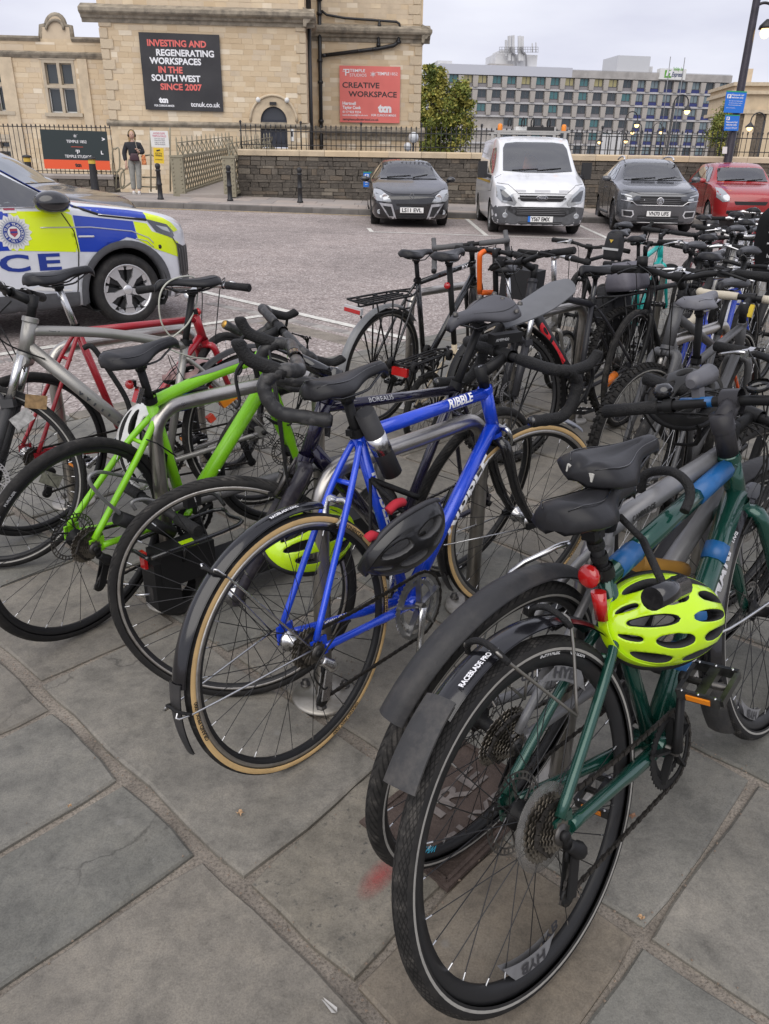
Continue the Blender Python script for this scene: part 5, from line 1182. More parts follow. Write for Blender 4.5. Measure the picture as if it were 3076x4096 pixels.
c.decal([(-.98, .60), (-.86, .58), (-.62, .60), (-.58, .44), (-.46, .385), (.46, .385), (.58, .44), (.62, .60), (.86, .58), (.98, .60), (.97, .30), (.9, .21), (-.9, .21), (-.97, .30)], 'x', PLG, 'bumper', off=.006)
c.decal([(-.45, .24), (.45, .24), (.45, .29), (-.45, .29)], 'x', GRILLE, 'lower_grille', off=.01); c.line([(-.45, .265), (.45, .265)], 'x', .008, mat('grey_slat', (.12, .12, .125), .4), 'slat', off=.014)
for k in (-1, 1): q = MB(); q.lathe([(.055, 0), (.055, .012), (.035, .004), (0, .008)], 14, 0, c.surf('x', .74 * k, .41, off=.004), (1, 0, 0)); q.build('fog_lamp', LAMPC, c.root)
q = MB(); q.lathe([(0, .03), (.5, .024), (.92, .01), (1, 0)], 20, 0, (0, 0, 0), (1, 0, 0)); q.v = [(x * .6, y * .115, z * .047) for x, y, z in q.v]; q.xf(Matrix.Translation(c.surf('x', 0, .755, off=.012))); ov = q.build('badge', mat('badge_dark', (.05, .055, .07), .2, coat=.8), c.root)
q = MB(); q.lathe([(.98, .02), (1.05, .02), (1.05, 0)], 20, 0, (0, 0, 0), (1, 0, 0)); q.v = [(x * .6, y * .115, z * .047) for x, y, z in q.v]; q.xf(Matrix.Translation(c.surf('x', 0, .755, off=.018))); q.build('ring', CHROME, ov)
q = MB(); bb = c.surf('x', 0, .755, off=.034); write(q, 'Ford', lambda u, v: bb + V((0, u, v - .018)), .036, 0, .02, align='c', shear=.3, width=.14); q.build('lettering', [CHROME], ov)
for a, b in ((-.55, -.34), (-.16, .16), (.34, .55)): c.decal([(a, .905), (b, .905), (b, .865), (a, .865)], 'x', mat('worn_patch', (.5, .51, .53), .5), 'reflector_patch', off=.004)
c.plate(.345, 'YS67 EMX', x=.03, eu=True)
for k in (-1, 1):
    q = MB(); q.box((-1.35, k * 1.14, 1.27), (.12, .2, .34)); o = q.build('mirror', BLKP, c.root); q = MB(); q.bar((-1.3, k * 1.06, 1.16), (-1.2, k * .93, 1.12), .08, .06); q.build('arm', BLKP, o)
c.wheels(style='five', rimm=mat('dirty_silver', (.35, .35, .34), .5, .5)); c.wipers([((-.55, 1.25), (.0, 1.28)), ((-.02, 1.25), (.5, 1.3))])
c.line([(-.9, 1.02), (-.7, 1.0), (-.5, .84), (.5, .84), (.7, 1.0), (.9, 1.02)], 'x', .005)
c.line([(-.78, 1.24), (-.8, .86), (-1.3, .85)], 'y', .004, sd=-1); c.decal([(-1.2, 1.05), (-4.5, 1.08), (-4.5, 1.04), (-1.2, 1.0)], 'y', mat('ochre_stripe', (.42, .26, .03), .5), 'side_stripe', sd=-1, L=.3)
q = MB(); bz = 2.06
for x in (-2.2, -3.6):
    q.bar((x, -.85, bz), (x, .85, bz), .05, .04)
    for y in (-.75, .75): q.bar((x, y, 1.93), (x, y, bz), .06, .06)
rb = q.build('roof_bar', mat('rack_grey', (.38, .37, .35), .5, .4), c.root)
q = MB(); q.box((-2.5, .1, bz + .06), (.3, .9, .09)); q.build('light_bar', WHITE, c.root); q = MB(); q.box((-2.3, .2, bz + .06), (.2, .6, .08)); q.build('load_box', BLKP, c.root)
for k in (-1, 1): q = MB(); q.lathe([(.055, 0), (.055, .1), (.04, .13), (0, .14)], 12, 0, (-2.25, k * .72, bz + .02), (0, 0, 1)); q.build('beacon', AMBER, c.root)
for y in (-.5, -.2, .02, .38):
    q = MB(); q.tube(spline([(-2.3, y - .03, bz + .1), (-2.3, y - .04, bz + .2), (-2.3, y, bz + .28), (-2.3, y + .03, bz + .2), (-2.3, y + .02, bz + .1)], 3), .016, 5); q.build('ladder_clamp', BLKP, c.root)
for y in (-.9, .7): q = MB(); q.tube([(-2.6, y, 1.98), (-2.6, y - .0, 2.02)], .02, 6); q.build('aerial_base', BLKP, c.root)
hv = thing('hi_vis_vest', 'orange hi-vis vest hanging inside the white van windscreen', 'vest', c.M)
q = MB(); pts = [(-1.72, y, z) for y, z in ((-.22, 1.22), (.10, 1.22), (.12, 1.5), (.06, 1.64), (-.05, 1.68), (-.17, 1.6))]; q.prism([V(p) for p in pts], (-1, 0, 0), .05); q.build('cloth', mat('hi_vis_orange', (.85, .2, .08), .7, var=.3, vs=8), hv)
# --- grey SUV
sp_tr = dict(cab=-2.2, L=4.23, R=.34, ra=.385, wx=(-.83, -3.42), crown=.06,
    top=[(0, .80), (.05, .88), (.25, .96), (.7, 1.03), (1.0, 1.07), (1.1, 1.1), (1.85, 1.50), (2.4, 1.57), (3.3, 1.50), (3.9, 1.2), (4.23, .95)],
    belt=[(0, .70), (.1, .80), (.4, .90), (1.0, 1.0), (2, 1.06), (3.5, 1.12), (4.23, .85)], wid=[(0, .70), (.05, .78), (.15, .85), (.4, .90), (.8, .91), (3.6, .91), (4.23, .75)],
    rw=[(0, .6), (.3, .70), (1.0, .77), (1.1, .75), (1.85, .60), (3.3, .56), (4.23, .5)], low=[(0, .22), (.3, .20), (3.9, .22), (4.23, .35)])
GREYP = paint('grey_metallic_paint', (.10, .105, .115), .25, .4)
c = Car('parked_car', 'grey crossover parked between the white van and the red hatchback', 'car', sp_tr, GREYP, place(6.05, 18.6, R_(-96.5)))
c.screen([(-.67, 1.10), (.67, 1.10), (.60, 1.44), (.4, 1.475), (-.4, 1.475), (-.60, 1.44)], 'x'); c.cabin(-2.15, .95)
for k in (-1, 1):
    c.decal([(-1.5, 1.1), (-1.95, 1.40), (-2.45, 1.44), (-2.5, 1.1)], 'y', CGL, 'side_window', sd=k); c.decal([(-2.56, 1.1), (-2.52, 1.44), (-3.2, 1.40), (-3.5, 1.22), (-3.4, 1.13)], 'y', CGL, 'side_window', sd=k)
    c.line([(-1.45, 1.07), (-1.55, .5), (-1.62, .3)], 'y', .004, sd=k); c.line([(-2.52, 1.07), (-2.53, .3)], 'y', .004, sd=k); c.line([(-1.6, .36), (-3.0, .36)], 'y', .03, PLG, 'sill_trim', sd=k); c.line([(-2.2, .92), (-2.35, .92)], 'y', .015, GREYP, 'door_handle', sd=k, off=.02)
    q = MB(); q.tube(spline([(-2.0, k * .58, 1.53), (-2.15, k * .57, 1.60), (-2.8, k * .55, 1.61), (-3.2, k * .55, 1.55)], 4), .022, 6); q.build('roof_rail', ALLOY, c.root)
c.decal([(-.42, .79), (.42, .79), (.62, .76), (.64, .62), (-.64, .62), (-.62, .76)], 'x', GRILLE, 'grille')
c.both([(-.86, .86), (-.60, .80), (-.44, .79), (-.44, .70), (-.62, .69), (-.82, .71)], 'x', LAMPD, 'headlight', off=.009); c.both([(-.84, .84), (-.62, .785), (-.62, .765), (-.83, .81)], 'x', LAMPC, 'daylight_strip', off=.013); c.both([(-.72, .76), (-.60, .74), (-.60, .70), (-.72, .71)], 'x', LAMPC, 'lens', off=.013)
c.line([(-.83, .70), (-.60, .675), (-.5, .6), (.5, .6), (.60, .675), (.83, .70)], 'x', .011, CHROME, 'chrome_trim', off=.012)
for z in (.655, .69, .73): c.line([(-.44, z), (.44, z)], 'x', .007, mat('grey_slat', (.12, .12, .125), .4), 'slat', off=.012)
c.both([(-.80, .50), (-.56, .49), (-.53, .40), (-.58, .34), (-.78, .36)], 'x', ALLOY, 'lamp_surround', off=.007); c.both([(-.77, .48), (-.585, .47), (-.56, .40), (-.60, .36), (-.75, .38)], 'x', GRILLE, 'fog_recess', off=.012)
c.decal([(-.6, .27), (.6, .27), (.5, .21), (-.5, .21)], 'x', GRILLE, 'lower_grille', off=.008); c.decal([(-.45, .38), (.45, .38), (.45, .29), (-.45, .29)], 'x', GRILLE, 'lower_grille', off=.008)
for z in (.24, .335): c.line([(-.45, z), (.45, z)], 'x', .008, ALLOY if z < .3 else GREYP, 'slat', off=.014)
q = MB(); b0 = c.surf('x', 0, .69, off=.014); q.lathe([(.066, .006), (.078, .008), (.078, 0)], 20, 0, b0, (1, 0, 0)); bo = q.build('badge', CHROME, c.root); q = MB()
for a, d in (((-.04, .055), (-.022, -.055)), ((-.022, -.055), (0, -.004)), ((0, -.004), (.022, -.055)), ((.022, -.055), (.04, .055)), ((-.022, .058), (0, .004)), ((0, .004), (.022, .058))): q.bar(b0 + V((.006, *a)), b0 + V((.006, *d)), .012, .008, up=(1, 0, 0))
q.build('emblem', CHROME, bo)
q = MB(); pp = c.surf('x', -.36, .70, off=.016); write(q, 'R', lambda u, v: pp + V((0, u, v)), .03, 0, .04); q.build('lettering', [CHROME], c.root)
c.plate(.43, 'VN70 UFS', x=.03); c.mirrors(-1.4, 1.12, GREYP); c.wheels(style='twin', rimm=mat('dark_alloy', (.16, .16, .17), .35, .8)); c.wipers([((-.5, 1.105), (.05, 1.14)), ((.1, 1.105), (.5, 1.15))])
c.line([(-.80, .90), (-.55, .86), (-.45, .83), (.45, .83), (.55, .86), (.80, .90)], 'x', .004)
# --- red hatchback
sp_sw = dict(cab=-2.0, L=3.85, R=.30, ra=.335, wx=(-.76, -3.2), crown=.06,
    top=[(0, .72), (.06, .80), (.3, .90), (.7, .98), (.95, 1.02), (1.02, 1.05), (1.6, 1.42), (2.1, 1.51), (3.2, 1.48), (3.7, 1.2), (3.85, .9)],
    belt=[(0, .62), (.1, .72), (.4, .86), (1, .98), (2, 1.0), (3.4, 1.06), (3.85, .8)], wid=[(0, .56), (.05, .66), (.15, .74), (.35, .81), (.7, .845), (3.2, .845), (3.85, .7)],
    rw=[(0, .5), (.3, .62), (.95, .70), (1.02, .70), (1.6, .60), (3.2, .56), (3.85, .5)], low=[(0, .2), (.3, .18), (3.85, .3)])
REDP = paint('red_car_paint', (.32, .018, .020), .25)
c = Car('parked_car', 'red hatchback parked at the right edge behind the bicycles', 'car', sp_sw, REDP, place(8.95, 20.6, R_(-97)))
c.screen([(-.62, 1.06), (.62, 1.06), (.57, 1.35), (.4, 1.38), (-.4, 1.38), (-.57, 1.35)], 'x'); c.cabin(-2.0, .9)
for k in (-1, 1):
    c.decal([(-1.25, 1.04), (-1.72, 1.38), (-2.1, 1.40), (-2.1, 1.04)], 'y', CGL, 'side_window', sd=k); c.decal([(-2.17, 1.04), (-2.17, 1.40), (-2.9, 1.38), (-3.1, 1.15), (-3.0, 1.07)], 'y', CGL, 'side_window', sd=k)
    c.line([(-1.2, 1.0), (-1.25, .5), (-1.35, .28)], 'y', .004, sd=k); c.line([(-2.13, 1.0), (-2.15, .3)], 'y', .004, sd=k)
c.both([(-.78, .92), (-.66, .90), (-.52, .72), (-.52, .62), (-.66, .60), (-.78, .70)], 'x', LAMPC, 'headlight', off=.009); c.decal([(-.4, .62), (.4, .62), (.36, .54), (-.36, .54)], 'x', GRILLE, 'upper_grille'); c.decal([(-.5, .36), (.5, .36), (.45, .22), (-.45, .22)], 'x', GRILLE, 'lower_grille')
c.mirrors(-1.25, 1.06, REDP); c.wheels(style='twin'); c.wipers([((-.45, 1.065), (.05, 1.10)), ((.1, 1.065), (.5, 1.1))])
# --- dark car beyond the police car
c = Car('parked_car', 'dark bonnet of a car parked just beyond the police car', 'car', sp_tr, paint('dark_brown_paint', (.03, .027, .032), .2), place(-3.7, 11.3, R_(-4)))
c.decal([(-.67, 1.10), (.67, 1.10), (.60, 1.44), (.4, 1.475), (-.4, 1.475), (-.60, 1.44)], 'x', CGL, 'windscreen', L=.12); c.both([(-.86, .86), (-.60, .80), (-.44, .79), (-.44, .70), (-.62, .69), (-.82, .71)], 'x', LAMPD, 'headlight', off=.009); c.wheels()
# --- police car
sp_po = dict(cab=-2.6, L=4.64, R=.345, ra=.415, rr=.245, wx=(-.93, -3.77), crown=.07,
    top=[(0, .80), (.04, .88), (.12, .94), (.3, 1.02), (.55, 1.08), (.8, 1.115), (1.05, 1.145), (1.27, 1.17), (1.4, 1.2), (2.3, 1.64), (2.8, 1.68), (4.0, 1.64), (4.5, 1.3), (4.64, 1.0)],
    belt=[(0, .72), (.08, .80), (.3, .94), (.55, 1.0), (.8, 1.04), (1.4, 1.095), (2.5, 1.12), (4.64, 1.14)], wid=[(0, .25), (.04, .40), (.12, .58), (.25, .73), (.45, .86), (.7, .91), (.93, .92), (4, .92), (4.64, .8)],
    rw=[(0, .2), (.04, .32), (.12, .5), (.4, .72), (1.0, .82), (1.25, .82), (2.3, .66), (4.0, .62), (4.64, .6)], low=[(0, .22), (.3, .20), (1.4, .21), (3.5, .21), (4.64, .35)])
PW = paint('police_white_paint', (.70, .72, .76), .3, dirt=.2)
yaw = R_(40); h = V((math.cos(yaw), math.sin(yaw), 0)); n = V((math.sin(yaw), -math.cos(yaw), 0))
PS = .93
o = V((-2.475, 7.46, 0)) + h * .93 * PS - n * .80 * PS
pc = Car('police_car', 'marked police estate car with blue and yellow checks at the left edge', 'police car', sp_po, PW, Matrix.Translation((o.x, o.y, -.005)) @ Matrix.Rotation(yaw, 4, 'Z') @ Matrix.Scale(PS, 4))
RYEL = mat('hi_vis_yellow', (.74, .90, .006), .35, coat=.3); RBLU = mat('police_blue', (.012, .05, .42), .3, coat=.5); BLTX = mat('police_navy', (.015, .04, .26), .4)
def tp(p): return (-.93 + 1.144 * (p[0] + .93), 1.144 * p[1] - .085)
def D(out, ax, *a, **k): return pc.decal([tp(p) for p in out] if ax == 'y' else ([(tp(p)[0], p[1]) for p in out] if ax == 'z' else out), ax, *a, **k)
def PL(pts, ax, *a, **k): return pc.line([tp(p) for p in pts], ax, *a, **k)
D([(-3.2, .765), (-1.85, .755), (-1.82, 1.04), (-3.2, 1.05)], 'y', RBLU, 'livery_panel', off=.003)
D([(-1.845, .755), (-1.345, .718), (-1.335, .86), (-1.40, 1.03), (-1.81, 1.04)], 'y', RYEL, 'livery_panel', off=.003)
D([(-1.335, .72), (-1.315, .718), (-1.335, 1.0), (-1.40, 1.03)], 'y', RYEL, 'livery_panel', off=.003)
D([(-1.312, .718), (-1.17, .709), (-1.1, .775), (-.9, .815), (-.805, .79), (-.825, .938), (-1.325, 1.0)], 'y', RBLU, 'livery_panel', off=.003)
D([(-.80, .79), (-.66, .71), (-.38, .61), (-.37, .74), (-.50, .80), (-.66, .85), (-.70, .915), (-.82, .938)], 'y', RYEL, 'livery_panel', off=.003)
D([(-.20, .42), (-.17, .44), (-.17, .66), (-.20, .70), (-.24, .5)], 'y', RYEL, 'livery_panel', off=.003)
D([(-1.27, 1.062), (-1.05, 1.045), (-.835, 1.022), (-.70, 1.0), (-.70, .955), (-.84, .968), (-1.1, 1.0)], 'y', RBLU, 'livery_panel', off=.006, L=.025); D([(-.70, 1.0), (-.55, .962), (-.44, .91), (-.36, .84), (-.42, .83), (-.50, .90), (-.70, .952)], 'y', RYEL, 'livery_panel', off=.006, L=.025)
D([(-.34, .80), (-.1, .82), (-.1, .76), (-.34, .74)], 'x', RYEL, 'livery_panel', off=.004); D([(-.22, .70), (-.08, .70), (-.08, .42), (-.20, .42)], 'x', RYEL, 'livery_panel', off=.009)
D([(-.70, .945), (-.55, .925), (-.46, .885), (-.42, .80), (-.46, .785), (-.62, .845)], 'y', LAMPD, 'headlight', off=.006); D([(-.62, .90), (-.5, .875), (-.47, .83), (-.56, .86)], 'y', LAMPC, 'lens', off=.01)
D([(-.40, .74), (-.30, .70), (-.10, .70), (-.05, .62), (-.05, .42), (-.36, .44), (-.39, .60)], 'y', GRILLE, 'grille', off=.004)
for k in range(7): PL([(-.37 + k * .045, .69), (-.36 + k * .045, .46)], 'y', .004, MATS['grey_slat'], 'slat', off=.006)
PL([(-.45, .79), (-.40, .72), (-.385, .45)], 'y', .006, MATS['grey_slat'], 'claw', off=.008)
# dark cladding round the arch and along the sill
for wx in sp_po['wx']:
    q = MB(); ring = []
    for k in range(25):
        a = R_(-12 + 204 * k / 24); row = []
        for r_ in (.405, .43, .475):
            p = pc.surf('y', wx + r_ * math.cos(a), max(.205, .345 + r_ * math.sin(a)), off=.02 if r_ > .41 else .012); row.append(p)
        ring.append([row[0] + V((0, .10, 0))] + row)
    vs = [p for r_ in ring for p in r_]; q.add(vs, [(4 * i + j, 4 * i + j + 1, 4 * i + 5 + j, 4 * i + 4 + j) for i in range(24) for j in range(3)], 0, True); q.build('arch_trim', PLG, pc.root)
D([(-3.3, .25), (-1.36, .255), (-1.36, .40), (-3.3, .44)], 'y', PLG, 'sill_trim', off=.012); D([(-1.75, .445), (-1.42, .41), (-1.42, .425), (-1.7, .47)], 'y', WHITE, 'sill_flash', off=.016)
D([(-.50, .40), (-.44, .26), (-.2, .25), (.0, .25), (-.02, .40), (-.3, .43)], 'y', PLG, 'lower_bumper', off=.01)
pc.screen([tp(p) for p in [(-1.40, 1.075), (-1.62, 1.20), (-2.10, 1.47), (-2.45, 1.52), (-2.5, 1.09), (-1.8, 1.065)]], 'y', .03, name='side_window'); pc.cabin(-2.5, .95); D([(-2.56, 1.09), (-2.52, 1.52), (-3.2, 1.52), (-3.2, 1.1)], 'y', CGL, 'side_window', off=.004)
pc.screen([(-.74, 1.21), (.74, 1.21), (.66, 1.56), (.5, 1.6), (-.5, 1.6), (-.66, 1.56)], 'x')
PL([(-1.30, 1.06), (-2.18, 1.545), (-2.6, 1.6)], 'y', .016, MATS['police_navy'], 'pillar_trim', off=.0); PL([(-1.35, 1.062), (-2.5, 1.07), (-3.2, 1.08)], 'y', .010, CHROME, 'waist_trim', off=.004)
PL([(-1.42, 1.03), (-1.34, .88), (-1.325, .72), (-1.37, .42), (-1.40, .27)], 'y', .005, off=.004); PL([(-1.30, 1.06), (-1.1, .995), (-.70, .945)], 'y', .012, BLKP, 'bonnet_gap', off=.004); PL([(-1.12, 1.0), (-.80, .962)], 'y', .005, CHROME, 'side_flash', off=.014)
PL([(-1.60, .915), (-1.2, .905), (-.85, .86), (-.70, .80), (-.66, .755)], 'y', .006, mat('silver_tape', (.55, .56, .58), .35, .5), 'crease_tape', off=.004); PL([(-1.31, .836), (-1.18, .832)], 'y', .009, WHITE, 'tape', off=.004); PL([(-.82, .80), (-.72, .775), (-.66, .72)], 'y', .005, MATS['silver_tape'], 'crease_tape', off=.004)
for ch, x0, x1 in (('POLI', -2.95, -2.05), ('C', -1.955, -1.725), ('E', -1.655, -1.48)): tx = MB(); write(tx, ch, lambda u, v: pc.surf('y', *tp((x0 + u, .595 - .02 * (x0 + u + 1.7) + v)), off=.005), .122, 0, .03, width=x1 - x0, fine=.3); tx.build('lettering', [BLTX], pc.body)
# crest: star, ring, crown
q = MB(); cx, cz = -1.805, .885
def SP(u, v, o=.006): return pc.surf('y', *tp((cx + u, cz + v)), off=o)
def disc(mb, r0, r1, n, o, mi, star=None):
    vs = []
    for k in range(n):
        a = 2 * math.pi * k / n + math.pi / 2; rr_ = r1 if not star or k % 2 == 0 else r1 * star
        vs += [SP(r0 * math.cos(a), r0 * math.sin(a), o), SP(rr_ * math.cos(a), rr_ * math.sin(a), o)]
    mb.add(vs, [(2 * k, 2 * k + 1, (2 * k + 3) % (2 * n), (2 * k + 2) % (2 * n)) for k in range(n)], mi)
disc(q, .03, .138, 32, .0052, 0, .84); disc(q, .035, .118, 64, .0062, 1, .72); disc(q, .046, .079, 32, .0076, 2); disc(q, .0, .047, 24, .0086, 0)
q.add([SP(u, v, .0096) for u, v in ((-.028, .03), (.028, .03), (.028, -.008), (0, -.034), (-.028, -.008))], [(0, 1, 2, 3, 4)], 3); q.add([SP(u, v, .0102) for u, v in ((-.026, .01), (.026, .01), (.026, -.002), (-.026, -.002))], [(0, 1, 2, 3)], 2)
q.add([SP(u, v) for u, v in ((-.05, .142), (.05, .142), (.062, .2), (.03, .212), (.0, .222), (-.03, .212), (-.062, .2))], [list(range(7))], 0); q.add([SP(u, v, .007) for u, v in ((-.04, .162), (.04, .162), (.046, .19), (-.046, .19))], [(0, 1, 2, 3)], 3)
for a0, s_, t_ in ((205, 'BRITISH TRANSPORT', -1), (245, 'POLICE', 1)):
    sweep = 230 if t_ < 0 else 80
    for i, ch in enumerate(s_):
        if ch == ' ': continue
        a = R_(a0 - sweep * i / (len(s_) - 1)) if t_ < 0 else R_(a0 - 15 + (sweep + 10) * i / (len(s_) - 1))
        up_ = -t_
        def f(u, v, a=a, up_=up_):
            r_ = .062 + up_ * (v - .008); t = a - up_ * (u - .006) / .062 * (1 if up_ > 0 else 1)
            return SP(r_ * math.cos(t), r_ * math.sin(t), .0092)
        write(q, ch, f, .017, 0, .02)
q.build('crest', [WHITE, mat('crest_silver', (.42, .44, .48), .4), BLTX, mat('crest_red', (.35, .05, .09), .5)], pc.body)
q = MB(); q.sphere((-1.60, -1.045, 1.18), 1, 16, 10, 0, (.16, .14, .10)); mr_ = q.build('mirror', paint('gloss_black_paint', (.010, .010, .012), .2), pc.root); q = MB(); q.bar((-1.55, -.98, 1.12), (-1.5, -.88, 1.12), .10, .05); q.build('arm', BLKP, mr_); q = MB(); q.box((-1.53, -1.02, 1.11), (.12, .16, .02)); q.build('base', RYEL, mr_)
pc.wheels(style='star')
q = MB(); q.lathe([(.022, 0), (.02, .004), (0, .005)], 10, 0, pc.surf('y', *tp((-.60, .72)), off=.002), (0, -1, 0)); q.build('sensor', BLKP, pc.root)
# seat glimpsed through the side glass is dark; a person-height headrest inside
# ---------------------------------------------------------------- bicycles
def bm(name, col, rough=.4, metal=0., coat=0., var=.08, **k):
    if max(col) < .06 and rough >= .35: k.setdefault('spec', .26)
    return mat(name, col, rough, metal, var=var, vs=k.pop('vs', 25), coat=coat, **k)
STEEL = mat('stand_steel', (.46, .44, .41), .30, .95, var=.14, vs=9, dirt=.45, dcol=(.22, .19, .15), dscale=14)
BKM = bm('matt_black', (.011, .011, .0115), .5); BKG = bm('gloss_black', (.008, .008, .009), .18, coat=.6); RUBB = bm('rubber_black', (.013, .013, .0135), .62, bump=.5, bs=260, dirt=.35, dcol=(.045, .043, .04), dscale=40); SADL = bm('saddle_black', (.018, .018, .020), .38, bump=.05, bs=400); SILVER = mat('polished_alloy', (.62, .62, .62), .25, 1., var=.06, vs=30, dirt=.25, dcol=(.2, .18, .15), dscale=30)
GUN = mat('dark_steel', (.10, .095, .09), .42, .85, var=.25, vs=60); CHAIN = mat('oily_chain', (.055, .05, .045), .45, .8, var=.3, vs=90); COG = mat('worn_cog', (.24, .22, .19), .35, .95, var=.3, vs=60); SPOKE = mat('spoke_black', (.04, .04, .042), .35, .7); SPOKES = mat('spoke_steel', (.45, .45, .45), .3, 1.); RIMB = bm('rim_black', (.018, .018, .019), .4); RIMS = mat('rim_brake_track', (.50, .48, .45), .35, .95, var=.1, vs=40, dirt=.4, dcol=(.12, .1, .08), dscale=30)
TAN = bm('tan_sidewall', (.62, .42, .19), .7, dirt=.3, dcol=(.3, .2, .1), dscale=20); REFL = mat('reflective_stripe', (.30, .29, .265), .4, dirt=.4, dcol=(.1, .1, .1), dscale=40); CABLE = bm('cable_black', (.014, .014, .014), .4)
def tread_mat(name, kind):
    m = mat(name, (.024, .023, .022), .8, spec=.25); n, l, b = nodes(m)
    uv = n.new('ShaderNodeUVMap').outputs['UV']; sp = n.new('ShaderNodeSeparateXYZ'); l.new(uv, sp.inputs[0]); u, v = sp.outputs['X'], sp.outputs['Y']
    ob = n.new('ShaderNodeTexCoord').outputs['Object']; dust = noise(n, l, ob, 25, 7, .7)
    av = math_(n, l, 'ABSOLUTE', math_(n, l, 'SUBTRACT', v, .5))
    if kind == 'slick': h = None
    else:
        N, kx = {'file': (150, 16), 'leaf': (95, 7), 'block': (60, 1.5), 'net': (110, 12)}[kind]
        a = math_(n, l, 'FRACT', math_(n, l, 'ADD', math_(n, l, 'MULTIPLY', u, N), math_(n, l, 'MULTIPLY', av, kx)))
        h = math_(n, l, 'GREATER_THAN', a, .32)
        if kind in ('net', 'block'):
            a2 = math_(n, l, 'FRACT', math_(n, l, 'SUBTRACT', math_(n, l, 'MULTIPLY', u, N), math_(n, l, 'MULTIPLY', av, kx))); h = math_(n, l, 'MULTIPLY', h, math_(n, l, 'GREATER_THAN', a2, .25))
        h = math_(n, l, 'MAXIMUM', h, math_(n, l, 'LESS_THAN', av, .035))
    c = ramp_(n, l, dust, [(.35, (.010, .0098, .0096)), (.55, (.026, .0245, .023)), (.78, (.10, .092, .082))])
    if h: c = mixc(n, l, 1., c, mixc(n, l, h, (.5, .5, .5), (1.15, 1.15, 1.15)), 'MULTIPLY'); l.new(bumpn(n, l, h, .8, .003), b.inputs['Normal'])
    l.new(c, b.inputs['Base Color']); return m
TREAD = {k: tread_mat('tread_' + k, k) for k in ('slick', 'file', 'leaf', 'block', 'net')}
SIDE = bm('sidewall_black', (.015, .0145, .0145), .7, dirt=.35, dcol=(.06, .055, .048), dscale=18)
def ringtext(mb, s, a0, r, y, h, mi=0, sgn=1, bold=.03, width=None):
    write(mb, s, lambda u, v: V(((r + v) * math.cos(a0 - sgn * u / r), y, (r + v) * math.sin(a0 - sgn * u / r))), h, mi, bold, width=width)
WH = {}
def wheel_meshes(R, w, tread, side, rimd, rimm, nsp, lod, stripe, track, sm):
    key = (R, w, tread, side.name, rimd, rimm.name, nsp, lod, stripe, track, sm.name)
    if key in WH: return WH[key]
    N = (96, 56)[lod]; k = 16; rt = R - w / 2; a_ = R_(118); T = MB()
    prof = [(rt + w / 2 * math.cos(lerp(-a_, a_, i / k)), w / 2 * math.sin(lerp(-a_, a_, i / k))) for i in range(k + 1)]
    ms = [1 if abs(lerp(-a_, a_, (i + .5) / k)) > R_(58) else 0 for i in range(k)]
    if stripe: ms[1] = ms[-2] = 2
    T.lathe(prof, N, close=False, mis=ms); T.uv = [(int(i / (k + 1)) / N, (i % (k + 1)) / k) for i in range(len(T.v))]
    if tread == 'block':
        for j in range(72):
            a = 2 * math.pi * j / 72; up = V((math.cos(a), 0, math.sin(a))); tg = V((-math.sin(a), 0, math.cos(a)))
            for yy, ln in ((-.36, .018), (0, .014), (.36, .018)):
                th = yy * 2.0; p = up * (rt + w / 2 * math.cos(th)) + V((0, w / 2 * math.sin(th), 0)); o_ = (up * math.cos(th) + V((0, math.sin(th), 0)))
                M = Matrix((tg, o_.cross(tg), o_)).transposed(); T.box(p + tg * (.009 if yy == 0 else 0), (.013, ln, .010), 0, M)
        T.uv = T.uv + [(0, 0)] * (len(T.v) - len(T.uv))
    tyre = T.mesh('tyre', [TREAD[tread], side, REFL])
    ri = rt - .006; hw = min(.0115, w * .42); rim = MB()
    pr = [(ri, hw * .8), (ri + .004, hw), (ri - .012, hw), (ri - rimd, hw * .35), (ri - rimd, -hw * .35), (ri - .012, -hw), (ri + .004, -hw), (ri, -hw * .8)]
    rim.lathe(pr, N, close=True, mis=[0, 1 if track else 0, 0, 0, 0, 1 if track else 0, 0, 0]); rimme = rim.mesh('rim', [rimm, RIMS])
    rn = ri - rimd + .001; S_ = MB()
    for i in range(nsp):
        sd = 1 if i % 2 else -1; a = 2 * math.pi * (i + .5) / nsp; b = a + (1 if (i // 2) % 2 else -1) * R_(62 if nsp > 22 else 8)
        p0 = V((.026 * math.cos(b), sd * .032, .026 * math.sin(b))); p1 = V((rn * math.cos(a), sd * .003, rn * math.sin(a)))
        S_.tube([p0, p0.lerp(p1, .95)], .00115, 4, 0, cap=False); S_.tube([p0.lerp(p1, .95), p1], .002, 4, 1, cap=False)
    spk = S_.mesh('spokes', [sm, SILVER])
    WH[key] = (tyre, rimme, spk); return WH[key]
def hub_mesh(kind, m):
    if (kind, m.name) in WH: return WH[(kind, m.name)]
    q = MB(); y = .065 if kind == 'rear' else .05; q.lathe([(0, -y), (.008, -y), (.008, -.042), (.029, -.036), (.029, -.030), (.016, -.024), (.014, .024), (.029, .030), (.029, .036), (.008, .042), (.008, y), (0, y)], 20, 0); WH[(kind, m.name)] = q.mesh('hub', m); return WH[(kind, m.name)]
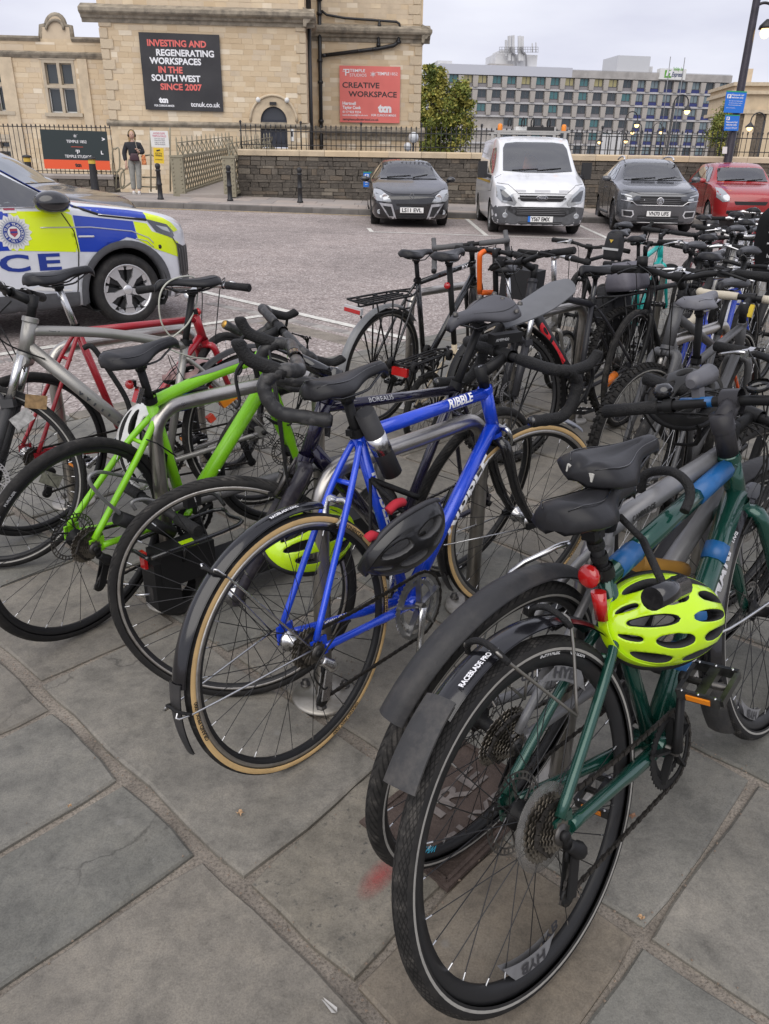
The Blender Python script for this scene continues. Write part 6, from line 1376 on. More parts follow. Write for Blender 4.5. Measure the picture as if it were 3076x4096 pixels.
def cassette_mesh(n, rmax, rmin=.024, m=None):
    key = ('cas', n, rmax)
    if key in WH: return WH[key]
    q = MB()
    for i in range(n):
        r = lerp(rmax, rmin, (i / (n - 1)) ** .8); y = -.030 - i * .0042; nt = max(11, int(r * 2 * math.pi / .0127)); vs = []
        for yy in (y, y - .0018):
            for k in range(nt * 4):
                a = 2 * math.pi * k / (nt * 4); rr = r + (.0018, .0038, .0018, -.0012)[k % 4]; vs.append(V((rr * math.cos(a), yy, rr * math.sin(a))))
            for k in range(nt * 4): a = 2 * math.pi * k / (nt * 4); vs.append(V((max(r - .014, .016) * math.cos(a), yy, max(r - .014, .016) * math.sin(a))))
        M_ = nt * 4; fs = []
        for k in range(M_):
            k2 = (k + 1) % M_; fs += [(k, k2, M_ + k2, M_ + k), (2 * M_ + k2, 2 * M_ + k, 3 * M_ + k, 3 * M_ + k2), (k2, k, 2 * M_ + k, 2 * M_ + k2)]
        q.add(vs, fs, 0)
    q.lathe([(.02, -.03), (.02, -.03 - n * .0042), (0, -.03 - n * .0042)], 16, 1); WH[key] = q.mesh('cassette', [m or COG, GUN]); return WH[key]
def rotor_mesh(r):
    if ('rot', r) in WH: return WH[('rot', r)]
    q = MB(); n = 36; y = .040
    for k in range(n):
        a, b = 2 * math.pi * k / n, 2 * math.pi * (k + .55) / n; c = 2 * math.pi * (k + 1) / n
        P = lambda rr, t: V((rr * math.cos(t), y, rr * math.sin(t)))
        q.add([P(r - .004, a), P(r, a), P(r, c), P(r - .004, c)], [(0, 1, 2, 3)]); q.add([P(r - .016, a), P(r - .012, a), P(r - .012, c), P(r - .016, c)], [(0, 1, 2, 3)]); q.add([P(r - .012, a), P(r - .004, a + .03), P(r - .004, b), P(r - .012, b - .02)], [(0, 1, 2, 3)])
    for k in range(6):
        a = 2 * math.pi * k / 6; q.bar((.02 * math.cos(a), y, .02 * math.sin(a)), ((r - .012) * math.cos(a + .5), y, (r - .012) * math.sin(a + .5)), .006, .0016, up=(0, 1, 0))
    WH[('rot', r)] = q.mesh('brake_rotor', mat('rotor_steel', (.32, .31, .30), .35, 1., var=.15, vs=60)); return WH[('rot', r)]
def ring_gear(q, r, y, t=.003, nt=None, mi=0, arms=5, w=.016):
    nt = nt or int(r * 2 * math.pi / .0127); vs = []; M_ = nt * 4
    for yy in (y, y - t):
        for k in range(M_): a = 2 * math.pi * k / M_; rr = r + (.001, .004, .001, -.002)[k % 4]; vs.append(V((rr * math.cos(a), yy, rr * math.sin(a))))
        for k in range(M_): a = 2 * math.pi * k / M_; vs.append(V(((r - w) * math.cos(a), yy, (r - w) * math.sin(a))))
    fs = []
    for k in range(M_): k2 = (k + 1) % M_; fs += [(k, k2, M_ + k2, M_ + k), (2 * M_ + k2, 2 * M_ + k, 3 * M_ + k, 3 * M_ + k2), (k2, k, 2 * M_ + k, 2 * M_ + k2), (M_ + k, M_ + k2, 3 * M_ + k2, 3 * M_ + k)]
    q.add(vs, fs, mi)
    for k in range(arms): a = 2 * math.pi * k / arms + .3; q.bar((.012 * math.cos(a), y - .003, .012 * math.sin(a)), ((r - w * .6) * math.cos(a), y - .002, (r - w * .6) * math.sin(a)), .006, .018, mi, up=(0, 1, 0))
GD = dict(wb=1.02, bbx=.425, bbz=.28, stL=.52, sa=73., scL=.70, hbx=.875, hbz=.66, htL=.15, ha=72.)
def saddle_mesh(L, Wd, m, rails, pad=.035, groove=False):
    tab = [(0, .30), (.06, .72), (.16, .98), (.28, 1.), (.42, .80), (.56, .50), (.70, .32), (.86, .27), (.96, .22), (1, .10)]
    q = MB(); n = 22; K = 13; vs = []
    for i in range(n + 1):
        t = i / n; w = interp(tab, t) * Wd / 2; x = -L * .55 + L * t; zt = .012 * (math.cos(t * 7.) * .5 + .3) * (1 - t) + .004 * t - (.02 if t > .93 else 0) * (t - .93) / .07 - .012 * max(0, (.08 - t) / .08)
        dr = lerp(.027, .020, min(1, t * 1.4)) * (.6 + .4 * interp(tab, t)) + pad * .15
        for k in range(K):
            s = -1 + 2 * k / (K - 1); e = abs(s)
            z = zt - dr * e ** 3.2 - (.007 * max(0, 1 - e / .3) * (1 if groove and t < .75 else 0)); y = w * (s if e < .85 else math.copysign(.85 + (e - .85) * .9, s)); vs.append((x, y, z))
        vs += [(x, w * .82, zt - dr - .008), (x, 0, zt - dr * .7 - .012), (x, -w * .82, zt - dr - .008)]
    M_ = K + 3; fs = [(i * M_ + k, i * M_ + (k + 1) % M_, (i + 1) * M_ + (k + 1) % M_, (i + 1) * M_ + k) for i in range(n) for k in range(M_)]
    fs += [tuple(range(M_ - 1, -1, -1)), tuple(n * M_ + k for k in range(M_))]; q.add(vs, fs, 0, True)
    return q
class Bike:
    def __init__(s, label, pose, R=.34, col=None, geo=None, group='bicycles locked to the stands', name='bicycle', steer=0., lod=0):
        s.root = None; s.lod = lod; g = dict(GD); g.update(geo or {}); s.R = R; x, y, yaw, ln = pose; yaw, ln = R_(yaw), R_(ln)
        h = V((math.cos(yaw), math.sin(yaw), 0)); n0 = V((math.sin(yaw), -math.cos(yaw), 0)); up = V((0, 0, 1)) * math.cos(ln) + n0 * math.sin(ln); n = n0 * math.cos(ln) - V((0, 0, 1)) * math.sin(ln)
        s.M = Matrix.Translation((x, y, .001)) @ Matrix((h, -n, up)).transposed().to_4x4()
        s.root = thing(name, label, 'bicycle', s.M, group); s.Mi = s.M.inverted()
        s.rh = V((0, 0, R)); s.fh = V((g['wb'], 0, R)); s.bb = V((g['bbx'], 0, g['bbz'])); a = R_(g['sa']); s.su = V((-math.cos(a), 0, math.sin(a))); s.st = s.bb + s.su * g['stL']; s.sc = s.bb + s.su * g['scL']
        s.hb = V((g['hbx'], 0, g['hbz'])); a = R_(g['ha']); s.ax = V((-math.cos(a), 0, math.sin(a))); s.ht = s.hb + s.ax * g['htL']; s.fw = V((math.sin(a), 0, math.cos(a)))
        s.S = Matrix.Translation(s.hb) @ Matrix.Rotation(R_(steer), 4, s.ax) @ Matrix.Translation(-s.hb)
    def px(s, dx, dy, lat=0.):
        """the point of the bicycle's own plane (offset lat to its left) seen at a point of the photograph"""
        d = s.Mi.to_3x3() @ ray(dx, dy); o = s.Mi @ CAM; t = (lat - o.y) / d.y; return o + d * t
    def p(s, name, mb, m, parent=None, M=None, **k): return mb.build(name, m, parent or s.root, M=M, **k)
    def wheels(s, w=.028, tread='file', side=SIDE, rimd=.018, rimm=RIMB, nsp=28, stripe=False, track=False, sm=SPOKE, hubm=BKM, cas=(9, .052), disc=0, fw=True, rw=True, spin=(0, 0), sizes=None):
        out = []
        for kind, c, ok in (('rear', s.rh, rw), ('front', s.fh, fw)):
            if not ok: out.append(None); continue
            R = s.R; M = Matrix.Translation(c) @ Matrix.Rotation(spin[0 if kind == 'rear' else 1], 4, 'Y')
            if kind == 'front': M = s.S @ M
            ty, ri, sp = wheel_meshes(R, w, tread, side, rimd, rimm, nsp, s.lod, stripe, track, sm)
            wo = link(kind + '_wheel', ri, s.root, M); link('tyre', ty, wo); link('spokes', sp, wo, kind='stuff'); link('hub', hub_mesh(kind, hubm), wo)
            if kind == 'rear' and cas: link('cassette', cassette_mesh(*cas), wo)
            if disc: link('brake_rotor', rotor_mesh(disc), wo)
            if s.lod == 0: q = MB(); q.tube([(s.R - w - .02 - rimd, 0, 0), (s.R - w - .065 - rimd * .6, 0, 0)], .0028, 6); q.build('valve', SILVER, wo)
            out.append(wo)
        return out
    def frame(s, m, dt=.020, tt=.016, st=.016, cs=.0095, ss=.008, ht=.0205, ssf=.98, ttd=.02, m_stay=None, m_top=None, asp=1., curve=0., drop=0., ttst=None, sqr=False, n=14):
        f = MB(); n = n if s.lod == 0 else 8; mats = [m, m_stay or m, m_top or m, BKM]
        A = s.ht - s.ax * ttd; B = ttst if ttst is not None else s.st - s.su * .015
        TP = [B, B.lerp(A, .5) + V((0, 0, curve)), A]; f.tube(spline(TP, 6) if curve else [B, A], tt, 8 if sqr else n, 2, asp=asp, up=(0, 0, 1))
        f.tube([s.bb, s.hb + s.ax * .035], dt, 8 if sqr else n, 0, asp=asp, up=(0, 0, 1)); f.tube([s.bb - s.su * .02, s.st], st, n, 0); f.tube([s.hb - s.ax * .004, s.ht], ht, n, 0)
        f.lathe([(ht + .003, -.006), (ht + .003, .010)], n, 0, s.ht - s.ax * .012, s.ax); f.lathe([(ht + .003, -.006), (ht + .003, .010)], n, 0, s.hb, s.ax)
        f.tube([s.bb + V((0, -.038, 0)), s.bb + V((0, .038, 0))], .022, n, 0)
        ssp = s.bb + s.su * ((s.st - s.bb).length * ssf)
        for k in (-1, 1):
            e = s.rh + V((.006, k * .062, 0)); f.tube(spline([s.bb + V((-.01, k * .022, 0)), s.bb.lerp(s.rh, .35) + V((0, k * .036, -.002)), s.rh + V((.03, k * .062, -.002))], 5), [cs * 1.25] * 6 + [cs] * 5, n, 0 if m_stay is None else 1)
            f.tube(spline([ssp + V((-.006, k * .012, -.01)), ssp.lerp(s.rh, .28) + V((-.01, k * .036, 0)), s.rh + V((.004, k * .062, .03))], 5), ss, n, 1)
            f.box(s.rh + V((.012, k * .062, .006)), (.052, .006, .05), 1); f.lathe([(0, 0), (.010, 0), (.010, .012), (0, .012)], 10, 3, s.rh + V((0, k * .066, 0)), (0, k, 0))
        f.tube([ssp.lerp(s.rh, .22) + V((0, -.028, 0)), ssp.lerp(s.rh, .22) + V((0, .028, 0))], .007, 8, 1)
        f.lathe([(st + .0045, -.012), (st + .0045, .012)], n, 3, s.st, s.su); f.box(s.st - V((.022, 0, 0)), (.012, .022, .016), 3)
        s.fr = s.p('frame', f, mats); s.r = dict(dt=dt, tt=tt, st=st, ht=ht); s.TT = (B, A); return s.fr
    def fork(s, m, r=.013, straight=False, susp=False, crown=.045, rake=None, lower=None):
        f = MB(); n = 12 if s.lod == 0 else 8; c = s.hb - s.ax * .02
        f.tube([s.hb, c - s.ax * .012], .02, n, 0)
        for k in (-1, 1):
            e = s.fh + V((-.002, k * .052, 0)); t = c + V((0, k * crown, 0)) - s.ax * .01
            if susp:
                mid = t.lerp(e, .34); f.tube([t + s.ax * .03, mid], .0155, n, 1); f.tube([mid, e], .021, n, 2); f.box(mid, (.045, .045, .03), 2)
            else:
                md = t.lerp(e, .55) - (s.fw * .018 if not straight else V((0, 0, 0))); f.tube(spline([c + V((0, k * .012, 0)), t - s.ax * .01, md, e], 5), [r * 1.15] * 8 + [r] * 4 + [r * .8] * 3 + [r * .62], n, 0, asp=1.25, up=(1, 0, 0))
            f.box(e, (.02, .007, .03), 0)
        if susp: f.tube([c + V((0, -crown - .008, 0)), c + V((0, crown + .008, 0))], .023, n, 0); a = s.fh + V((-.03, 0, s.R + .02)); f.tube(spline([s.fh.lerp(c, .62) + V((0, -crown, 0)), a + V((0, 0, .03)), s.fh.lerp(c, .62) + V((0, crown, 0))], 4), .014, 8, 2)
        s.fk = s.p('fork', f, [m, SILVER, lower or m], M=s.S); return s.fk
    def stem(s, sp=.03, L=.09, rise=6., m=BKM, r=.016, cap=True):
        q = MB(); a = R_(rise); top = s.ht + s.ax * sp; fwd = s.fw * math.cos(a) + s.ax * math.sin(a); s.bar = top + fwd * L; n = 12
        q.tube([s.ht, top + s.ax * .02], r * 1.02, n); q.tube([top, s.bar], [r * 1.05, r * .9], n, asp=1.1); q.lathe([(r * 1.25, -.022), (r * 1.25, .022)], n, 0, s.bar, (0, 1, 0)); q.lathe([(r * 1.15, -.02), (r * 1.15, .022), (0, .024)], n, 0, top, s.ax); q.lathe([(.006, .0245), (0, .026)], 8, 1, top, s.ax)
        s.sm = s.p('stem', q, [m, SILVER], M=s.S); return s.sm
    def flatbar(s, w=.62, sweep=.03, rise=0., m=BKM, grip=RUBB, gl=.13, r=.0125, lever=True, gm2=None, end=None, lm=BKM):
        q = MB(); pts = []
        for y in (-1, -.6, -.33, -.14, 0, .14, .33, .6, 1): t = abs(y); pts.append(s.bar - s.fw * sweep * max(0, t - .15) * 1.2 + s.ax * rise * min(1, max(0, (t - .14) / .3)) + V((0, y * w / 2, 0)))
        q.tube(spline(pts, 4), r, 10); hb = s.p('handlebar', q, m, M=s.S)
        for k in (-1, 1):
            e = pts[0] if k < 0 else pts[-1]; i_ = pts[1] if k < 0 else pts[-2]; d = (i_ - e).normalized(); q = MB(); q.tube([e - d * .002, e, e + d * gl * .5, e + d * gl, e + d * (gl + .002)], [r * .9, r * 1.45, r * 1.32, r * 1.4, r * .9], 12); q.tube([e - d * .004, e], [r * 1.1, r * 1.35], 12, 1)
            q.build('grip', [grip, end or grip], hb)
            if lever:
                b = e + d * (gl + .03); q = MB(); q.lathe([(r * 1.5, -.012), (r * 1.5, .012)], 10, 0, b, d); q.box(b + s.fw * .025 - s.ax * .008, (.05, .03, .025)); q.tube(spline([b + s.fw * .045 - s.ax * .01, b + s.fw * .06 - d * .03 - s.ax * .015, b + s.fw * .048 - d * .10 - s.ax * .03], 4), [.007] * 4 + [.0055] * 4 + [.006], 8); q.build('brake_lever', lm, hb); s.cable([b + s.fw * .03, b + s.fw * .09 - d * -.04 - V((0, 0, .01)), s.bar + s.fw * .10 + V((0, k * .05, -.05)), s.hb + s.fw * .06 + V((0, k * .04, .03)), s.hb + V((.02, k * .03, -.06))], steer=True)
        s.hbo = hb; return hb
    def dropbar(s, w=.42, reach=.08, drop=.13, m=BKM, tape=RUBB, hood=RUBB, r=.0125, tr=.0165, endm=None, hm=None, tilt=0., bare=False):
        hb = None; q = MB(); q.tube([s.bar + V((0, -w / 2 + .03, 0)), s.bar + V((0, w / 2 - .03, 0))], r, 10); hb = s.p('handlebar', q, m, M=s.S); F = Matrix.Rotation(R_(tilt), 3, 'Y'); f, u = F @ V((1, 0, 0)), F @ V((0, 0, 1))
        for k in (-1, 1):
            Y = V((0, k, 0)); b = s.bar; P = [b + Y * .05, b + Y * (w / 2 - .035), b + Y * (w / 2 - .006) + f * .015, b + Y * w / 2 + f * reach * .6 - u * .004, b + Y * w / 2 + f * (reach + .0) - u * .035, b + Y * (w / 2 + .006) + f * (reach - .008) - u * drop * .66, b + Y * (w / 2 + .010) + f * (reach * .45) - u * drop * .97, b + Y * (w / 2 + .012) - f * .02 - u * drop, b + Y * (w / 2 + .014) - f * .085 - u * drop * .99]
            pp = spline(P, 6); q = MB(); q.tube(pp, [tr + (.0014 if (i // 2) % 2 else 0) for i in range(len(pp))], 12); q.lathe([(tr * .95, 0), (tr * .8, .005), (0, .006)], 12, 1, pp[-1], (pp[-1] - pp[-2])); q.build('bar_tape', [tape, endm or m], hb)
            if not bare:
                c = b + Y * w / 2 + f * reach * .55; q = MB(); q.tube(spline([c - f * .01 - u * .006, c + f * .035 + u * .002, c + f * .075 + u * .012, c + f * .10 + u * .038, c + f * .105 + u * .052], 4), [.017] * 5 + [.0165] * 4 + [.0155] * 3 + [.016] * 3 + [.014, .010], 10); ho = q.build('brake_hood', hood, hb)
                q = MB(); q.tube(spline([c + f * .085 + u * .01, c + f * .10 - u * .03, c + f * .085 - u * .085, c + f * .092 - u * .105], 4), [.008] * 4 + [.0065] * 8 + [.005], 8, asp=.6, up=(1, 0, 0)); q.build('brake_lever', hm or BKM, ho)
        s.hbo = hb; return hb
    def seat(s, m=SADL, L=.275, Wd=.145, tilt=0., post=BKM, pr=.0135, rail=BKG, pad=.035, groove=False, dz=.0, setback=.0):
        q = MB(); q.tube([s.bb + s.su * ((s.st - s.bb).length - .06), s.sc - s.su * .01], pr, 12); q.tube([s.sc - s.su * .022, s.sc], pr * 1.2, 12, 1); q.box(s.sc - s.su * .006, (.035, .03, .018), 1); po = s.p('seatpost', q, [post, BKM])
        M = Matrix.Translation(s.sc + V((.03 - setback, 0, dz))) @ Matrix.Rotation(R_(-tilt), 4, 'Y'); q = saddle_mesh(L, Wd, m, rail, pad, groove); so = s.p('saddle', q, m, M=M)
        q = MB()
        sm_ = MB()
        for k in (-1, 1):
            pt = []
            for i in range(13):
                t = .03 + .9 * i / 12; w = interp([(0, .30), (.06, .72), (.16, .98), (.28, 1.), (.42, .80), (.56, .50), (.70, .32), (.86, .27), (.96, .22), (1, .10)], t) * Wd / 2; e = .62; zt = .012 * (math.cos(t * 7.) * .5 + .3) * (1 - t) + .004 * t - .012 * max(0, (.08 - t) / .08); pt.append((-L * .55 + L * t, k * w * e, zt - .027 * e ** 3.2 + .0002))
            sm_.tube(pt, .0013, 4)
        sm_.build('seam', BKG, so)
        for k in (-1, 1): q.tube(spline([(-L * .42, k * .035, -.032), (-L * .25, k * .024, -.048), (.02, k * .022, -.05), (L * .18, k * .02, -.038), (L * .38, k * .008, -.018)], 3), .0036, 6)
        q.build('rail', rail, so); s.sad = so; s.sM = M; return so
    def cranks(s, ang=-80., r=.088, m=BKM, ring=BKM, pedal='flat', pm=BKM, L=.17, y=.048, n2=True, pang=0.):
        q = MB(); ring_gear(q, r, -y + .004, mi=0)
        if n2: ring_gear(q, r * .74, -y + .011, mi=0, arms=0, w=.012)
        q.tube([(0, -y - .015, 0), (0, y + .015, 0)], .012, 10, 1); M = Matrix.Translation(s.bb); co = s.p('crankset', q, [ring, GUN], M=M)
        for k, a in ((-1, R_(ang)), (1, R_(ang + 180))):
            d = V((math.cos(a), 0, math.sin(a))); e = d * L + V((0, k * (y + .022), 0)); q = MB(); q.tube([V((0, k * (y + .012), 0)), d * .04 + V((0, k * (y + .014), 0)), e], [.017, .013, .011], 10, asp=.7, up=(0, 1, 0)); q.lathe([(0, -.004), (.014, -.004), (.014, .008), (0, .009)], 12, 0, e, (0, k, 0)); ar = q.build('crank_arm', m, co)
            q = MB(); c = e + V((0, k * .055, 0)); Rp = Matrix.Rotation(R_(pang), 3, 'Y'); q.tube([e, c + V((0, k * .04, 0))], .008, 8, 1)
            if pedal == 'flat':
                for x in (-.044, .044): q.bar(c + Rp @ V((x, -.045, 0)), c + Rp @ V((x, .045, 0)), .010, .020, 0)
                for yy in (-.045, 0, .045): q.bar(c + Rp @ V((-.044, yy, 0)), c + Rp @ V((.044, yy, 0)), .010 if yy else .022, .016, 0)
                for x in (-.044, .044):
                    for yy in (-.035, .0, .035): q.tube([c + Rp @ V((x, yy, -.014)), c + Rp @ V((x, yy, .014))], .0025, 5, 2)
                    if s.lod == 0: q.box(c + Rp @ V((x * 1.13, 0, 0)), (.004, .05, .012), 3, Rp)
            else: q.box(c, (.06, .05, .012), 0, Rp); q.tube([c + Rp @ V((-.035, -.025, .0)), c + Rp @ V((.04, -.02, 0)), c + Rp @ V((.04, .02, 0)), c + Rp @ V((-.035, .025, 0))], .005, 6, 0)
            q.build('pedal', [pm, GUN, SILVER, AMBER], co)
        s.cr = r; s.cy = -y; return co
    def chain(s, cr=.03, sag=.0, dr=True, m=CHAIN, ym=-.047, drm=BKM, dzz=0.):
        a = s.rh + V((.0, ym, cr)); b = s.bb + V((0, s.cy + .002, s.cr)); c = s.bb + V((0, s.cy + .002, -s.cr)); j1 = s.rh + V((.045, ym, -.075)); j2 = s.rh + V((.02, ym, -.155 + dzz)); e = s.rh + V((-.0, ym, -cr))
        P = [a] + [a.lerp(b, t / 20) + V((0, 0, -sag * 4 * (t / 20) * (1 - t / 20))) for t in range(1, 20)] + [b] + [s.bb + V((s.cr * math.sin(t), s.cy + .002, s.cr * math.cos(t))) for t in [math.pi * k / 10 for k in range(1, 10)]] + [c]
        if dr: P += [c.lerp(j2, t / 16) for t in range(1, 16)] + [j2 + V((-.006, 0, -.012)), j2 + V((-.018, 0, -.002)), j2.lerp(j1, .5) + V((.0, 0, 0)), j1 + V((.01, 0, .0)), e + V((.03, 0, .02)), e + V((-.02, 0, .01)), s.rh + V((-cr, ym, 0)), s.rh + V((-cr * .7, ym, cr * .7))]
        else: P += [c.lerp(e, t / 16) for t in range(1, 16)] + [e, s.rh + V((-cr, ym, 0))]
        q = MB(); L = 0.; step = .0115; nx = 0; k = 0
        for i in range(len(P)):
            A, B = P[i], P[(i + 1) % len(P)]; d = B - A; l = d.length
            if l < 1e-6: continue
            t = nx - L
            while t < l:
                p = A + d * (t / l); u = d / l; q.bar(p - u * .0052, p + u * .0052, .0075 if k % 2 else .0045, .0085, 0, up=(0, 1, 0)) if 0 else q.bar(p - u * .0054, p + u * .0054, .0042 if k % 2 else .0068, .0085, 0); k += 1; t += step; nx += step
            L += l
        s.p('chain', q, m, kind='stuff')
        if dr:
            q = MB(); h = s.rh + V((.012, -.066, -.028)); q.tube([s.rh + V((.008, -.066, -.004)), h], .011, 8); q.tube(spline([h, h + V((.022, -.006, -.022)), j1 + V((.005, -.012, .006))], 3), [.013] * 3 + [.017] * 3 + [.012], 10); q.bar(j1 + V((0, -.010, 0)), j2 + V((0, -.010, 0)), .004, .026); q.bar(j1 + V((0, .008, 0)), j2 + V((0, .008, 0)), .003, .022)
            for j in (j1, j2): q.lathe([(.006, -.004), (.020, -.003), (.020, .003), (.006, .004)], 12, 1, j, (0, 1, 0))
            s.p('derailleur', q, [drm, BKM])
    def caliper(s, where='rear', m=SILVER):
        if where == 'rear': c = V((s.bb.x - .09, 0, s.R + .385 - .02)); c = (s.rh + (s.st - s.rh).normalized() * (s.R + .035)); M = None; d = (c - s.rh).normalized()
        else: c = s.fh + (s.hb - s.fh).normalized() * (s.R + .035) + s.fw * .03; M = s.S; d = (s.hb - s.fh).normalized()
        q = MB(); t = V((d.z, 0, -d.x))
        for k in (-1, 1): q.tube(spline([c + V((0, -k * .006, 0)), c + V((0, k * .030, 0)) + d * .004, c + V((0, k * .034, 0)) - d * .03, c + V((0, k * .020, 0)) - d * .058], 4), [.009] * 4 + [.008] * 4 + [.007] * 5, 8); q.box(c + V((0, k * .015, 0)) - d * .060, (.04, .008, .012), 1)
        q.tube([c + t * .02, c - t * .03], .006, 8); q.tube([c + V((0, .03, 0)) + d * .004, c + V((0, .034, 0)) + d * .06], .0035, 6); return s.p('brake_caliper', q, [m, BKM], M=M)
    def guard(s, c, r, w, a0, a1, m, name='mudguard', S=None, depth=.5, th=.003, taper=0.):
        q = MB(); n = 30; K = 7; vs = []
        for i in range(n + 1):
            a = R_(lerp(a0, a1, i / n)); ww = w * (1 - taper * i / n)
            for k in range(K): y = -1 + 2 * k / (K - 1); rr = r - depth * ww * .5 * abs(y) ** 2.2; vs.append(c + V((rr * math.cos(a), y * ww / 2, rr * math.sin(a))))
        m2 = len(vs); q.add(vs, [(i * K + k, (i + 1) * K + k, (i + 1) * K + k + 1, i * K + k + 1) for i in range(n) for k in range(K - 1)], 0, True)
        q.add([c + (v - c) * (1 - th / r) for v in vs], [(i * K + k, i * K + k + 1, (i + 1) * K + k + 1, (i + 1) * K + k) for i in range(n) for k in range(K - 1)], 0, True)
        return s.p(name, q, m, M=S)
    def tubetext(s, txt, a, b, r, t0, h, side=-1, lift=0., mi=0, m=None, bold=.03, width=None, shear=0., parent=None, flip=False, M=None):
        """lettering wrapped on the tube a-b: starts t0 metres from a; side -1 = the bicycle's right"""
        d = (b - a).normalized(); w = V((0, side, 0)); u = (w.cross(d) if side < 0 else d.cross(w)).normalized()
        if u.z < 0: u = -u
        if flip: u = -u
        q = MB()
        def f(x, y): th = (y - h * .5) / r + lift; return a + d * (t0 + x) + (w * math.cos(th) + u * math.sin(th)) * (r + .0010)
        write(q, txt, f, h, 0, bold, width=width, shear=shear, fine=.22); me = q.mesh('lettering', m or P_W); o = link('lettering', me, parent or s.fr, M)
        return o
    def cable(s, pts, r=.0025, m=CABLE, steer=False, name='cable'): q = MB(); q.tube(spline(pts, 6), r, 6); return s.p(name, q, m, M=s.S if steer else None)
    def rack(s, m=BKM, L=.36, w=.13, z=None):
        q = MB(); z = z or s.R * 2 + .07; x0, x1 = -.26, .14
        q.tube([(x0, -w / 2, z), (x1, -w / 2, z), (x1 + .05, 0, z + .005), (x1, w / 2, z), (x0, w / 2, z), (x0 - .012, 0, z)], .006, 6, closed=True)
        for y in (-.03, .0, .03): q.tube([(x0, y, z - .002), (x1, y, z - .002)], .005, 6)
        for x in (-.2, -.05, .09): q.tube([(x, -w / 2, z), (x, w / 2, z)], .005, 6)
        for k in (-1, 1):
            for x in (-.18, -.04, .08): q.tube([(x, k * w / 2, z), (.0 + x * .1, k * .072, s.R + .02)], .005, 6)
            q.tube([(-.20, k * (w / 2 + .015), z - .06), (.10, k * (w / 2 + .015), z - .06)], .005, 6); q.tube([(x1, k * w / 2, z), tuple(s.st - s.su * .05 + V((-.01, k * .015, 0)))], .005, 6)
        return s.p('pannier_rack', q, m)
def bracket_light(b, c, m, label=None, size=(.03, .022, .045), name='rear_light', rim=BKM):
    q = MB(); r_ = size[1] * .7; q.lathe([(0, .008), (r_ * .7, .007), (r_, 0), (r_, -.006), (0, -.006)], 14, 0, c, (-1, 0, .15)); q.box(c + V((.014, 0, 0)), (.018, .014, .02), 1)
    return b.p(name, q, [m, rim])
# ---------------------------------------------------------------- stands
def stand(x, y, label, h=.705, L=.71, a=47., z0=0.):
    d = V((math.cos(R_(a)), math.sin(R_(a)), 0)); t = thing('bike_stand', label, 'bike stand', Matrix.Translation((x, y, z0)), 'steel bicycle stands'); r = .10; P = [V((0, 0, .004))]
    P += [V((0, 0, h - r - .05))] + [d * (r * (1 - math.cos(k))) + V((0, 0, h - r + r * math.sin(k))) for k in [math.pi / 2 * j / 7 for j in range(8)]] + [d * (L - r + r * math.sin(k)) + V((0, 0, h - r + r * math.cos(k))) for k in [math.pi / 2 * j / 7 for j in range(8)]] + [d * L + V((0, 0, h - r - .05)), d * L + V((0, 0, .004))]
    q = MB(); q.tube(P, .0245, 18, up=(-d.y, d.x, 0)); q.build('hoop', STEEL, t)
    for e in (0, L):
        q = MB(); q.lathe([(.025, .012), (.09, .010), (.095, .004), (.095, 0)], 28, 0, d * e, (0, 0, 1)); fl = q.build('base_plate', mat('dull_flange', (.40, .38, .34), .45, .9, var=.15, vs=20, dirt=.6, dcol=(.2, .17, .13), dscale=16), t)
        for k in range(3): b = d * e + V((.068 * math.cos(k * 2.09 + .5), .068 * math.sin(k * 2.09 + .5), .01)); q = MB(); q.lathe([(.016, 0), (.016, .006), (.011, .006), (.011, .018), (0, .021)], 6, 0, b, (0, 0, 1)); q.build('bolt', GUN, fl)
for x, y, lab in ((-.17, 1.85, 'steel hoop stand under the top tube of the blue bicycle'), (-.75, 2.38, 'steel hoop stand running beside the lime green bicycle'), (-1.42, 3.22, 'steel hoop stand between the silver and red bicycles'), (.455, 1.52, 'steel hoop stand carrying the dark green bicycle'), (.14, 4.85, 'steel hoop stand behind the folding bicycle'), (.66, 4.06, 'steel hoop stand beside the bicycle with red letters'), (1.17, 3.28, 'steel hoop stand behind the broad matt grey handlebar'), (1.62, 2.72, 'steel hoop stand at the right edge'), (1.75, 6.0, 'steel hoop stand under the turquoise bicycle')): stand(x, y, lab, h=.75 if x == 1.17 else .705)
# ---------------------------------------------------------------- the bicycles, near ones first
BLUEF = bm('ribble_blue', (.008, .060, .60), .25, .12, coat=.7, vs=12); LIME = bm('lime_paint', (.22, .58, .008), .38, coat=.2, vs=10, dirt=.12, dcol=(.1, .1, .04), dscale=25); GREENF = bm('dark_green_metallic', (.005, .056, .040), .22, .35, coat=.7, dirt=.12, dcol=(.08, .08, .07), dscale=25); BTAPE = bm('blue_tape', (.010, .095, .27), .35, vs=40)
SILF = bm('silver_frame', (.33, .32, .30), .38, .6, vs=12, dirt=.1); REDF = bm('red_frame', (.36, .012, .022), .3, coat=.5); GREYF = bm('matt_grey_frame', (.085, .085, .088), .42, .2); GREYF2 = bm('pale_grey_frame', (.22, .22, .225), .4, .3); NAVYF = bm('deep_violet_black', (.010, .008, .026), .2, .2, coat=.7); TEALF = bm('turquoise_frame', (.015, .46, .42), .35, coat=.3); CREAM = bm('cream_frame', (.56, .47, .33), .4); WHF = bm('white_frame', (.62, .62, .66), .3, coat=.4); ORF = bm('orange_frame', (.62, .08, .01), .4)
GUARD = bm('guard_gloss', (.008, .008, .010), .16, coat=.35); GUARDM = bm('guard_matt', (.032, .032, .034), .45, bump=.1, bs=90, dirt=.3, dcol=(.11, .1, .09), dscale=12); FLAP = bm('rubber_flap', (.042, .042, .043), .5, bump=.2, bs=60, dirt=.65, dcol=(.12, .11, .1), dscale=12)
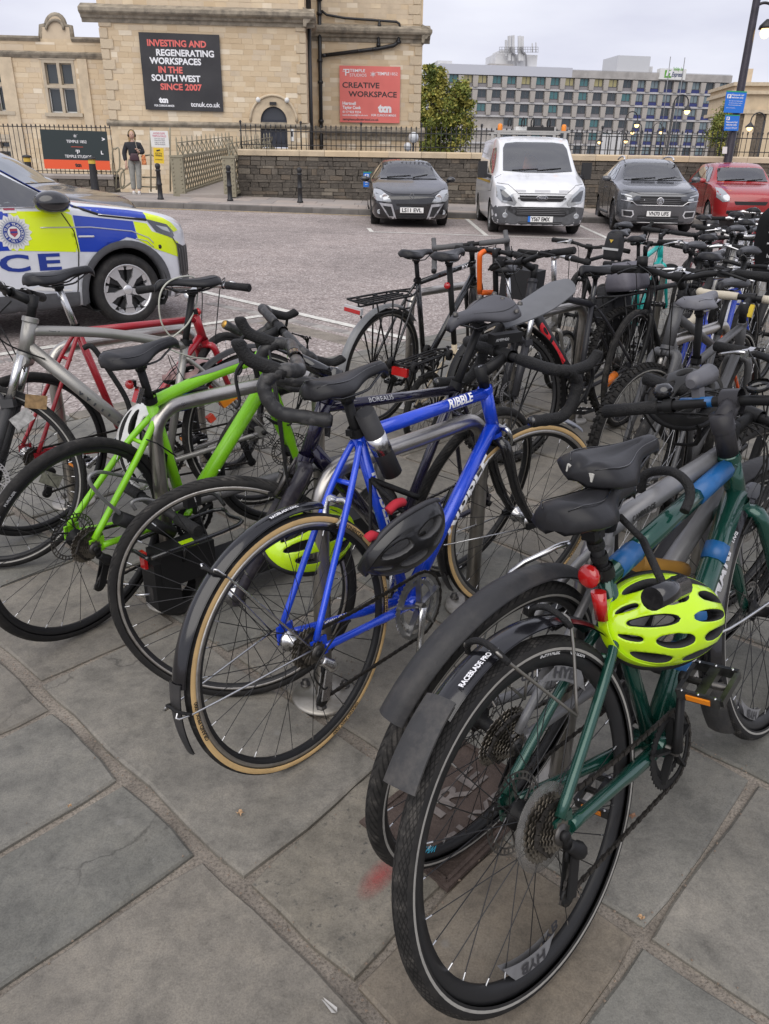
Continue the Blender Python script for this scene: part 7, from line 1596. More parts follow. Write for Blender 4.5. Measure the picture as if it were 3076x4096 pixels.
PD = mat('print_dark', (.04, .04, .045), .5); PS_ = mat('print_silver', (.5, .5, .5), .4)
SGM = mat('clear_plastic', (.16, .155, .145), .2, spec=.5); SGM.node_tree.nodes['Principled BSDF'].inputs['Alpha'].default_value = .45
# 1 blue racer
b = B1 = Bike('royal blue racing bicycle with tan wall tyres and black clip-on guards', (-.187, 1.6, 49.4, -5.2), .336, geo=dict(wb=1.04, bbx=.422, bbz=.275, stL=.572, sa=73.65, scL=.676, hbx=.883, hbz=.666, htL=.169, ha=71.4), steer=-17.8)
wr, wf = b.wheels(.027, 'slick', TAN, .024, RIMB, 28, track=True, cas=(10, .050), hubm=SILVER, spin=(.3, .8))
for wo in (wr, wf):
    q = MB()
    for s_, a0 in (('GRAND PRIX 5000', 3.75), ('CONTINENTAL', 1.35), ('CONTINENTAL', .4), ('GRAND PRIX 5000', 5.6)):
        for sd in (-1,): ringtext(q, s_, a0, .3155, sd * .0138, .009, width=.11)
    q.build('lettering', P_B, wo)
b.frame(BLUEF, dt=.0215, tt=.0185, st=.0165, cs=.0105, ss=.0085, ssf=.97); b.fork(BKG, .0145); b.stem(.045, .105, 6, BKM); b.dropbar(.43, .085, .135, tilt=4, endm=BKG); b.seat(L=.28, Wd=.14, tilt=3, dz=.05)
b.cranks(-105, .101, SILVER, mat('ring_grey', (.33, .33, .33), .32, .9, var=.2, vs=50), 'clip', SILVER); b.chain(.045, .006, drm=SILVER); b.caliper('rear'); b.caliper('front')
b.tubetext('RIBBLE', *b.TT, .0185, .36, .026, lift=.5, width=.115, shear=.35); b.tubetext('RIBBLE', b.bb, b.hb, .0215, .235, .040, lift=.66, width=.28, shear=.35); b.tubetext('RIBBLE', b.st, b.bb, .0165, .12, .026, lift=.5, width=.17, shear=.3)
b.tubetext('www.ribblecycles.co.uk', b.rh + V((.03, .06, 0)), b.bb + V((0, .03, 0)), .0105, .1, .012, lift=.4, width=.2)
b.guard(b.rh, .364, .044, 72, 170, GUARD, depth=.55); b.guard(b.rh, .366, .040, 168, 198, GUARDM, 'mud_flap', depth=.2, taper=.25); q = MB(); write(q, 'RACEBLADE LONG', lambda u, v: b.rh + V(((.3655 - .16 * abs(.018 - v) ** 1.2) * math.cos(1.72 - u / .365), -.019 + v, (.3655 - .16 * abs(.018 - v) ** 1.2) * math.sin(1.72 - u / .365))), .009, 0, .03, width=.085); q.build('lettering', P_W, b.root)
q = MB()
for a in (128, 178):
    e = b.rh + V((.366 * math.cos(R_(a)), 0, .366 * math.sin(R_(a))))
    q.tube(spline([b.rh + V((-.02, -.075, .02)), e + V((.02, -.032, -.01)), e + V((-.004, -.018, .006)), e + V((-.006, 0, .009)), e + V((-.004, .018, .006)), e + V((.02, .032, -.01)), b.rh + V((-.02, .075, .02))], 4), .0026, 6, 0); q.tube(spline([e + V((.02, -.032, -.01)), e + V((-.005, -.018, .007)), e + V((-.007, 0, .011)), e + V((-.005, .018, .007)), e + V((.02, .032, -.01))], 4), .0042, 6, 1)
b.p('guard_stay', q, [SILVER, RUBB])
b.guard(b.fh, .362, .044, 150, 200, GUARD, S=b.S, depth=.5); b.guard(b.fh, .360, .040, 198, 212, FLAP, 'mud_flap', S=b.S, depth=.2); b.guard(b.fh, .362, .042, 52, 82, bm('guard_grey', (.20, .21, .24), .35), S=b.S, depth=.5)
q = MB()
for k in (-1, 1):
    e = b.fh + V((.355 * math.cos(R_(180)), k * .024, .355 * math.sin(R_(180)))); q.tube([b.fh + V((-.03, k * .06, -.005)), e], .0026, 6)
q.box(b.fh + V((-.01, -.062, 0)), (.06, .012, .02), 1); q.box(b.fh + V((-.01, .062, 0)), (.06, .012, .02), 1); b.p('guard_stay', q, [SILVER, BKM], M=b.S)
q = MB()
for t, L in ((0, .014), (1, .014)): pass
b.cable([b.bar + V((-.0, -.16, -.02)), b.bar + V((.06, -.06, .01)), b.hb + V((.07, -.02, .05)), b.hb + V((.04, 0, -.02))], steer=True); b.cable([b.bar + V((0, .15, -.02)), b.bar + V((.07, .05, .0)), b.hb + V((.05, -.03, .02)), b.hb + V((-.05, -.032, -.06))]); b.cable([b.bar + V((0, -.15, -.02)), b.bar + V((.05, -.09, -.08)), b.hb + V((.02, -.04, -.0)), b.hb + V((-.05, -.03, -.07))])
b.cable([b.rh + V((.12, -.07, .035)), b.rh + V((.05, -.085, .03)), b.rh + V((-.03, -.085, -.03)), b.rh + V((-.0, -.075, -.10)), b.rh + V((.02, -.07, -.11))])
q = MB(); w0 = b.bar + V((.03, .05, .04)); q.box(w0, (.11, .032, .03)); q.box(w0 + V((-.02, 0, -.03)), (.03, .03, .03)); o_ = b.p('front_light', q, BKM, M=b.S); q = MB(); write(q, 'AMPP400', lambda u, v: w0 + V((.04 - u, -.0165, v - .005)) if 0 else w0 + V((-.05 + u, -.0165, v - .005)), .009, 0, .0); q.build('lettering', PS_, o_)
# 2 dark green hybrid
b = B2 = Bike('dark green hybrid bicycle patched with blue tape in the right foreground', (.336, 1.001, 44.3, -13.6), .346, geo=dict(wb=1.066, bbx=.432, bbz=.28, stL=.47, sa=73.85, scL=.564, hbx=.916, hbz=.695, htL=.145, ha=72.5), steer=2.4)
wr, wf = b.wheels(.040, 'net', SIDE, .032, RIMB, 28, stripe=True, cas=(9, .062), disc=.08, spin=(.1, .5))
for wo in (wr, wf):
    q = MB()
    for a0 in (1.30, 4.75): ringtext(q, 'HYB', a0, .268, -.0105, .020, width=.07); ringtext(q, 'HYB', a0, .268, .0105, .020, width=.07, sgn=-1)
    q.build('lettering', PD, wo)
    for a0 in (1.45, 4.9):
        for y in (-.0095, .0095):
            q = MB()
            n_ = 12; vs = [V((r_ * math.cos(a0 - .62 * i / n_), y * (1.02 if r_ > .28 else .72), r_ * math.sin(a0 - .62 * i / n_))) for i in range(n_ + 1) for r_ in (.262, lerp(.262, .290, min(1, min(i, n_ - i) / 3)))]
            q.add(vs, [(2 * i, 2 * i + 1, 2 * i + 3, 2 * i + 2) for i in range(n_)])
            q.build('rim_flash', mat('flash_grey', (.16, .16, .165), .4), wo)
    q = MB(); ringtext(q, 'SCHWALBE', 1.5, .314, -.0185, .009, width=.06); ringtext(q, 'CITIZEN', 1.2, .314, -.0185, .009, width=.05); q.build('lettering', PS_, wo)
q = MB(); q.lathe([(.066, -.026), (.083, -.0262), (.083, -.0285), (.02, -.028)], 40, 0); q.build('spoke_guard', SGM, wr)
b.frame(GREENF, dt=.029, tt=.0225, st=.0175, cs=.0125, ss=.0105, ht=.025, ssf=.78, asp=1.0, ttd=.03, sqr=True)
for A, Bp, r_, ts in ((*b.TT, .0238, ((.06, .2), (.67, .95))), (b.bb, b.hb + b.ax * .035, .0302, ((.44, .56), (.70, .77), (.26, .36)))):
    for t0, t1 in ts: q = MB(); q.tube([A + (Bp - A) * t0, A + (Bp - A) * t1], r_, 8, 0); b.p('repair_tape', q, BTAPE); b.tubetext('BOARDMAN', b.bb, b.hb, .0305, .16, .034, lift=.5, width=.33, shear=.25); b.tubetext('HYB', b.bb, b.hb, .0295, .52, .014, lift=.35, width=.032)
b.fork(GREENF, .016, straight=True, crown=.05); b.stem(.085, .075, 14, bm('stem_black', (.028, .027, .03), .38), r=.024); b.flatbar(.64, .03, 0, gl=.14); b.seat(L=.27, Wd=.165, tilt=0, dz=.078, pad=.13)
b.cranks(82, .086, BKM, BKM, 'flat', mat('worn_pedal', (.10, .10, .10), .3, .9, var=.4, vs=40), pang=-18); b.chain(.05, .01); b.guard(b.rh, .384, .056, 46, 122, GUARD, depth=.45); b.guard(b.rh + V((.012, 0, -.008)), .404, .062, 119, 141, FLAP, 'mud_flap', depth=.22, taper=-.12)
q = MB()
for a0, s_, h_, w_ in ((1.985, 'RACEBLADE PRO XL', .011, .098),): write(q, s_, lambda u, v: b.rh + V(((.3865 - .0 - .10 * (abs(.019 - v)) ** 1.2) * math.cos(a0 - u / .386), -.026 + v * .9, (.3865 - .10 * (abs(.019 - v)) ** 1.2) * math.sin(a0 - u / .386))), h_, 0, .03, width=w_)
q.build('lettering', P_W, b.root)
q = MB()
for a in (74, 101):
    e = b.rh + V((.384 * math.cos(R_(a)), 0, .384 * math.sin(R_(a)))); j = b.rh + V((.09, -.058, .19)); j2 = V((j.x, -j.y, j.z))
    q.tube(spline([j, e + V((.015, -.042, -.02)), e + V((0, -.026, .006)), e + V((0, 0, .012)), e + V((0, .026, .006)), e + V((.015, .042, -.02)), j2], 4), .003, 6, 0); q.tube(spline([e + V((.012, -.044, -.02)), e + V((0, -.028, .006)), e + V((0, 0, .015)), e + V((0, .028, .006)), e + V((.012, .044, -.02))], 4), .006, 6, 1)
b.p('guard_stay', q, [mat('stay_grey', (.25, .24, .22), .4, .8), RUBB])
b.guard(b.fh, .384, .058, 98, 186, GUARD, S=b.S, depth=.5); b.guard(b.fh, .385, .066, 184, 210, FLAP, 'mud_flap', S=b.S, depth=.25)
q = MB(); e = b.fh + V((.386 * math.cos(R_(165)), 0, .386 * math.sin(R_(165)))); q.tube(spline([b.fh + V((-.03, -.06, .08)), e + V((.03, -.04, 0)), e + V((-.003, 0, 0)), e + V((.03, .04, 0)), b.fh + V((-.03, .06, .08))], 4), .004, 6); b.p('guard_stay', q, [SILVER], M=b.S)
c = b.sc - b.su * .09; bracket_light(b, c + V((-.045, .005, .0)), REDL, size=(.03, .034)); q = MB(); q.tube([c + V((-.04, -.012, -.03)), c + V((-.036, -.012, -.09))], [.012, .010], 8, asp=1.4, up=(0, 1, 0)); b.p('rear_light', q, REDL)
for d0 in (.03, .06, .085, .11): q = MB(); q.lathe([(.0165, -.008), (.0175, 0), (.0165, .008)], 14, 0, b.sc - b.su * d0, b.su); b.p('strap', q, RUBB)
q = MB(); c = b.bar + V((0, .17, .03)); q.lathe([(0, .022), (.016, .02), (.025, .008), (.026, -.004), (.02, -.012), (0, -.012)], 16, 0, c, (0, 0, 1)); q.lathe([(.017, -.014), (.017, .014)], 10, 0, b.bar + V((0, .17, 0)), (0, 1, 0)); b.p('bell', q, BKG, M=b.S)
q = MB(); c = b.bar + V((.02, .085, .055)); q.tube([c + V((-.05, 0, -.004)), c + V((-.03, 0, 0)), c + V((.02, 0, 0)), c + V((.06, 0, .004))], [.012, .022, .023, .026], 14); q.box(c - V((.01, 0, .035)), (.03, .02, .035)); b.p('front_light', q, bm('light_grey_plastic', (.10, .10, .11), .45), M=b.S); q = MB(); q.tube([b.bar + V((0, .045, 0)), b.bar + V((0, .125, 0))], .0135, 10); b.p('repair_tape', q, BTAPE, M=b.S)
q = MB(); c = b.bar + V((.01, -.06, .03)); q.lathe([(.02, -.006), (.028, -.004), (.03, .006), (.024, .01)], 16, 0, c, (-.3, 0, 1)); b.p('phone_mount', q, BKG, M=b.S)
for k, y in enumerate((.20, .17, -.16, -.2)): b.cable([b.bar + V((.03, y, -.03)), b.bar + V((.08, y * .45, -.05)), b.bar + V((.05 + .02 * k, -.05 - .02 * k, -.10)), b.hb + V((.03, -.045, .02 - .02 * k)), b.hb + V((-.06, -.03, -.06))], .0024, steer=True)
# 3 pale grey bicycle sharing the stand
b = B3 = Bike('pale grey bicycle with a broad matt rear guard behind the dark green one', (.215, 1.325, 42.5, 4.5), .346, geo=dict(wb=1.02, bbx=.436, bbz=.278, stL=.493, sa=73.4, scL=.592, hbx=.866, hbz=.659, htL=.166, ha=71.9), steer=-8)
wr, wf = b.wheels(.040, 'leaf', SIDE, .02, RIMB, 28, stripe=True, cas=(10, .070), disc=.07)
q = MB(); ringtext(q, 'WHYTE', 4.2, .283, -.012, .016, width=.075); q.build('lettering', mat('print_cyan', (.05, .42, .62), .5), wr)
b.frame(GREYF2, dt=.026, tt=.0225, st=.0165, cs=.0115, ss=.0095, ht=.024, ssf=.9); b.tubetext('CAMBRIDGE', *b.TT, .0225, .06, .012, width=.09, m=GUN, lift=.2); b.fork(GREYF2, .016, straight=True); b.stem(.03, .08, 6); b.flatbar(.62); b.seat(L=.28, Wd=.165, tilt=0, dz=.078, groove=True, pad=.07)
q = MB()
for (u0, w_) in ((-.150, .060),): q.box((u0, -.0, -.018), (.004, .060, .016), 0)
tg = q.build('saddle_label', mat('label_bone', (.5, .49, .45), .5), b.sad); q = MB(); write(q, 'MADISON', lambda u, v: V((-.1525, .026 - u, v - .0225)), .010, 0, .02, width=.046); q.build('lettering', PD, tg)
b.cranks(-60, .082, BKM, BKM); b.chain(.06, .01); b.guard(b.rh, .384, .058, 46, 147, GUARDM, depth=.5, th=.004); b.guard(b.fh, .386, .06, 60, 200, GUARDM, S=b.S)
q = MB(); q.tube(spline([b.rh + V((-.01, .07, .03)), b.rh + V((.05, .07, .3)), b.rh + V((.12, .02, .385)), b.rh + V((.16, 0, .40))], 4), .006, 6); b.p('guard_stay', q, SILVER)
# 4 lime green
b = B4 = Bike('lime green bicycle with black drop handlebars beside the hoop stand', (-.981, 2.182, 56.3, 6.0), .34, geo=dict(wb=1.008, bbx=.433, bbz=.278, stL=.484, sa=73.3, scL=.613, hbx=.862, hbz=.657, htL=.15, ha=71.9), steer=-27)
wr, wf = b.wheels(.034, 'slick', SIDE, .024, RIMB, 28, cas=(9, .058), disc=.08, hubm=BKM); q = MB(); ringtext(q, 'BABBOO', 2.6, .3195, -.0172, .006, width=.035); ringtext(q, 'PURSUER', 2.4, .3195, -.0172, .008, width=.05); q.build('lettering', PS_, wr)
b.frame(LIME, dt=.027, tt=.020, st=.0185, cs=.0105, ss=.0105, ht=.025, ssf=.88, asp=1.0, curve=.012, m_top=LIME); A, Bp = b.TT; q = MB(); d = Bp - A; u_ = V((-d.z, 0, d.x)).normalized()
vs = [];
for i in range(13):
    t = lerp(.30, .92, i / 12); w_ = .8 * math.sin(math.pi * min(1, i / 5 * .5)) if i < 5 else .8 * (1 if i < 10 else (12.2 - i) / 2.2); c_ = A + d * t + V((0, 0, .012 * 4 * t * (1 - t)))
    for th in (-.5, 0, .5, 1.0): a_ = (th - .05) * w_ * 1.1; vs.append(c_ + (V((0, -math.sin(a_), 0)) + u_ * math.cos(a_)) * .0208)
q.add(vs, [(4 * i + k, 4 * i + k + 1, 4 * i + 5 + k, 4 * i + 4 + k) for i in range(12) for k in range(3)], 0, True); b.p('top_tube_panel', q, bm('grey_panel', (.13, .13, .14), .45), b.fr)
b.fork(LIME, .0165, straight=True, crown=.05); b.stem(.05, .09, 10); b.dropbar(.42, .08, .125, tilt=25, tape=bm('scuffed_black', (.03, .03, .031), .35, dirt=.35, dcol=(.25, .24, .23), dscale=30), endm=bm('gold_cap', (.45, .26, .05), .3, .6)); b.seat(L=.285, Wd=.15, tilt=4, dz=.052)
b.cranks(-70, .086, BKM, BKM); b.chain(.05, .008); q = MB()
for t0 in (.22, .33): q.lathe([(.006, 0), (.005, .004), (0, .005)], 8, 0, b.bb.lerp(b.hb, t0) + V((-.0, -.0268, .004)), (0, -1, .2))
b.p('bolt', q, SILVER, kind='stuff'); bracket_light(b, b.sc - b.su * .06 + V((-.05, .01, -.005)), REDL, size=(.02, .022)); q = MB(); q.box(b.st + b.su * .03 + V((-.045, -.01, 0)), (.02, .022, .05), 0, Matrix.Rotation(.4, 3, 'Y')); q.box(b.st + b.su * .03 + V((-.055, -.01, 0)), (.004, .018, .042), 1, Matrix.Rotation(.4, 3, 'Y')); b.p('rear_light', q, [SILVER, REDL])
for k in range(4): b.cable([b.bar + V((.03, -.06 - .03 * k, -.02)), b.bar + V((.10, -.08, -.07)), b.hb + V((.11 - .02 * k, -.09, -.02 - .03 * k)), b.hb + V((.02, -.05, -.14)), b.hb + V((-.05, -.03, -.10))], .0028)
q = MB(); q.tube([b.px(318, 950, -.055), b.px(340, 958, -.06), b.px(380, 985, -.065)], .010, 4, asp=.25); b.p('strap', q, RUBB)
# 5 black touring bicycle facing left
b = B5 = Bike('violet black touring bicycle facing left behind the blue one', (.28, 2.63, 226.8, -10.), .341, geo=dict(wb=1.045, bbx=.415, bbz=.28, stL=.565, sa=72.2, scL=.764, hbx=.853, hbz=.728, htL=.18, ha=72.1), steer=-39.4)
b.wheels(.034, 'leaf', SIDE, .018, RIMB, 28, track=True, cas=(9, .052), hubm=SILVER); b.frame(NAVYF, dt=.022, tt=.0145, st=.016, ht=.02, ttd=.035); b.tubetext('BOREALIS', b.TT[1], b.TT[0], .0145, .16, .013, side=1, lift=.7, width=.10, m=PS_, bold=.0); b.fork(bm('scuffed_fork', (.018, .016, .022), .35, coat=.3, dirt=.3, dcol=(.16, .14, .13), dscale=20), .0155, straight=True)
b.stem(.05, .11, 8, BKG); b.dropbar(.40, .075, .10, tilt=-8, tape=MATS['scuffed_black'], hood=RUBB); c_ = b.sc; b.seat(bm('cambium_saddle', (.060, .060, .068), .5, bump=.1, bs=500), L=.285, Wd=.17, tilt=-6, dz=.05); q = MB()
for x, y in ((-.145, .05), (-.145, -.05), (-.12, .0), (-.10, .072), (-.10, -.072), (.105, .0)): q.lathe([(.009, -.004), (.007, .004), (0, .005)], 12, 0, (x, y, interp([(-.16, .004), (-.1, .006), (.1, .008)], x) - (.012 if abs(y) > .06 else .004 if y else 0)), (0, 0, 1))
q.build('rivet', GUN, b.sad, kind='stuff'); b.cranks(200, .088, SILVER, GUN); b.chain(.04, .006); b.caliper('front', GUN); b.caliper('rear', GUN)
q = MB(); n_ = 14; vs = []
for i in range(n_ + 1):
    t = i / n_; w_ = interp([(0, .028), (.2, .04), (.6, .058), (.9, .055), (1, .03)], t)
    for y in (-1, -.5, 0, .5, 1): vs.append(b.sc + V((-.10 - .36 * t, y * w_, -.005 + .05 * t + .05 * t * t - .012 * y * y)))
q.add(vs, [(5 * i + k, 5 * i + k + 1, 5 * i + 6 + k, 5 * i + 5 + k) for i in range(n_) for k in range(4)], 0, True); q.add([v - V((0, 0, .004)) for v in vs], [(5 * i + k, 5 * i + 5 + k, 5 * i + 6 + k, 5 * i + 1 + k) for i in range(n_) for k in range(4)], 0, True); b.p('saddle_guard', q, bm('guard_slate', (.115, .118, .125), .5))
for k in range(3): b.cable([b.bar + V((.02, -.12, -.0)), b.bar + V((.06, -.02, -.10 - .02 * k)), b.hb + V((.06, .03, -.10)), b.hb + V((-.01, .03, -.02 - .03 * k)), b.hb + V((-.1, .03, -.12))])
q = MB(); q.tube([b.hb + V((.02, .0, -.06)), b.hb + V((.0, 0, -.055))], .032, 12); b.p('cable_tie', q, CABLE, M=b.S)
# 6 silver bicycle facing left
b = B6 = Bike('silver grey bicycle with suspension fork facing left at the left edge', (-.555, 3.245, 215.1, 5.2), .345, geo=dict(wb=1.089, bbx=.414, bbz=.287, stL=.491, sa=74., scL=.699, hbx=.887, hbz=.78, htL=.138, ha=71.4), steer=-27)
wr, wf = b.wheels(.040, 'net', SIDE, .018, RIMB, 32, stripe=True, cas=(9, .055), disc=.08); q = MB(); ringtext(q, 'SCHWALBE', 1.7, .316, .0195, .010, width=.07, sgn=-1); q.build('lettering', PS_, wf)
b.frame(SILF, dt=.025, tt=.019, st=.0165, ht=.026, ttd=.05, ssf=.9, curve=.02, asp=1.0); b.tubetext('WHYTE', b.hb, b.bb, .025, .21, .030, side=1, lift=.5, width=.26, m=PD, bold=0.); b.tubetext('C7', b.ht - b.ax * .05, b.st, .019, .06, .015, side=1, lift=.6, width=.055, m=PD, bold=0.)
b.fork(SILF, susp=True, lower=bm('fork_lower', (.05, .05, .052), .45)); b.stem(.055, .085, 10); b.flatbar(.60, .03, .01); b.seat(L=.275, Wd=.15, tilt=0, dz=.046); b.cranks(165, .086, BKM, GUN, pedal='flat'); b.chain(.045)
b.guard(b.rh, .378, .058, 30, 195, bm('guard_black', (.028, .028, .03), .4)); bracket_light(b, b.st + b.su * .10 + V((-.045, 0, .02)), REDL, size=(.02, .022)); b.cable([b.bar + V((.03, .2, -.02)), b.bar + V((.09, .1, -.1)), b.hb + V((.06, .05, .05)), b.hb + V((-.06, .03, -.02))], .003); b.cable([b.bar + V((.03, .22, -.02)), b.bar + V((.13, .16, -.13)), b.hb + V((.10, .08, -.05)), b.fh + V((.03, .06, .2))], .003, steer=True)
# 7 red bicycle
b = B7 = Bike('red steel bicycle with a polished seat post in front of the police car', (-1.435, 2.915, 50.2, 2.), .34, geo=dict(wb=1.034, bbx=.427, bbz=.283, stL=.555, sa=73.06, scL=.739, hbx=.885, hbz=.668, htL=.152, ha=72.3), steer=22)
b.wheels(.034, 'slick', SIDE, .018, RIMB, 28, cas=(7, .045), hubm=SILVER); b.frame(REDF, dt=.0175, tt=.0155, st=.0155, ht=.02, ttd=.04); b.fork(REDF, .013); b.stem(.07, .10, 0, SILVER); b.flatbar(.58, .06, .015, SILVER, lm=SILVER); b.seat(L=.285, Wd=.15, tilt=3, dz=.05, post=SILVER); b.cranks(30, .088, SILVER, GUN); b.chain(.04)
# 8 black tourer with rack
b = B8 = Bike('black bicycle with a rear rack and taped drop bars beyond the folding bicycle', (-.053, 4.447, 51.4, 5.), .345, geo=dict(wb=1.045, bbx=.43, bbz=.282, stL=.561, sa=73.4, scL=.689, hbx=.868, hbz=.765, htL=.13, ha=72.2), lod=1, steer=38)
GT = bm('grey_bar_tape', (.09, .09, .092), .7); b.wheels(.036, 'file', SIDE, .02, RIMB, 28, track=True, cas=(9, .052), disc=.07); b.frame(BKG, dt=.02, tt=.017); b.tubetext('RX', *b.TT, .017, .42, .024, width=.07, m=P_W, shear=.3); b.fork(BKG, .014); b.stem(.06, .08, 6); b.dropbar(.46, .08, .13, tape=GT, hood=GT); b.seat(L=.28, Wd=.145, tilt=-2, dz=.045); b.rack(w=.14); b.cranks(40, .088); b.chain(.045)
b.guard(b.rh, .372, .05, 40, 212, bm('guard_stone', (.20, .205, .21), .45)); q = MB(); c = V((-.285, 0, b.R * 2 + .03)); q.box(c, (.02, .12, .035), 0); q.box(c + V((-.011, 0, -.004)), (.006, .11, .02), 1); q.lathe([(0, .008), (.024, .006), (.024, -.006)], 12, 1, b.rh + V((-.375, 0, -.02)), (-1, 0, 0)); b.p('rear_light', q, [PS_, REDL])
# 9 folding bicycle
b = B9 = Bike('cream folding bicycle with tall seat post and small rear rack', (.2, 4.10, 57., 3.), .205, geo=dict(wb=1.0, bbx=.36, bbz=.27, stL=.24, sa=72., scL=.74, hbx=.84, hbz=.46, htL=.12, ha=72.), group='bicycles locked to the stands', lod=1)
b.wheels(.034, 'file', SIDE, .018, RIMB, 28, cas=(3, .035)); q = MB(); A = b.bb + b.su * .22; q.tube([A - b.su * .28, A + b.su * .04], .017, 8); q.tube(spline([A - b.su * .06, V((.6, 0, .42)), b.hb + b.ax * .05], 4), .018, 8); q.tube([b.hb - b.ax * .01, b.ht], .019, 8)
for k in (-1, 1): q.tube([A + V((-.01, k * .02, 0)), b.rh + V((0, k * .06, 0))], .007, 6); q.tube([b.bb + V((-.04, k * .03, 0)), b.rh + V((0, k * .06, 0))], .009, 6)
b.fr = b.p('frame', q, CREAM); b.tubetext('BROMPTON', A, b.hb, .018, .04, .018, width=.14, m=PD); b.fork(CREAM, .012); b.stem(.42, .02, 0); b.flatbar(.5); b.seat(L=.27, Wd=.155, tilt=2, dz=.05, pr=.0155); b.cranks(70, .09, BKM, GUN); b.chain(.025, dr=False); b.rack(w=.10, z=.50); bracket_light(b, b.sc - b.su * .13 + V((-.04, 0, 0)), REDL, size=(.02, .026))
q = MB()
for k in (-1, 1):
    for x in (-.26, .1): q.lathe([(.012, -.01), (.03, -.008), (.03, .008), (.012, .01)], 12, 0, (x, k * .07, .50), (0, 1, 0))
b.p('rack_roller', q, RUBB, kind='stuff'); q = MB(); q.box((-.28, 0, .47), (.02, .09, .04)); b.p('rear_light', q, REDL); q = MB(); q.box(b.bb + b.su * .40 + V((-.01, -.02, 0)), (.09, .02, .016)); b.p('clamp_lever', q, bm('gold_anodised', (.5, .3, .03), .35, .7))
b = Bike('small silver bicycle with a black saddle half hidden by the orange lock', (.55, 4.55, 50., 3.), .205, geo=dict(wb=1.0, bbx=.36, bbz=.27, stL=.24, sa=72., scL=.62, hbx=.84, hbz=.46, htL=.12, ha=72.), lod=1); b.wheels(.034, 'file', SIDE, .018, RIMS, 28, sm=SPOKES, cas=(3, .035)); b.frame(SILF, dt=.017, tt=.015, ssf=.5); b.fork(SILF, .012); b.stem(.36, .02, 0, SILVER); b.flatbar(.5, m=SILVER); b.seat(L=.26, Wd=.15, dz=.05, post=SILVER); b.cranks(20, .08); b.rack(SILVER, w=.12, z=.47)
# 10 bicycle with red letters, saddle and pannier rack, facing left
b = B10 = Bike('black bicycle with red letters on its frame and a tubular rack, facing left', (1.445, 4.536, 221.7, 9.6), .345, geo=dict(wb=1.031, bbx=.43, bbz=.277, stL=.492, sa=73.35, scL=.639, hbx=.85, hbz=.762, htL=.157, ha=72.1), steer=-13, lod=1)
b.wheels(.042, 'block', SIDE, .02, RIMB, 32, cas=(9, .055), disc=.08); b.frame(bm('charcoal_frame', (.03, .03, .034), .35), dt=.027, tt=.018, ht=.024, ttd=.06); b.tubetext('CUBE', b.hb, b.bb, .0275, .10, .040, side=1, width=.30, m=mat('print_red', (.6, .02, .03), .45), bold=.08); b.fork(MATS['charcoal_frame'], susp=True, lower=MATS['charcoal_frame']); b.stem(.05, .09, 12); b.flatbar(.66, .05, .02); b.seat(L=.275, Wd=.17, tilt=4, dz=.05, pad=.12, post=BKG); b.rack(SILVER if 0 else BKM, w=.15); b.cranks(150, .088); b.chain(.045); b.guard(b.fh, .385, .06, 20, 200, BKM, S=b.S)
q = MB(); c = b.rh + V((.16, .06, -.02)); q.tube([c, c + V((.09, .0, -.04))], .022, 10); b.p('reflector', q, bm('orange_plastic', (.65, .16, .01), .4))
# 11 matt grey bicycle facing left, broad bars
b = B11 = Bike('matt grey hybrid bicycle facing left with a bell on its wide bar', (1.765, 3.88, 228.3, 1.3), .35, geo=dict(wb=1.04, bbx=.425, bbz=.28, stL=.47, sa=73., scL=.66, hbx=.865, hbz=.741, htL=.186, ha=72.), steer=-6.6, lod=1)
b.wheels(.046, 'block', SIDE, .02, RIMB, 32, stripe=True, track=True, cas=(9, .055), disc=.08); b.frame(GREYF, dt=.026, tt=.019, ht=.027, ttd=.05, drop=.1, ttst=b.bb + b.su * .40, sqr=True, m_stay=ORF); b.fork(GREYF, .017, straight=True, crown=.055); b.stem(.06, .07, 30); b.flatbar(.70, .06, .03, gl=.14); b.seat(dz=.05); b.cranks(20, .09, BKM, GUN); b.chain(.045)
q = MB(); q.lathe([(0, .03), (.022, .028), (.024, -.01), (0, -.012)], 12, 0, b.bar + V((-.0, -.17, .045)), (0, 0, 1)); b.p('bell', q, BKM, M=b.S)
# 12 turquoise
b = B12 = Bike('turquoise bicycle with dropped black bars near the big bollard', (1.789, 5.967, 56.1, -2.), .345, geo=dict(wb=1.034, bbx=.425, bbz=.278, stL=.52, sa=73., scL=.662, hbx=.87, hbz=.715, htL=.162, ha=72.1), steer=-15, lod=1)
b.wheels(.036, 'file', SIDE, .022, RIMB, 28, cas=(9, .05), disc=.07); b.frame(TEALF, dt=.024, tt=.02, ht=.024); b.fork(TEALF, .015, straight=True); b.stem(.05, .08, 8); b.dropbar(.46, .08, .12); b.seat(L=.27, Wd=.15, dz=.045); b.cranks(60, .088); b.chain(.045); b.rack(SILVER, w=.13)
# 13.. others in the far ranks
def simple_bike(label, pose, m, bar='flat', tape=RUBB, post=BKM, R=.345, tread='file', w=.036, rimm=RIMB, sm=SPOKE, rack=None, geo=None, steer=0, track=False, saddle=SADL, guard=None, sp=.06, dz=.05, **k):
    b = Bike(label, pose, R, geo=geo, steer=steer, lod=1); b.wheels(w, tread, SIDE, .02, rimm, 28, track=track, sm=sm, cas=(8, .05), disc=.07); b.frame(m, **k); b.fork(m, .014); b.stem(sp, .08, 8)
    b.dropbar(.44, tape=tape) if bar == 'drop' else b.flatbar(.62, .05, .02, SILVER if sm is SPOKES else BKM, lm=SILVER); b.seat(saddle, dz=dz, post=post); b.cranks(40, .088, SILVER if sm is SPOKES else BKM, GUN); b.chain(.045)
    if rack: b.rack(rack)
    if guard: b.guard(b.rh, R + .03, .055, 30, 205, guard); b.guard(b.fh, R + .03, .055, 20, 200, guard, S=b.S)
    return b
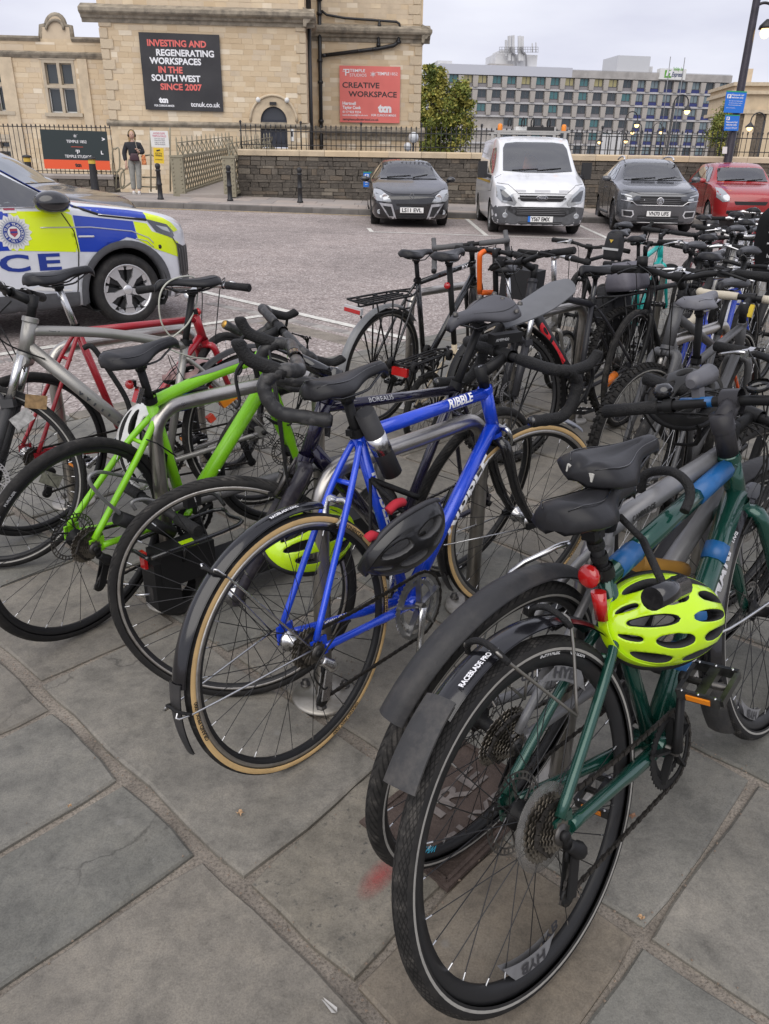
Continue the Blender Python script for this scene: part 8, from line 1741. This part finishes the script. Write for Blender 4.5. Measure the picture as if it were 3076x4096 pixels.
B13 = simple_bike('black bicycle with a low sloping bar facing left beyond the rack', (2.061, 7.1, 233., -2.), BKM, geo=dict(wb=1.02, hbz=.622), steer=10)
B14 = simple_bike('silver hybrid bicycle with flat bar and front light facing us', (3.05, 6.75, 235., 0.), SILF, geo=dict(hbz=.70, htL=.2), steer=25, track=True, sm=SPOKES, rack=SILVER, dt=.028, ht=.026)
B15 = simple_bike('bicycle with cream taped drop bars at the right edge', (.99, 2.66, 52., 0.), GREYF, 'drop', bm('cream_bar_tape', (.52, .47, .37), .75, dirt=.35, dcol=(.2, .18, .14), dscale=25), geo=dict(wb=1.02, hbz=.70, scL=.72), track=True, sm=SPOKES, saddle=bm('grey_saddle', (.13, .13, .145), .5), dz=.05)
B16 = simple_bike('white and navy bicycle standing behind the matt grey one', (1.66, 4.45, 50., 3.), WHF, geo=dict(hbz=.64, stL=.44), dt=.032, m_stay=bm('navy_frame', (.02, .02, .16), .3), track=True)
B17 = simple_bike('dark bicycle with thick rubber grips, nearest of the left facing ones at right', (2.02, 3.0, 217., 0.), BKM, geo=dict(wb=1.02, hbz=.66, htL=.14), steer=-2, track=True, w=.044, tread='block', sp=.03)
B18 = simple_bike('dark bicycle with a wedge saddle bag in the third rank', (1.47, 5.55, 55., 2.), BKM, geo=dict(scL=.73))
B19 = simple_bike('dark bicycle with knobbly tyres under the child seat', (2.05, 5.3, 232., 0.), BKM, track=True, sm=SPOKES, geo=dict(hbz=.66))
B20 = simple_bike('pale town bicycle with chrome bars in the far rank', (3.0, 7.2, 60., 0.), WHF, rack=SILVER, sm=SPOKES, rimm=RIMS, post=SILVER, guard=SILF, geo=dict(scL=.78, hbz=.74))
B21 = simple_bike('dark town bicycle carrying a child seat at the right edge', (2.74, 5.6, 50., 0.), BKM, guard=BKM, sm=SPOKES, geo=dict(scL=.72))
B22 = simple_bike('blue framed bicycle deep among the right hand bicycles', (2.3, 5.0, 231., 2.), bm('mid_blue_frame', (.02, .05, .35), .3), sm=SPOKES, track=True)
B23 = simple_bike('chrome handled town bicycle in front of the red car', (3.5, 8.0, 62., 0.), REDF, rack=SILVER, sm=SPOKES, rimm=RIMS, geo=dict(scL=.78, hbz=.76))
B25 = simple_bike('black bicycle with drop bars in the rank by the silver hybrid', (2.2, 5.65, 55., -2.), BKG, 'drop', geo=dict(hbz=.70), track=True)
B27 = simple_bike('black city bicycle with silver rack behind the cream taped bars', (2.62, 6.1, 232., 0.), BKM, rack=SILVER, sm=SPOKES, geo=dict(scL=.75, hbz=.72))
B28 = simple_bike('maroon bicycle in the far rank in front of the grey crossover', (2.75, 7.35, 52., 0.), bm('maroon_frame', (.14, .012, .02), .35), geo=dict(scL=.74))
B29 = simple_bike('dark bicycle at the right edge with a silver stem', (2.75, 6.45, 50., 0.), BKM, sm=SPOKES, rimm=RIMS, post=SILVER, geo=dict(scL=.76, hbz=.74))
# ---------------------------------------------------------------- things hung on the bicycles
def helmet(label, M, m, nv=6, inner=None, a=.145, bw=.105, c=.105, strap=True, open_=False, m2=None):
    t = thing('helmet', label, 'helmet', M, None); n, k = 120, 60
    def pt(i, j, o=0.):
        th = 2 * math.pi * i / n; ph = math.pi / 2 * (1 - j / k) * 1.0; r = 1 - .0
        x = math.cos(th) * math.cos(ph); y = math.sin(th) * math.cos(ph); z = math.sin(ph)
        lower = -.10 * (1 - z) if 1 else 0
        s_ = 1 + .0 * x; ridge = 1 + .030 * math.cos(abs(math.atan2(y, .35 + .0 * x)) * 7.) * (1 - z * .3)
        return V(((a - o) * x * (1.04 if x < 0 else .98), (bw - o) * y * (ridge if abs(x) < .95 else 1), (c - o) * z * (.97 + .03 * ridge) + (.028 * max(0, -x) ** 2 if z < .3 else 0) - .01))
    def vent(i, j):
        p = pt(i + .5, j + .5); u, v_, w_ = p.x / a, p.y / bw, p.z / c
        if w_ < .12: return False
        lat = math.asin(max(-1, min(1, v_ / max(.35, math.sqrt(max(.02, 1 - u * u)) if 1 else 1))))  # strips along the length
        for L0, u0, u1, wd in ((0, .1, .82, .14), (0, -.8, -.12, .14), (.46, .28, .84, .15), (-.46, .28, .84, .15), (.46, -.45, .12, .17), (-.46, -.45, .12, .17), (.44, -.88, -.58, .10), (-.44, -.88, -.58, .10), (.95, .05, .70, .17), (-.95, .05, .70, .17), (.95, -.70, -.12, .17), (-.95, -.70, -.12, .17)):
            mid, hl = (u0 + u1) / 2, (u1 - u0) / 2
            if abs(u - mid) < hl and abs(lat - L0) < wd * math.sqrt(max(0, 1 - ((u - mid) / hl) ** 2)) ** .8: return True
        return False
    q = MB(); vs = [pt(i, j) for j in range(k + 1) for i in range(n)]; vi = [pt(i, j, .022) for j in range(k + 1) for i in range(n)]; K = len(vs); fs = []; fi = []; ed = {}
    keep = {(i, j): not vent(i, j) for j in range(k) for i in range(n)}
    for (i, j), ok in keep.items():
        if not ok: continue
        i2 = (i + 1) % n; A, B_, C, D_ = j * n + i, j * n + i2, (j + 1) * n + i2, (j + 1) * n + i
        fs.append((A, D_, C, B_)); fi.append((K + A, K + B_, K + C, K + D_))
        for (e0, e1, nb) in ((A, B_, (i, j - 1)), (C, D_, (i, j + 1)), (B_, C, (i2, j)), (D_, A, ((i - 1) % n, j))):
            if nb[1] < 0: continue
            if nb[1] >= k or not keep[nb]: fi.append((e0, e1, K + e1, K + e0))
    cnt = {}
    for f in fs:
        for e in ((f[0], f[1]), (f[1], f[2]), (f[2], f[3]), (f[3], f[0])): e = tuple(sorted(e)); cnt[e] = cnt.get(e, 0) + 1
    nb_ = {}
    for (e0, e1), c_ in cnt.items():
        if c_ == 1 and min(e0, e1) >= n: nb_.setdefault(e0, []).append(e1); nb_.setdefault(e1, []).append(e0)
    for A_ in (vs, vi):
        for _ in range(7):
            new = {i: (A_[i] * 2 + A_[l_[0]] + A_[l_[1]]) / 4 for i, l_ in nb_.items() if len(l_) == 2}
            for i, p_ in new.items(): A_[i] = p_
    q.add(vs + vi, fs, 0, True); q2 = len(q.f)
    for f in fi: q.f.append(list(f)); q.m.append(1); q.s.append(True)
    q.build('shell', [m, inner or bm('foam_black', (.035, .035, .036), .9, bump=.3, bs=200)], t)
    q = MB(); q.tube([(a * .97 * math.cos(2 * math.pi * i / 40), bw * .97 * math.sin(2 * math.pi * i / 40), -.012 + .03 * max(0, -math.cos(2 * math.pi * i / 40)) ** 2) for i in range(40)], .009, 6, closed=True); q.build('rim', m2 or BKM, t)
    if strap:
        q = MB()
        for s_ in (-1, 1): q.tube(spline([(.06, s_ * .085, 0), (.02, s_ * .09, -.09), (.0, s_ * .03, -.15)], 4), .007, 4, asp=.25); q.tube(spline([(-.07, s_ * .08, 0), (.02, s_ * .09, -.09)], 4), .007, 4, asp=.25)
        q.build('strap', RUBB, t)
    return t
def orient(b, dx, dy, lat, crown, front):
    """a frame at a photo point in bicycle b's plane offset: crown and front directions in the bicycle's axes"""
    p = b.M @ b.px(dx, dy, lat); R3 = b.M.to_3x3(); z = (R3 @ V(crown)).normalized(); x = R3 @ V(front); x = (x - z * x.dot(z)).normalized(); y = z.cross(x); return Matrix.Translation(p) @ Matrix((x, y, z)).transposed().to_4x4()
NEON = bm('neon_yellow', (.52, .80, .005), .22, coat=.6, vs=6)
helmet('neon yellow helmet hanging from the dark green bicycle', orient(B2, 1425, 1338, -.05, (-.35, -.85, .35), (.9, -.42, -.18)), NEON, a=.150, bw=.098, c=.10)
helmet('black helmet with red pads hanging upside down on the blue bicycle', orient(B1, 862, 1152, -.06, (.0, -.8, -.75), (1, -.35, .25)), bm('carbon_black', (.008, .008, .009), .3, coat=.4), inner=bm('foam_charcoal', (.07, .07, .072), .9, bump=.3, bs=150), a=.145, bw=.10, c=.11, m2=bm('helmet_grey', (.045, .045, .05), .4), strap=False)
q = MB()
for (px_, py_, l0), (qx, qy, l1) in (((800, 1035, -.02), (800, 1170, -.07)), ((800, 1035, -.02), (905, 1075, -.05)), ((815, 1050, -.02), (850, 1120, -.06)), ((800, 1035, -.02), (895, 1130, -.09))): q.tube(spline([B1.px(px_, py_, l0), B1.px((px_ + qx) / 2, (py_ + qy) / 2, (l0 + l1) / 2 - .01), B1.px(qx, qy, l1)], 3), .008, 4, asp=.2, up=(0, 1, 0))
link('helmet_strap', q.mesh('helmet_strap', RUBB), None, B1.M, 'black webbing straps holding the black helmet to the blue frame', 'strap')
pd = thing('helmet_pads', 'red pads inside the upturned black helmet', 'pads', B1.M); q = MB()
for x0, y0, x1, y1 in ((838, 1105, 870, 1085), (792, 1165, 812, 1160)): q.tube(spline([B1.px(x0, y0, -.07), B1.px((x0 + x1) / 2, (y0 + y1) / 2 - 6, -.075), B1.px(x1, y1, -.07)], 4), .013, 8)
q.build('pad', bm('red_foam', (.42, .015, .03), .8), pd)
helmet('neon yellow helmet low behind the blue rear wheel', orient(B5, 665, 1165, .05, (0, .4, .9), (1, 0, .1)), NEON, a=.14, bw=.10, c=.09, strap=False)
helmet('white helmet turned on its side by the lime green seat tube', orient(B4, 318, 960, .10, (-1, .25, .15), (.2, .2, 1)), bm('white_shell', (.60, .60, .58), .3, coat=.4), a=.15, bw=.11, c=.11, strap=False)
helmet('blue helmet hanging upside down under the silver frame', orient(B6, 375, 850, .06, (.05, .1, -1), (-1, .2, .1)), bm('blue_shell', (.015, .06, .38), .3, coat=.4), a=.135, bw=.10, c=.085)
helmet('dusty pink helmet just behind the blue one', orient(B6, 420, 815, -.08, (.1, -.2, 1), (-1, 0, 0)), bm('pink_shell', (.36, .22, .21), .45), a=.13, bw=.10, c=.09, strap=False)
helmet('black and lime helmet strapped to the grey hybrid at right', orient(B17, 1478, 862, .03, (.2, .4, .9), (1, .2, 0)), bm('black_lime', (.02, .02, .02), .4), a=.12, bw=.09, c=.08)
# locks
def hung(name, label, cat, b): return thing(name, label, cat, b.M)
t = hung('bike_lock', 'black and silver cylinder lock strapped under the blue saddle', 'lock', B1); p0, p1 = B1.px(787, 890, -.035), B1.px(848, 1022, -.045); q = MB(); q.tube([p0, p1], .026, 20); q.build('body', bm('lock_black', (.04, .04, .042), .5), t); q = MB(); q.tube([p0.lerp(p1, .36), p0.lerp(p1, .62)], .0267, 20); q.lathe([(.004, 0), (0, .001)], 8, 1, p0.lerp(p1, .55) + V((.008, -.0262, .0)), (0, -1, 0)); q.build('band', [SILVER, BKM], t)
t = hung('bike_lock', 'orange D-lock standing among the far bicycles', 'lock', B8); q = MB(); pts = [B8.px(1036, 632, -.24), B8.px(1036, 560, -.24), B8.px(1040, 547, -.24), B8.px(1052, 542, -.24), B8.px(1065, 547, -.24), B8.px(1070, 560, -.24), B8.px(1070, 632, -.24)]; q.tube(spline(pts, 5), .0155, 10); q.tube([pts[0], pts[-1]], .016, 10); q.build('shackle', bm('orange_rubber', (.75, .13, .01), .5), t)
t = hung('bike_lock', 'black D-lock round the dark green top tube and stand', 'lock', B2); q = MB(); q.tube(spline([B2.px(1385, 1062, .10), B2.px(1390, 1030, .09), B2.px(1415, 1018, .06), B2.px(1455, 1020, .0), B2.px(1485, 1045, -.035), B2.px(1490, 1075, -.045), B2.px(1478, 1105, -.045)], 5), .0105, 10); q.build('shackle', RUBB, t)
t = hung('bike_lock', 'black folding lock hanging from the dark green saddle across the helmet', 'lock', B2); q = MB(); P = [B2.px(1338, 1115, -.03), B2.px(1388, 1165, -.08), B2.px(1432, 1262, -.16)]; q.tube(P[:2], .007, 6); q.tube(P[1:], .0075, 6); q.build('bar', RUBB, t); q = MB(); q.tube([B2.px(1408, 1294, -.165), B2.px(1472, 1265, -.165)], .021, 16); q.build('body', BKG, t)
t = hung('bike_lock', 'pair of black lock barrels with grey cable at the lime rear wheel', 'lock', B4); q = MB(); q.tube([B4.px(254, 1118, -.08), B4.px(300, 1135, -.09)], .024, 14); q.tube([B4.px(325, 1130, -.10), B4.px(372, 1150, -.11)], .022, 14); q.build('body', BKM, t); q = MB(); q.tube(spline([B4.px(262, 1112, -.08), B4.px(215, 1070, -.08), B4.px(192, 1035, -.07), B4.px(210, 1020, -.06), B4.px(250, 1025, 0), B4.px(330, 1045, .03)], 6), .006, 8); q.tube(spline([B4.px(292, 1100, -.09), B4.px(285, 1085, -.09), B4.px(310, 1078, -.09), B4.px(345, 1085, -.09)], 5), .006, 8); q.build('cable', mat('sleeved_cable', (.22, .22, .22), .3, .3), t)
t = hung('bike_lock', 'pale grey cable looped round the silver seat post', 'lock', B6); q = MB(); q.tube(spline([B6.px(385, 745, .03), B6.px(350, 700, .03), B6.px(345, 640, .03), B6.px(370, 605, .02), B6.px(420, 600, -.03), B6.px(425, 650, -.03), B6.px(405, 700, .03), B6.px(360, 745, .03), B6.px(410, 770, .02), B6.px(450, 775, 0)], 6), .0035, 6); q.build('cable', mat('clear_cable', (.42, .42, .36), .3), t)
t = hung('bike_lock', 'orange lock body with red cap between the silver cranks and lime down tube', 'lock', B6); q = MB(); q.box(B6.px(492, 862, .05), (.075, .03, .035), 0, Matrix.Rotation(.5, 3, 'Y')); q.box(B6.px(455, 903, .05), (.03, .03, .028), 1, Matrix.Rotation(.5, 3, 'Y')); q.build('body', [bm('lock_orange', (.62, .2, .01), .45), bm('lock_red', (.6, .06, .03), .4)], t)
t = hung('bike_lock', 'black D-lock over the left hoop stand', 'lock', B6); q = MB(); q.tube(spline([B6.px(180, 752, .05), B6.px(200, 750, .06), B6.px(235, 800, .06), B6.px(272, 860, .06), B6.px(285, 905, .06)], 5), .010, 8); q.tube([B6.px(275, 915, .06), B6.px(312, 905, .06)], .017, 10); q.build('shackle', RUBB, t)
t = hung('bike_lock', 'yellow lock body among the bicycles at the right edge', 'lock', B15); q = MB(); q.box(B15.px(1622, 672, .03), (.02, .018, .055), 0, Matrix.Rotation(.3, 3, 'Y')); q.build('body', bm('lock_yellow', (.62, .45, .02), .5), t)
t = hung('bike_lock', 'amber New York chain sleeve on the stand behind the neon helmet', 'lock', B2); q = MB(); q.tube(spline([B2.px(1375, 1215, .10), B2.px(1420, 1225, .10), B2.px(1475, 1232, .10)], 4), .022, 10); q.build('sleeve', bm('sleeve_amber', (.34, .17, .02), .6, vs=30), t)
t = hung('bike_lock', 'orange topped cable lock hung on the left facing bicycle', 'lock', B13); q = MB(); q.box(B10.M.inverted() @ (B10.M @ B10.px(1325, 598, -.2)), (.03, .03, .06)); q.build('body', MATS['orange_plastic'], t); t.matrix_basis = B10.M
# bags
BAG = bm('bag_black', (.028, .028, .030), .7, bump=.3, bs=150); SHEEN = bm('bag_grey', (.12, .115, .135), .55, bump=.2, bs=60)
def pouch(mb, c, d, mi=0, pinch=.75):
    n = 8; vs = []
    for i in range(7):
        t = i / 6; z = -d[2] / 2 + d[2] * t; k_ = lerp(1, pinch, t) * (.86 + .14 * math.sin(math.pi * min(1, max(0, t))))
        for j in range(16):
            a = 2 * math.pi * j / 16; ca, sa = math.cos(a), math.sin(a); e = .45
            vs.append(V(c) + V((math.copysign(abs(ca) ** e, ca) * d[0] / 2 * k_, math.copysign(abs(sa) ** e, sa) * d[1] / 2 * k_, z)))
    mb.add(vs, [(i * 16 + j, i * 16 + (j + 1) % 16, (i + 1) * 16 + (j + 1) % 16, (i + 1) * 16 + j) for i in range(6) for j in range(16)] + [tuple(range(15, -1, -1)), tuple(96 + j for j in range(16))], mi, True)
t = hung('saddle_bag', 'black wedge saddle bag with pale stripe and yellow mark', 'saddle bag', B18); c = B18.sc + V((-.11, 0, -.05)); q = MB(); pouch(q, c, (.14, .12, .17), 0, .9); q.build('body', BAG, t); q = MB(); q.box(c + V((-.068, 0, -.012)), (.006, .112, .014)); q.build('stripe', PS_, t); q = MB(); q.add([c + V((-.0695, y, z)) for y, z in ((0, .028), (.014, .05), (-.014, .05))], [(0, 1, 2)]); q.build('mark', BAND, t)
t = hung('rack_bag', 'crumpled grey violet bag cover on the rack bicycle', 'bag', B10); q = MB(); pouch(q, (-.10, -.02, .86), (.30, .2, .16), 0, .7); q.build('body', SHEEN, t); q = MB(); pouch(q, (-.12, -.13, .68), (.30, .12, .26), 0, .9); q.build('pocket', BAG, t)
t = hung('front_bag', 'black boxy front bag behind the orange D-lock', 'bag', B9); q = MB(); q.box(B9.px(1128, 612, .22), (.16, .26, .20), 0); q.build('body', BAG, t); q = MB(); q.box(B9.px(1082, 575, .2), (.05, .08, .12)); q.box(B9.px(1082, 567, .155), (.052, .004, .014), 1); q.build('pocket', [BAG, BAND], t)
t = hung('child_seat', 'black child seat with slots at the right edge', 'child seat', B21); q = MB(); n_ = 12; vs = []
for i in range(n_ + 1):
    z = i / n_ * .46; w_ = interp([(0, .12), (.2, .16), (.35, .15), (.46, .06)], z)
    for y in (-1, -.6, -.2, .2, .6, 1): vs.append(V((-.22 - z * .15 + .05 * y * y, y * w_, .78 + z)))
for o_ in (0, .02): q.add([v + V((-o_, 0, 0)) for v in vs], [(6 * i + k, 6 * i + k + 1, 6 * i + 7 + k, 6 * i + 6 + k) for i in range(n_) for k in range(5)], 0, True)
q.box((-.1, 0, .78), (.26, .26, .06)); q.build('shell', BKM, t); q = MB()
for z in (.98, 1.05, 1.12): q.box((-.22 - (z - .78) * .15 - .024, 0, z), (.006, .12, .010))
write(q, 'hamax', lambda u, v: V((-.22 - .12 * .15 - .0245, .05 - u, .89 + v)), .022, 0, .02); q.build('lettering', PS_, t); q = MB(); q.box((-.22 - .36 * .15 - .02, 0, 1.16), (.012, .10, .03)); q.build('reflector', REDL, t)
for dx, dy, lab, ml in ((38, 870, 'pale printed card held in the silver front wheel', mat('card_white', (.45, .44, .42), .7)), (145, 0, '', None)):
    if ml is None: continue
TAGS = [(48, 905, 'grey printed card in the spokes at the left edge', (.42, .41, .40), .5), (78, 868, 'brown card with a red beast in the spokes at the left edge', (.30, .19, .09), -.25), (110, 1035, 'dull green card low in the spokes at the left edge', (.13, .13, .10), -.55)]
for dx, dy, lab, col_, ro in TAGS:
    p = B6.px(dx, dy, .06); q = MB(); q.box((0, 0, 0), (.075, .002, .05)); t = link('spoke_card', q.mesh('spoke_card', mat('card_%d' % dx, col_, .7, var=.35, vs=60)), None, B6.M @ Matrix.Translation(p) @ Matrix.Rotation(ro, 4, 'Y'), lab, 'card')
# folded electric scooter
sc = thing('electric_scooter', 'folded black electric scooter with small rack behind the blue rear wheel', 'scooter', Matrix.Translation((-.70, 2.30, 0)) @ Matrix.Rotation(R_(44), 4, 'Z')); q = MB(); q.lathe([(.05, -.025), (.095, -.028), (.11, -.014), (.11, .014), (.095, .028), (.05, .025)], 28, 0, (0, 0, .11)); q.build('wheel', TYRE, sc); q = MB(); q.lathe([(.11, -.025), (.11, .025)], 28, 0, (.92, 0, .11)); q.lathe([(0, -.03), (.06, -.03), (.11, -.02), (.11, .02), (.06, .03), (0, .03)], 28, 0, (.92, 0, .11)); q.build('wheel', TYRE, sc)
q = MB(); q.box((.47, 0, .12), (.66, .17, .07)); q.build('deck', BKM, sc); q = MB(); q.box((.02, 0, .20), (.20, .10, .12)); q.box((-.06, 0, .15), (.09, .09, .17)); q.build('fender', BKM, sc); q = MB(); q.box((-.115, 0, .245), (.012, .03, .06)); q.build('rear_light', REDL, sc); q = MB(); q.box((.04, -.02, .263), (.05, .05, .003)); q.build('sticker', NEON, sc)
q = MB(); q.tube(spline([(-.13, -.07, .28), (-.14, 0, .285), (-.13, .07, .28), (.2, .08, .30), (.22, 0, .30), (.2, -.08, .30), (-.12, -.07, .28)], 4), .007, 8); q.tube([(0, -.07, .28), (.0, -.05, .22)], .006, 6); q.build('rack', BKG, sc); q = MB(); q.tube([(-.0, .0, .40), (.95, .0, .38)], .019, 14); q.tube([(.95, 0, .38), (.93, 0, .15)], .024, 14); q.build('stem', GREYF, sc)
q = MB(); q.tube([(-.04, -.20, .41), (-.04, .20, .41)], .014, 12); h_ = q.build('handlebar', BKM, sc); 
for k in (-1, 1): q = MB(); q.tube([(-.04, k * .12, .41), (-.04, k * .24, .41)], .019, 12); q.build('grip', RUBB, h_)
q = MB(); q.box((.03, -.09, .445), (.05, .03, .04)); q.tube(spline([(.04, -.09, .45), (.09, -.12, .46), (.08, -.2, .45)], 4), .006, 6); q.build('brake_lever', BKM, h_)
# big bollard among the bicycles
bollard(3.34, 8.55, 0, .97, 'stout black bollard between the turquoise and silver bicycles', s=1.15, group='bollards along the far kerb')
# weeds by the stands
GR = bm('dry_grass', (.23, .21, .09), .8); q = MB(); rg = random.Random(5)
for _ in range(90):
    x, y = 1.02 + rg.gauss(0, .05), 3.62 + rg.gauss(0, .05); a = rg.random() * 6.28; h_ = rg.uniform(.03, .10); q.add([(x - .002, y, 0), (x + .002, y, 0), (x + math.cos(a) * h_ * .5, y + math.sin(a) * h_ * .5, h_)], [(0, 1, 2)])
q.build('weeds', GR, kind='stuff')
# ---------------------------------------------------------------- the person at the head of the steps
def skin_body(name, verts, edges, radii, m, parent, root=0, lev=2):
    me = bpy.data.meshes.new(name); me.from_pydata([tuple(v) for v in verts], edges, []); o = link(name, me, parent); me.materials.append(m); md = o.modifiers.new('Skin', 'SKIN'); md.use_smooth_shade = True
    for i, r in enumerate(radii): me.skin_vertices[0].data[i].radius = r if isinstance(r, tuple) else (r, r)
    me.skin_vertices[0].data[root].use_root = True; o.modifiers.new('Sub', 'SUBSURF').levels = lev; o.modifiers['Sub'].render_levels = lev
    dg = bpy.context.evaluated_depsgraph_get(); nm = bpy.data.meshes.new_from_object(o.evaluated_get(dg)); nm.name = name; o.modifiers.clear(); o.data = nm
    for p in nm.polygons: p.use_smooth = True
    return o
pp = atY(297, 407, 24.2); pz = far_z(pp.x) + .055
per = thing('person', 'woman with blond hair in a black jacket and grey trousers carrying bags', 'person', Matrix.Translation((pp.x, 24.2, pz)) @ Matrix.Rotation(R_(14), 4, 'Z') @ Matrix.Scale(.97, 4))
SKIN = mat('skin', (.52, .33, .25), .5, var=.05); JKT = mat('black_quilt', (.022, .024, .030), .8, var=.2, vs=20, bump=.5, bs=25); TRS = mat('grey_green_cloth', (.27, .27, .25), .85, var=.15, vs=12, bump=.3, bs=15); HAIR = mat('blond_hair', (.40, .27, .13), .6, var=.3, vs=40)
vb = [(0, 0, .95), (0, 0, 1.12), (0, -.01, 1.32), (0, -.01, 1.40), (0, -.02, 1.48), (-.10, 0, .86), (-.10, -.03, .50), (-.11, .02, .10), (-.11, -.10, .04), (.09, 0, .86), (.08, -.06, .50), (.05, -.05, .10), (.04, -.17, .04), (-.17, 0, 1.34), (-.25, .02, 1.10), (-.24, -.06, .86), (-.24, -.09, .76), (.17, 0, 1.34), (.25, -.03, 1.12), (.15, -.18, 1.14), (.11, -.21, 1.19)]
eb = [(0, 1), (1, 2), (2, 3), (3, 4), (0, 5), (5, 6), (6, 7), (7, 8), (0, 9), (9, 10), (10, 11), (11, 12), (2, 13), (13, 14), (14, 15), (15, 16), (2, 17), (17, 18), (18, 19), (19, 20)]
skin_body('body', vb, eb, [(.12, .085), (.10, .075), (.11, .075), .05, .05, .08, .055, .04, .035, .08, .055, .04, .035, .055, .042, .032, .03, .055, .042, .032, .03], SKIN, per)
skin_body('trousers', [(0, 0, 1.0), (-.095, 0, .86), (-.10, -.03, .50), (-.11, .02, .10), (.09, 0, .86), (.08, -.06, .50), (.05, -.05, .11)], [(0, 1), (1, 2), (2, 3), (0, 4), (4, 5), (5, 6)], [(.145, .105), .115, .085, .075, .115, .085, .075], TRS, per)
skin_body('jacket', [(0, 0, 1.0), (0, 0, 1.14), (0, -.005, 1.33), (0, -.01, 1.41), (-.18, 0, 1.33), (-.27, .02, 1.10), (-.25, -.05, .88), (.18, 0, 1.33), (.27, -.03, 1.12), (.16, -.17, 1.14)], [(0, 1), (1, 2), (2, 3), (2, 4), (4, 5), (5, 6), (2, 7), (7, 8), (8, 9)], [(.17, .13), (.16, .125), (.165, .11), (.075, .07), .085, .075, .058, .085, .075, .058], JKT, per)
for x, y, z, a in ((-.11, -.05, .045, 0), (.045, -.12, .045, .1)): q = MB(); q.sphere((0, 0, 0), 1, 12, 8, 0, (.048, .13, .05)); q.box((0, 0, -.035), (.085, .25, .02), 0); q.xf(Matrix.Translation((x, y, z)) @ Matrix.Rotation(a, 4, 'X')); q.build('shoe', mat('white_shoe', (.68, .66, .64), .6), per)
q = MB(); q.sphere((0, -.03, 1.585), 1, 20, 14, 0, (.075, .092, .115)); q.sphere((0, -.122, 1.575), 1, 8, 6, 0, (.012, .018, .02)); q.sphere((.078, -.02, 1.575), 1, 8, 6, 0, (.012, .02, .03)); q.sphere((-.078, -.02, 1.575), 1, 8, 6, 0, (.012, .02, .03)); hd = q.build('head', SKIN, per)
q = MB()
for k in (-1, 1): q.sphere((k * .032, -.112, 1.60), 1, 8, 6, 0, (.014, .008, .007))
q.build('eye', mat('eye_dark', (.05, .04, .035), .3), hd); q = MB(); q.sphere((0, -.113, 1.53), 1, 10, 6, 0, (.024, .008, .007)); q.build('mouth', mat('lip', (.42, .16, .14), .5), hd)
q = MB(); q.sphere((0, -.005, 1.61), 1, 18, 12, 0, (.092, .095, .108)); q.sphere((0, .06, 1.63), 1, 14, 10, 0, (.07, .06, .07)); q.sphere((-.075, .02, 1.50), 1, 10, 8, 0, (.035, .05, .14)); q.sphere((.075, .02, 1.52), 1, 10, 8, 0, (.03, .045, .12)); q.build('hair', HAIR, hd)
hp_ = thing('headphones', 'dark over-ear headphones on the woman', 'headphones', per.matrix_basis.copy()); q = MB(); q.tube([(.1 * math.cos(math.pi * k / 12), -.02, 1.60 + .125 * math.sin(math.pi * k / 12)) for k in range(13)], .010, 6); q.build('headband', BKM, hp_)
for k in (-1, 1): q = MB(); q.sphere((k * .098, -.025, 1.575), 1, 10, 8, 0, (.025, .036, .042)); q.build('ear_cup', BKM, hp_)
for k, (x, y, z) in ((-1, (-.24, -.09, .74)), (1, (.10, -.215, 1.20))):
    for f in range(5):
        q = MB(); q.tube(spline([(x + (f - 2) * .014, y, z), (x + (f - 2) * .016, y - .012, z - .035 * -k * -1 if k < 0 else z + .02), (x + (f - 2) * .014, y + .004, (z - .075) if k < 0 else z + .028)], 2), .0085, 6); q.build('finger', SKIN, per)
hb_ = thing('shoulder_bag', 'dark plum shoulder bag held by the woman', 'bag', per.matrix_basis.copy()); q = MB(); pouch(q, (.02, -.19, 1.0), (.30, .11, .20), 0, .7); q.build('body', mat('plum_leather', (.05, .02, .03), .5), hb_); q = MB(); q.tube(spline([(.13, -.17, 1.08), (.10, -.13, 1.3), (.06, -.04, 1.44), (-.1, .09, 1.3)], 5), .014, 5, asp=.4); q.build('strap', mat('cream_strap', (.6, .53, .42), .7), hb_)
tb = thing('tote_bag', 'orange and white patterned tote bag at the side of the woman', 'bag', per.matrix_basis.copy()); q = MB(); pouch(q, (.27, -.1, .93), (.17, .12, .27), 0, .6); q.build('body', mat('orange_weave', (.55, .20, .08), .8, var=.6, vs=22), tb); q = MB(); q.tube(spline([(.24, -.1, 1.06), (.2, -.12, 1.2), (.12, -.2, 1.2)], 4), .008, 5); q.build('handle', MATS['cream_strap'], tb)
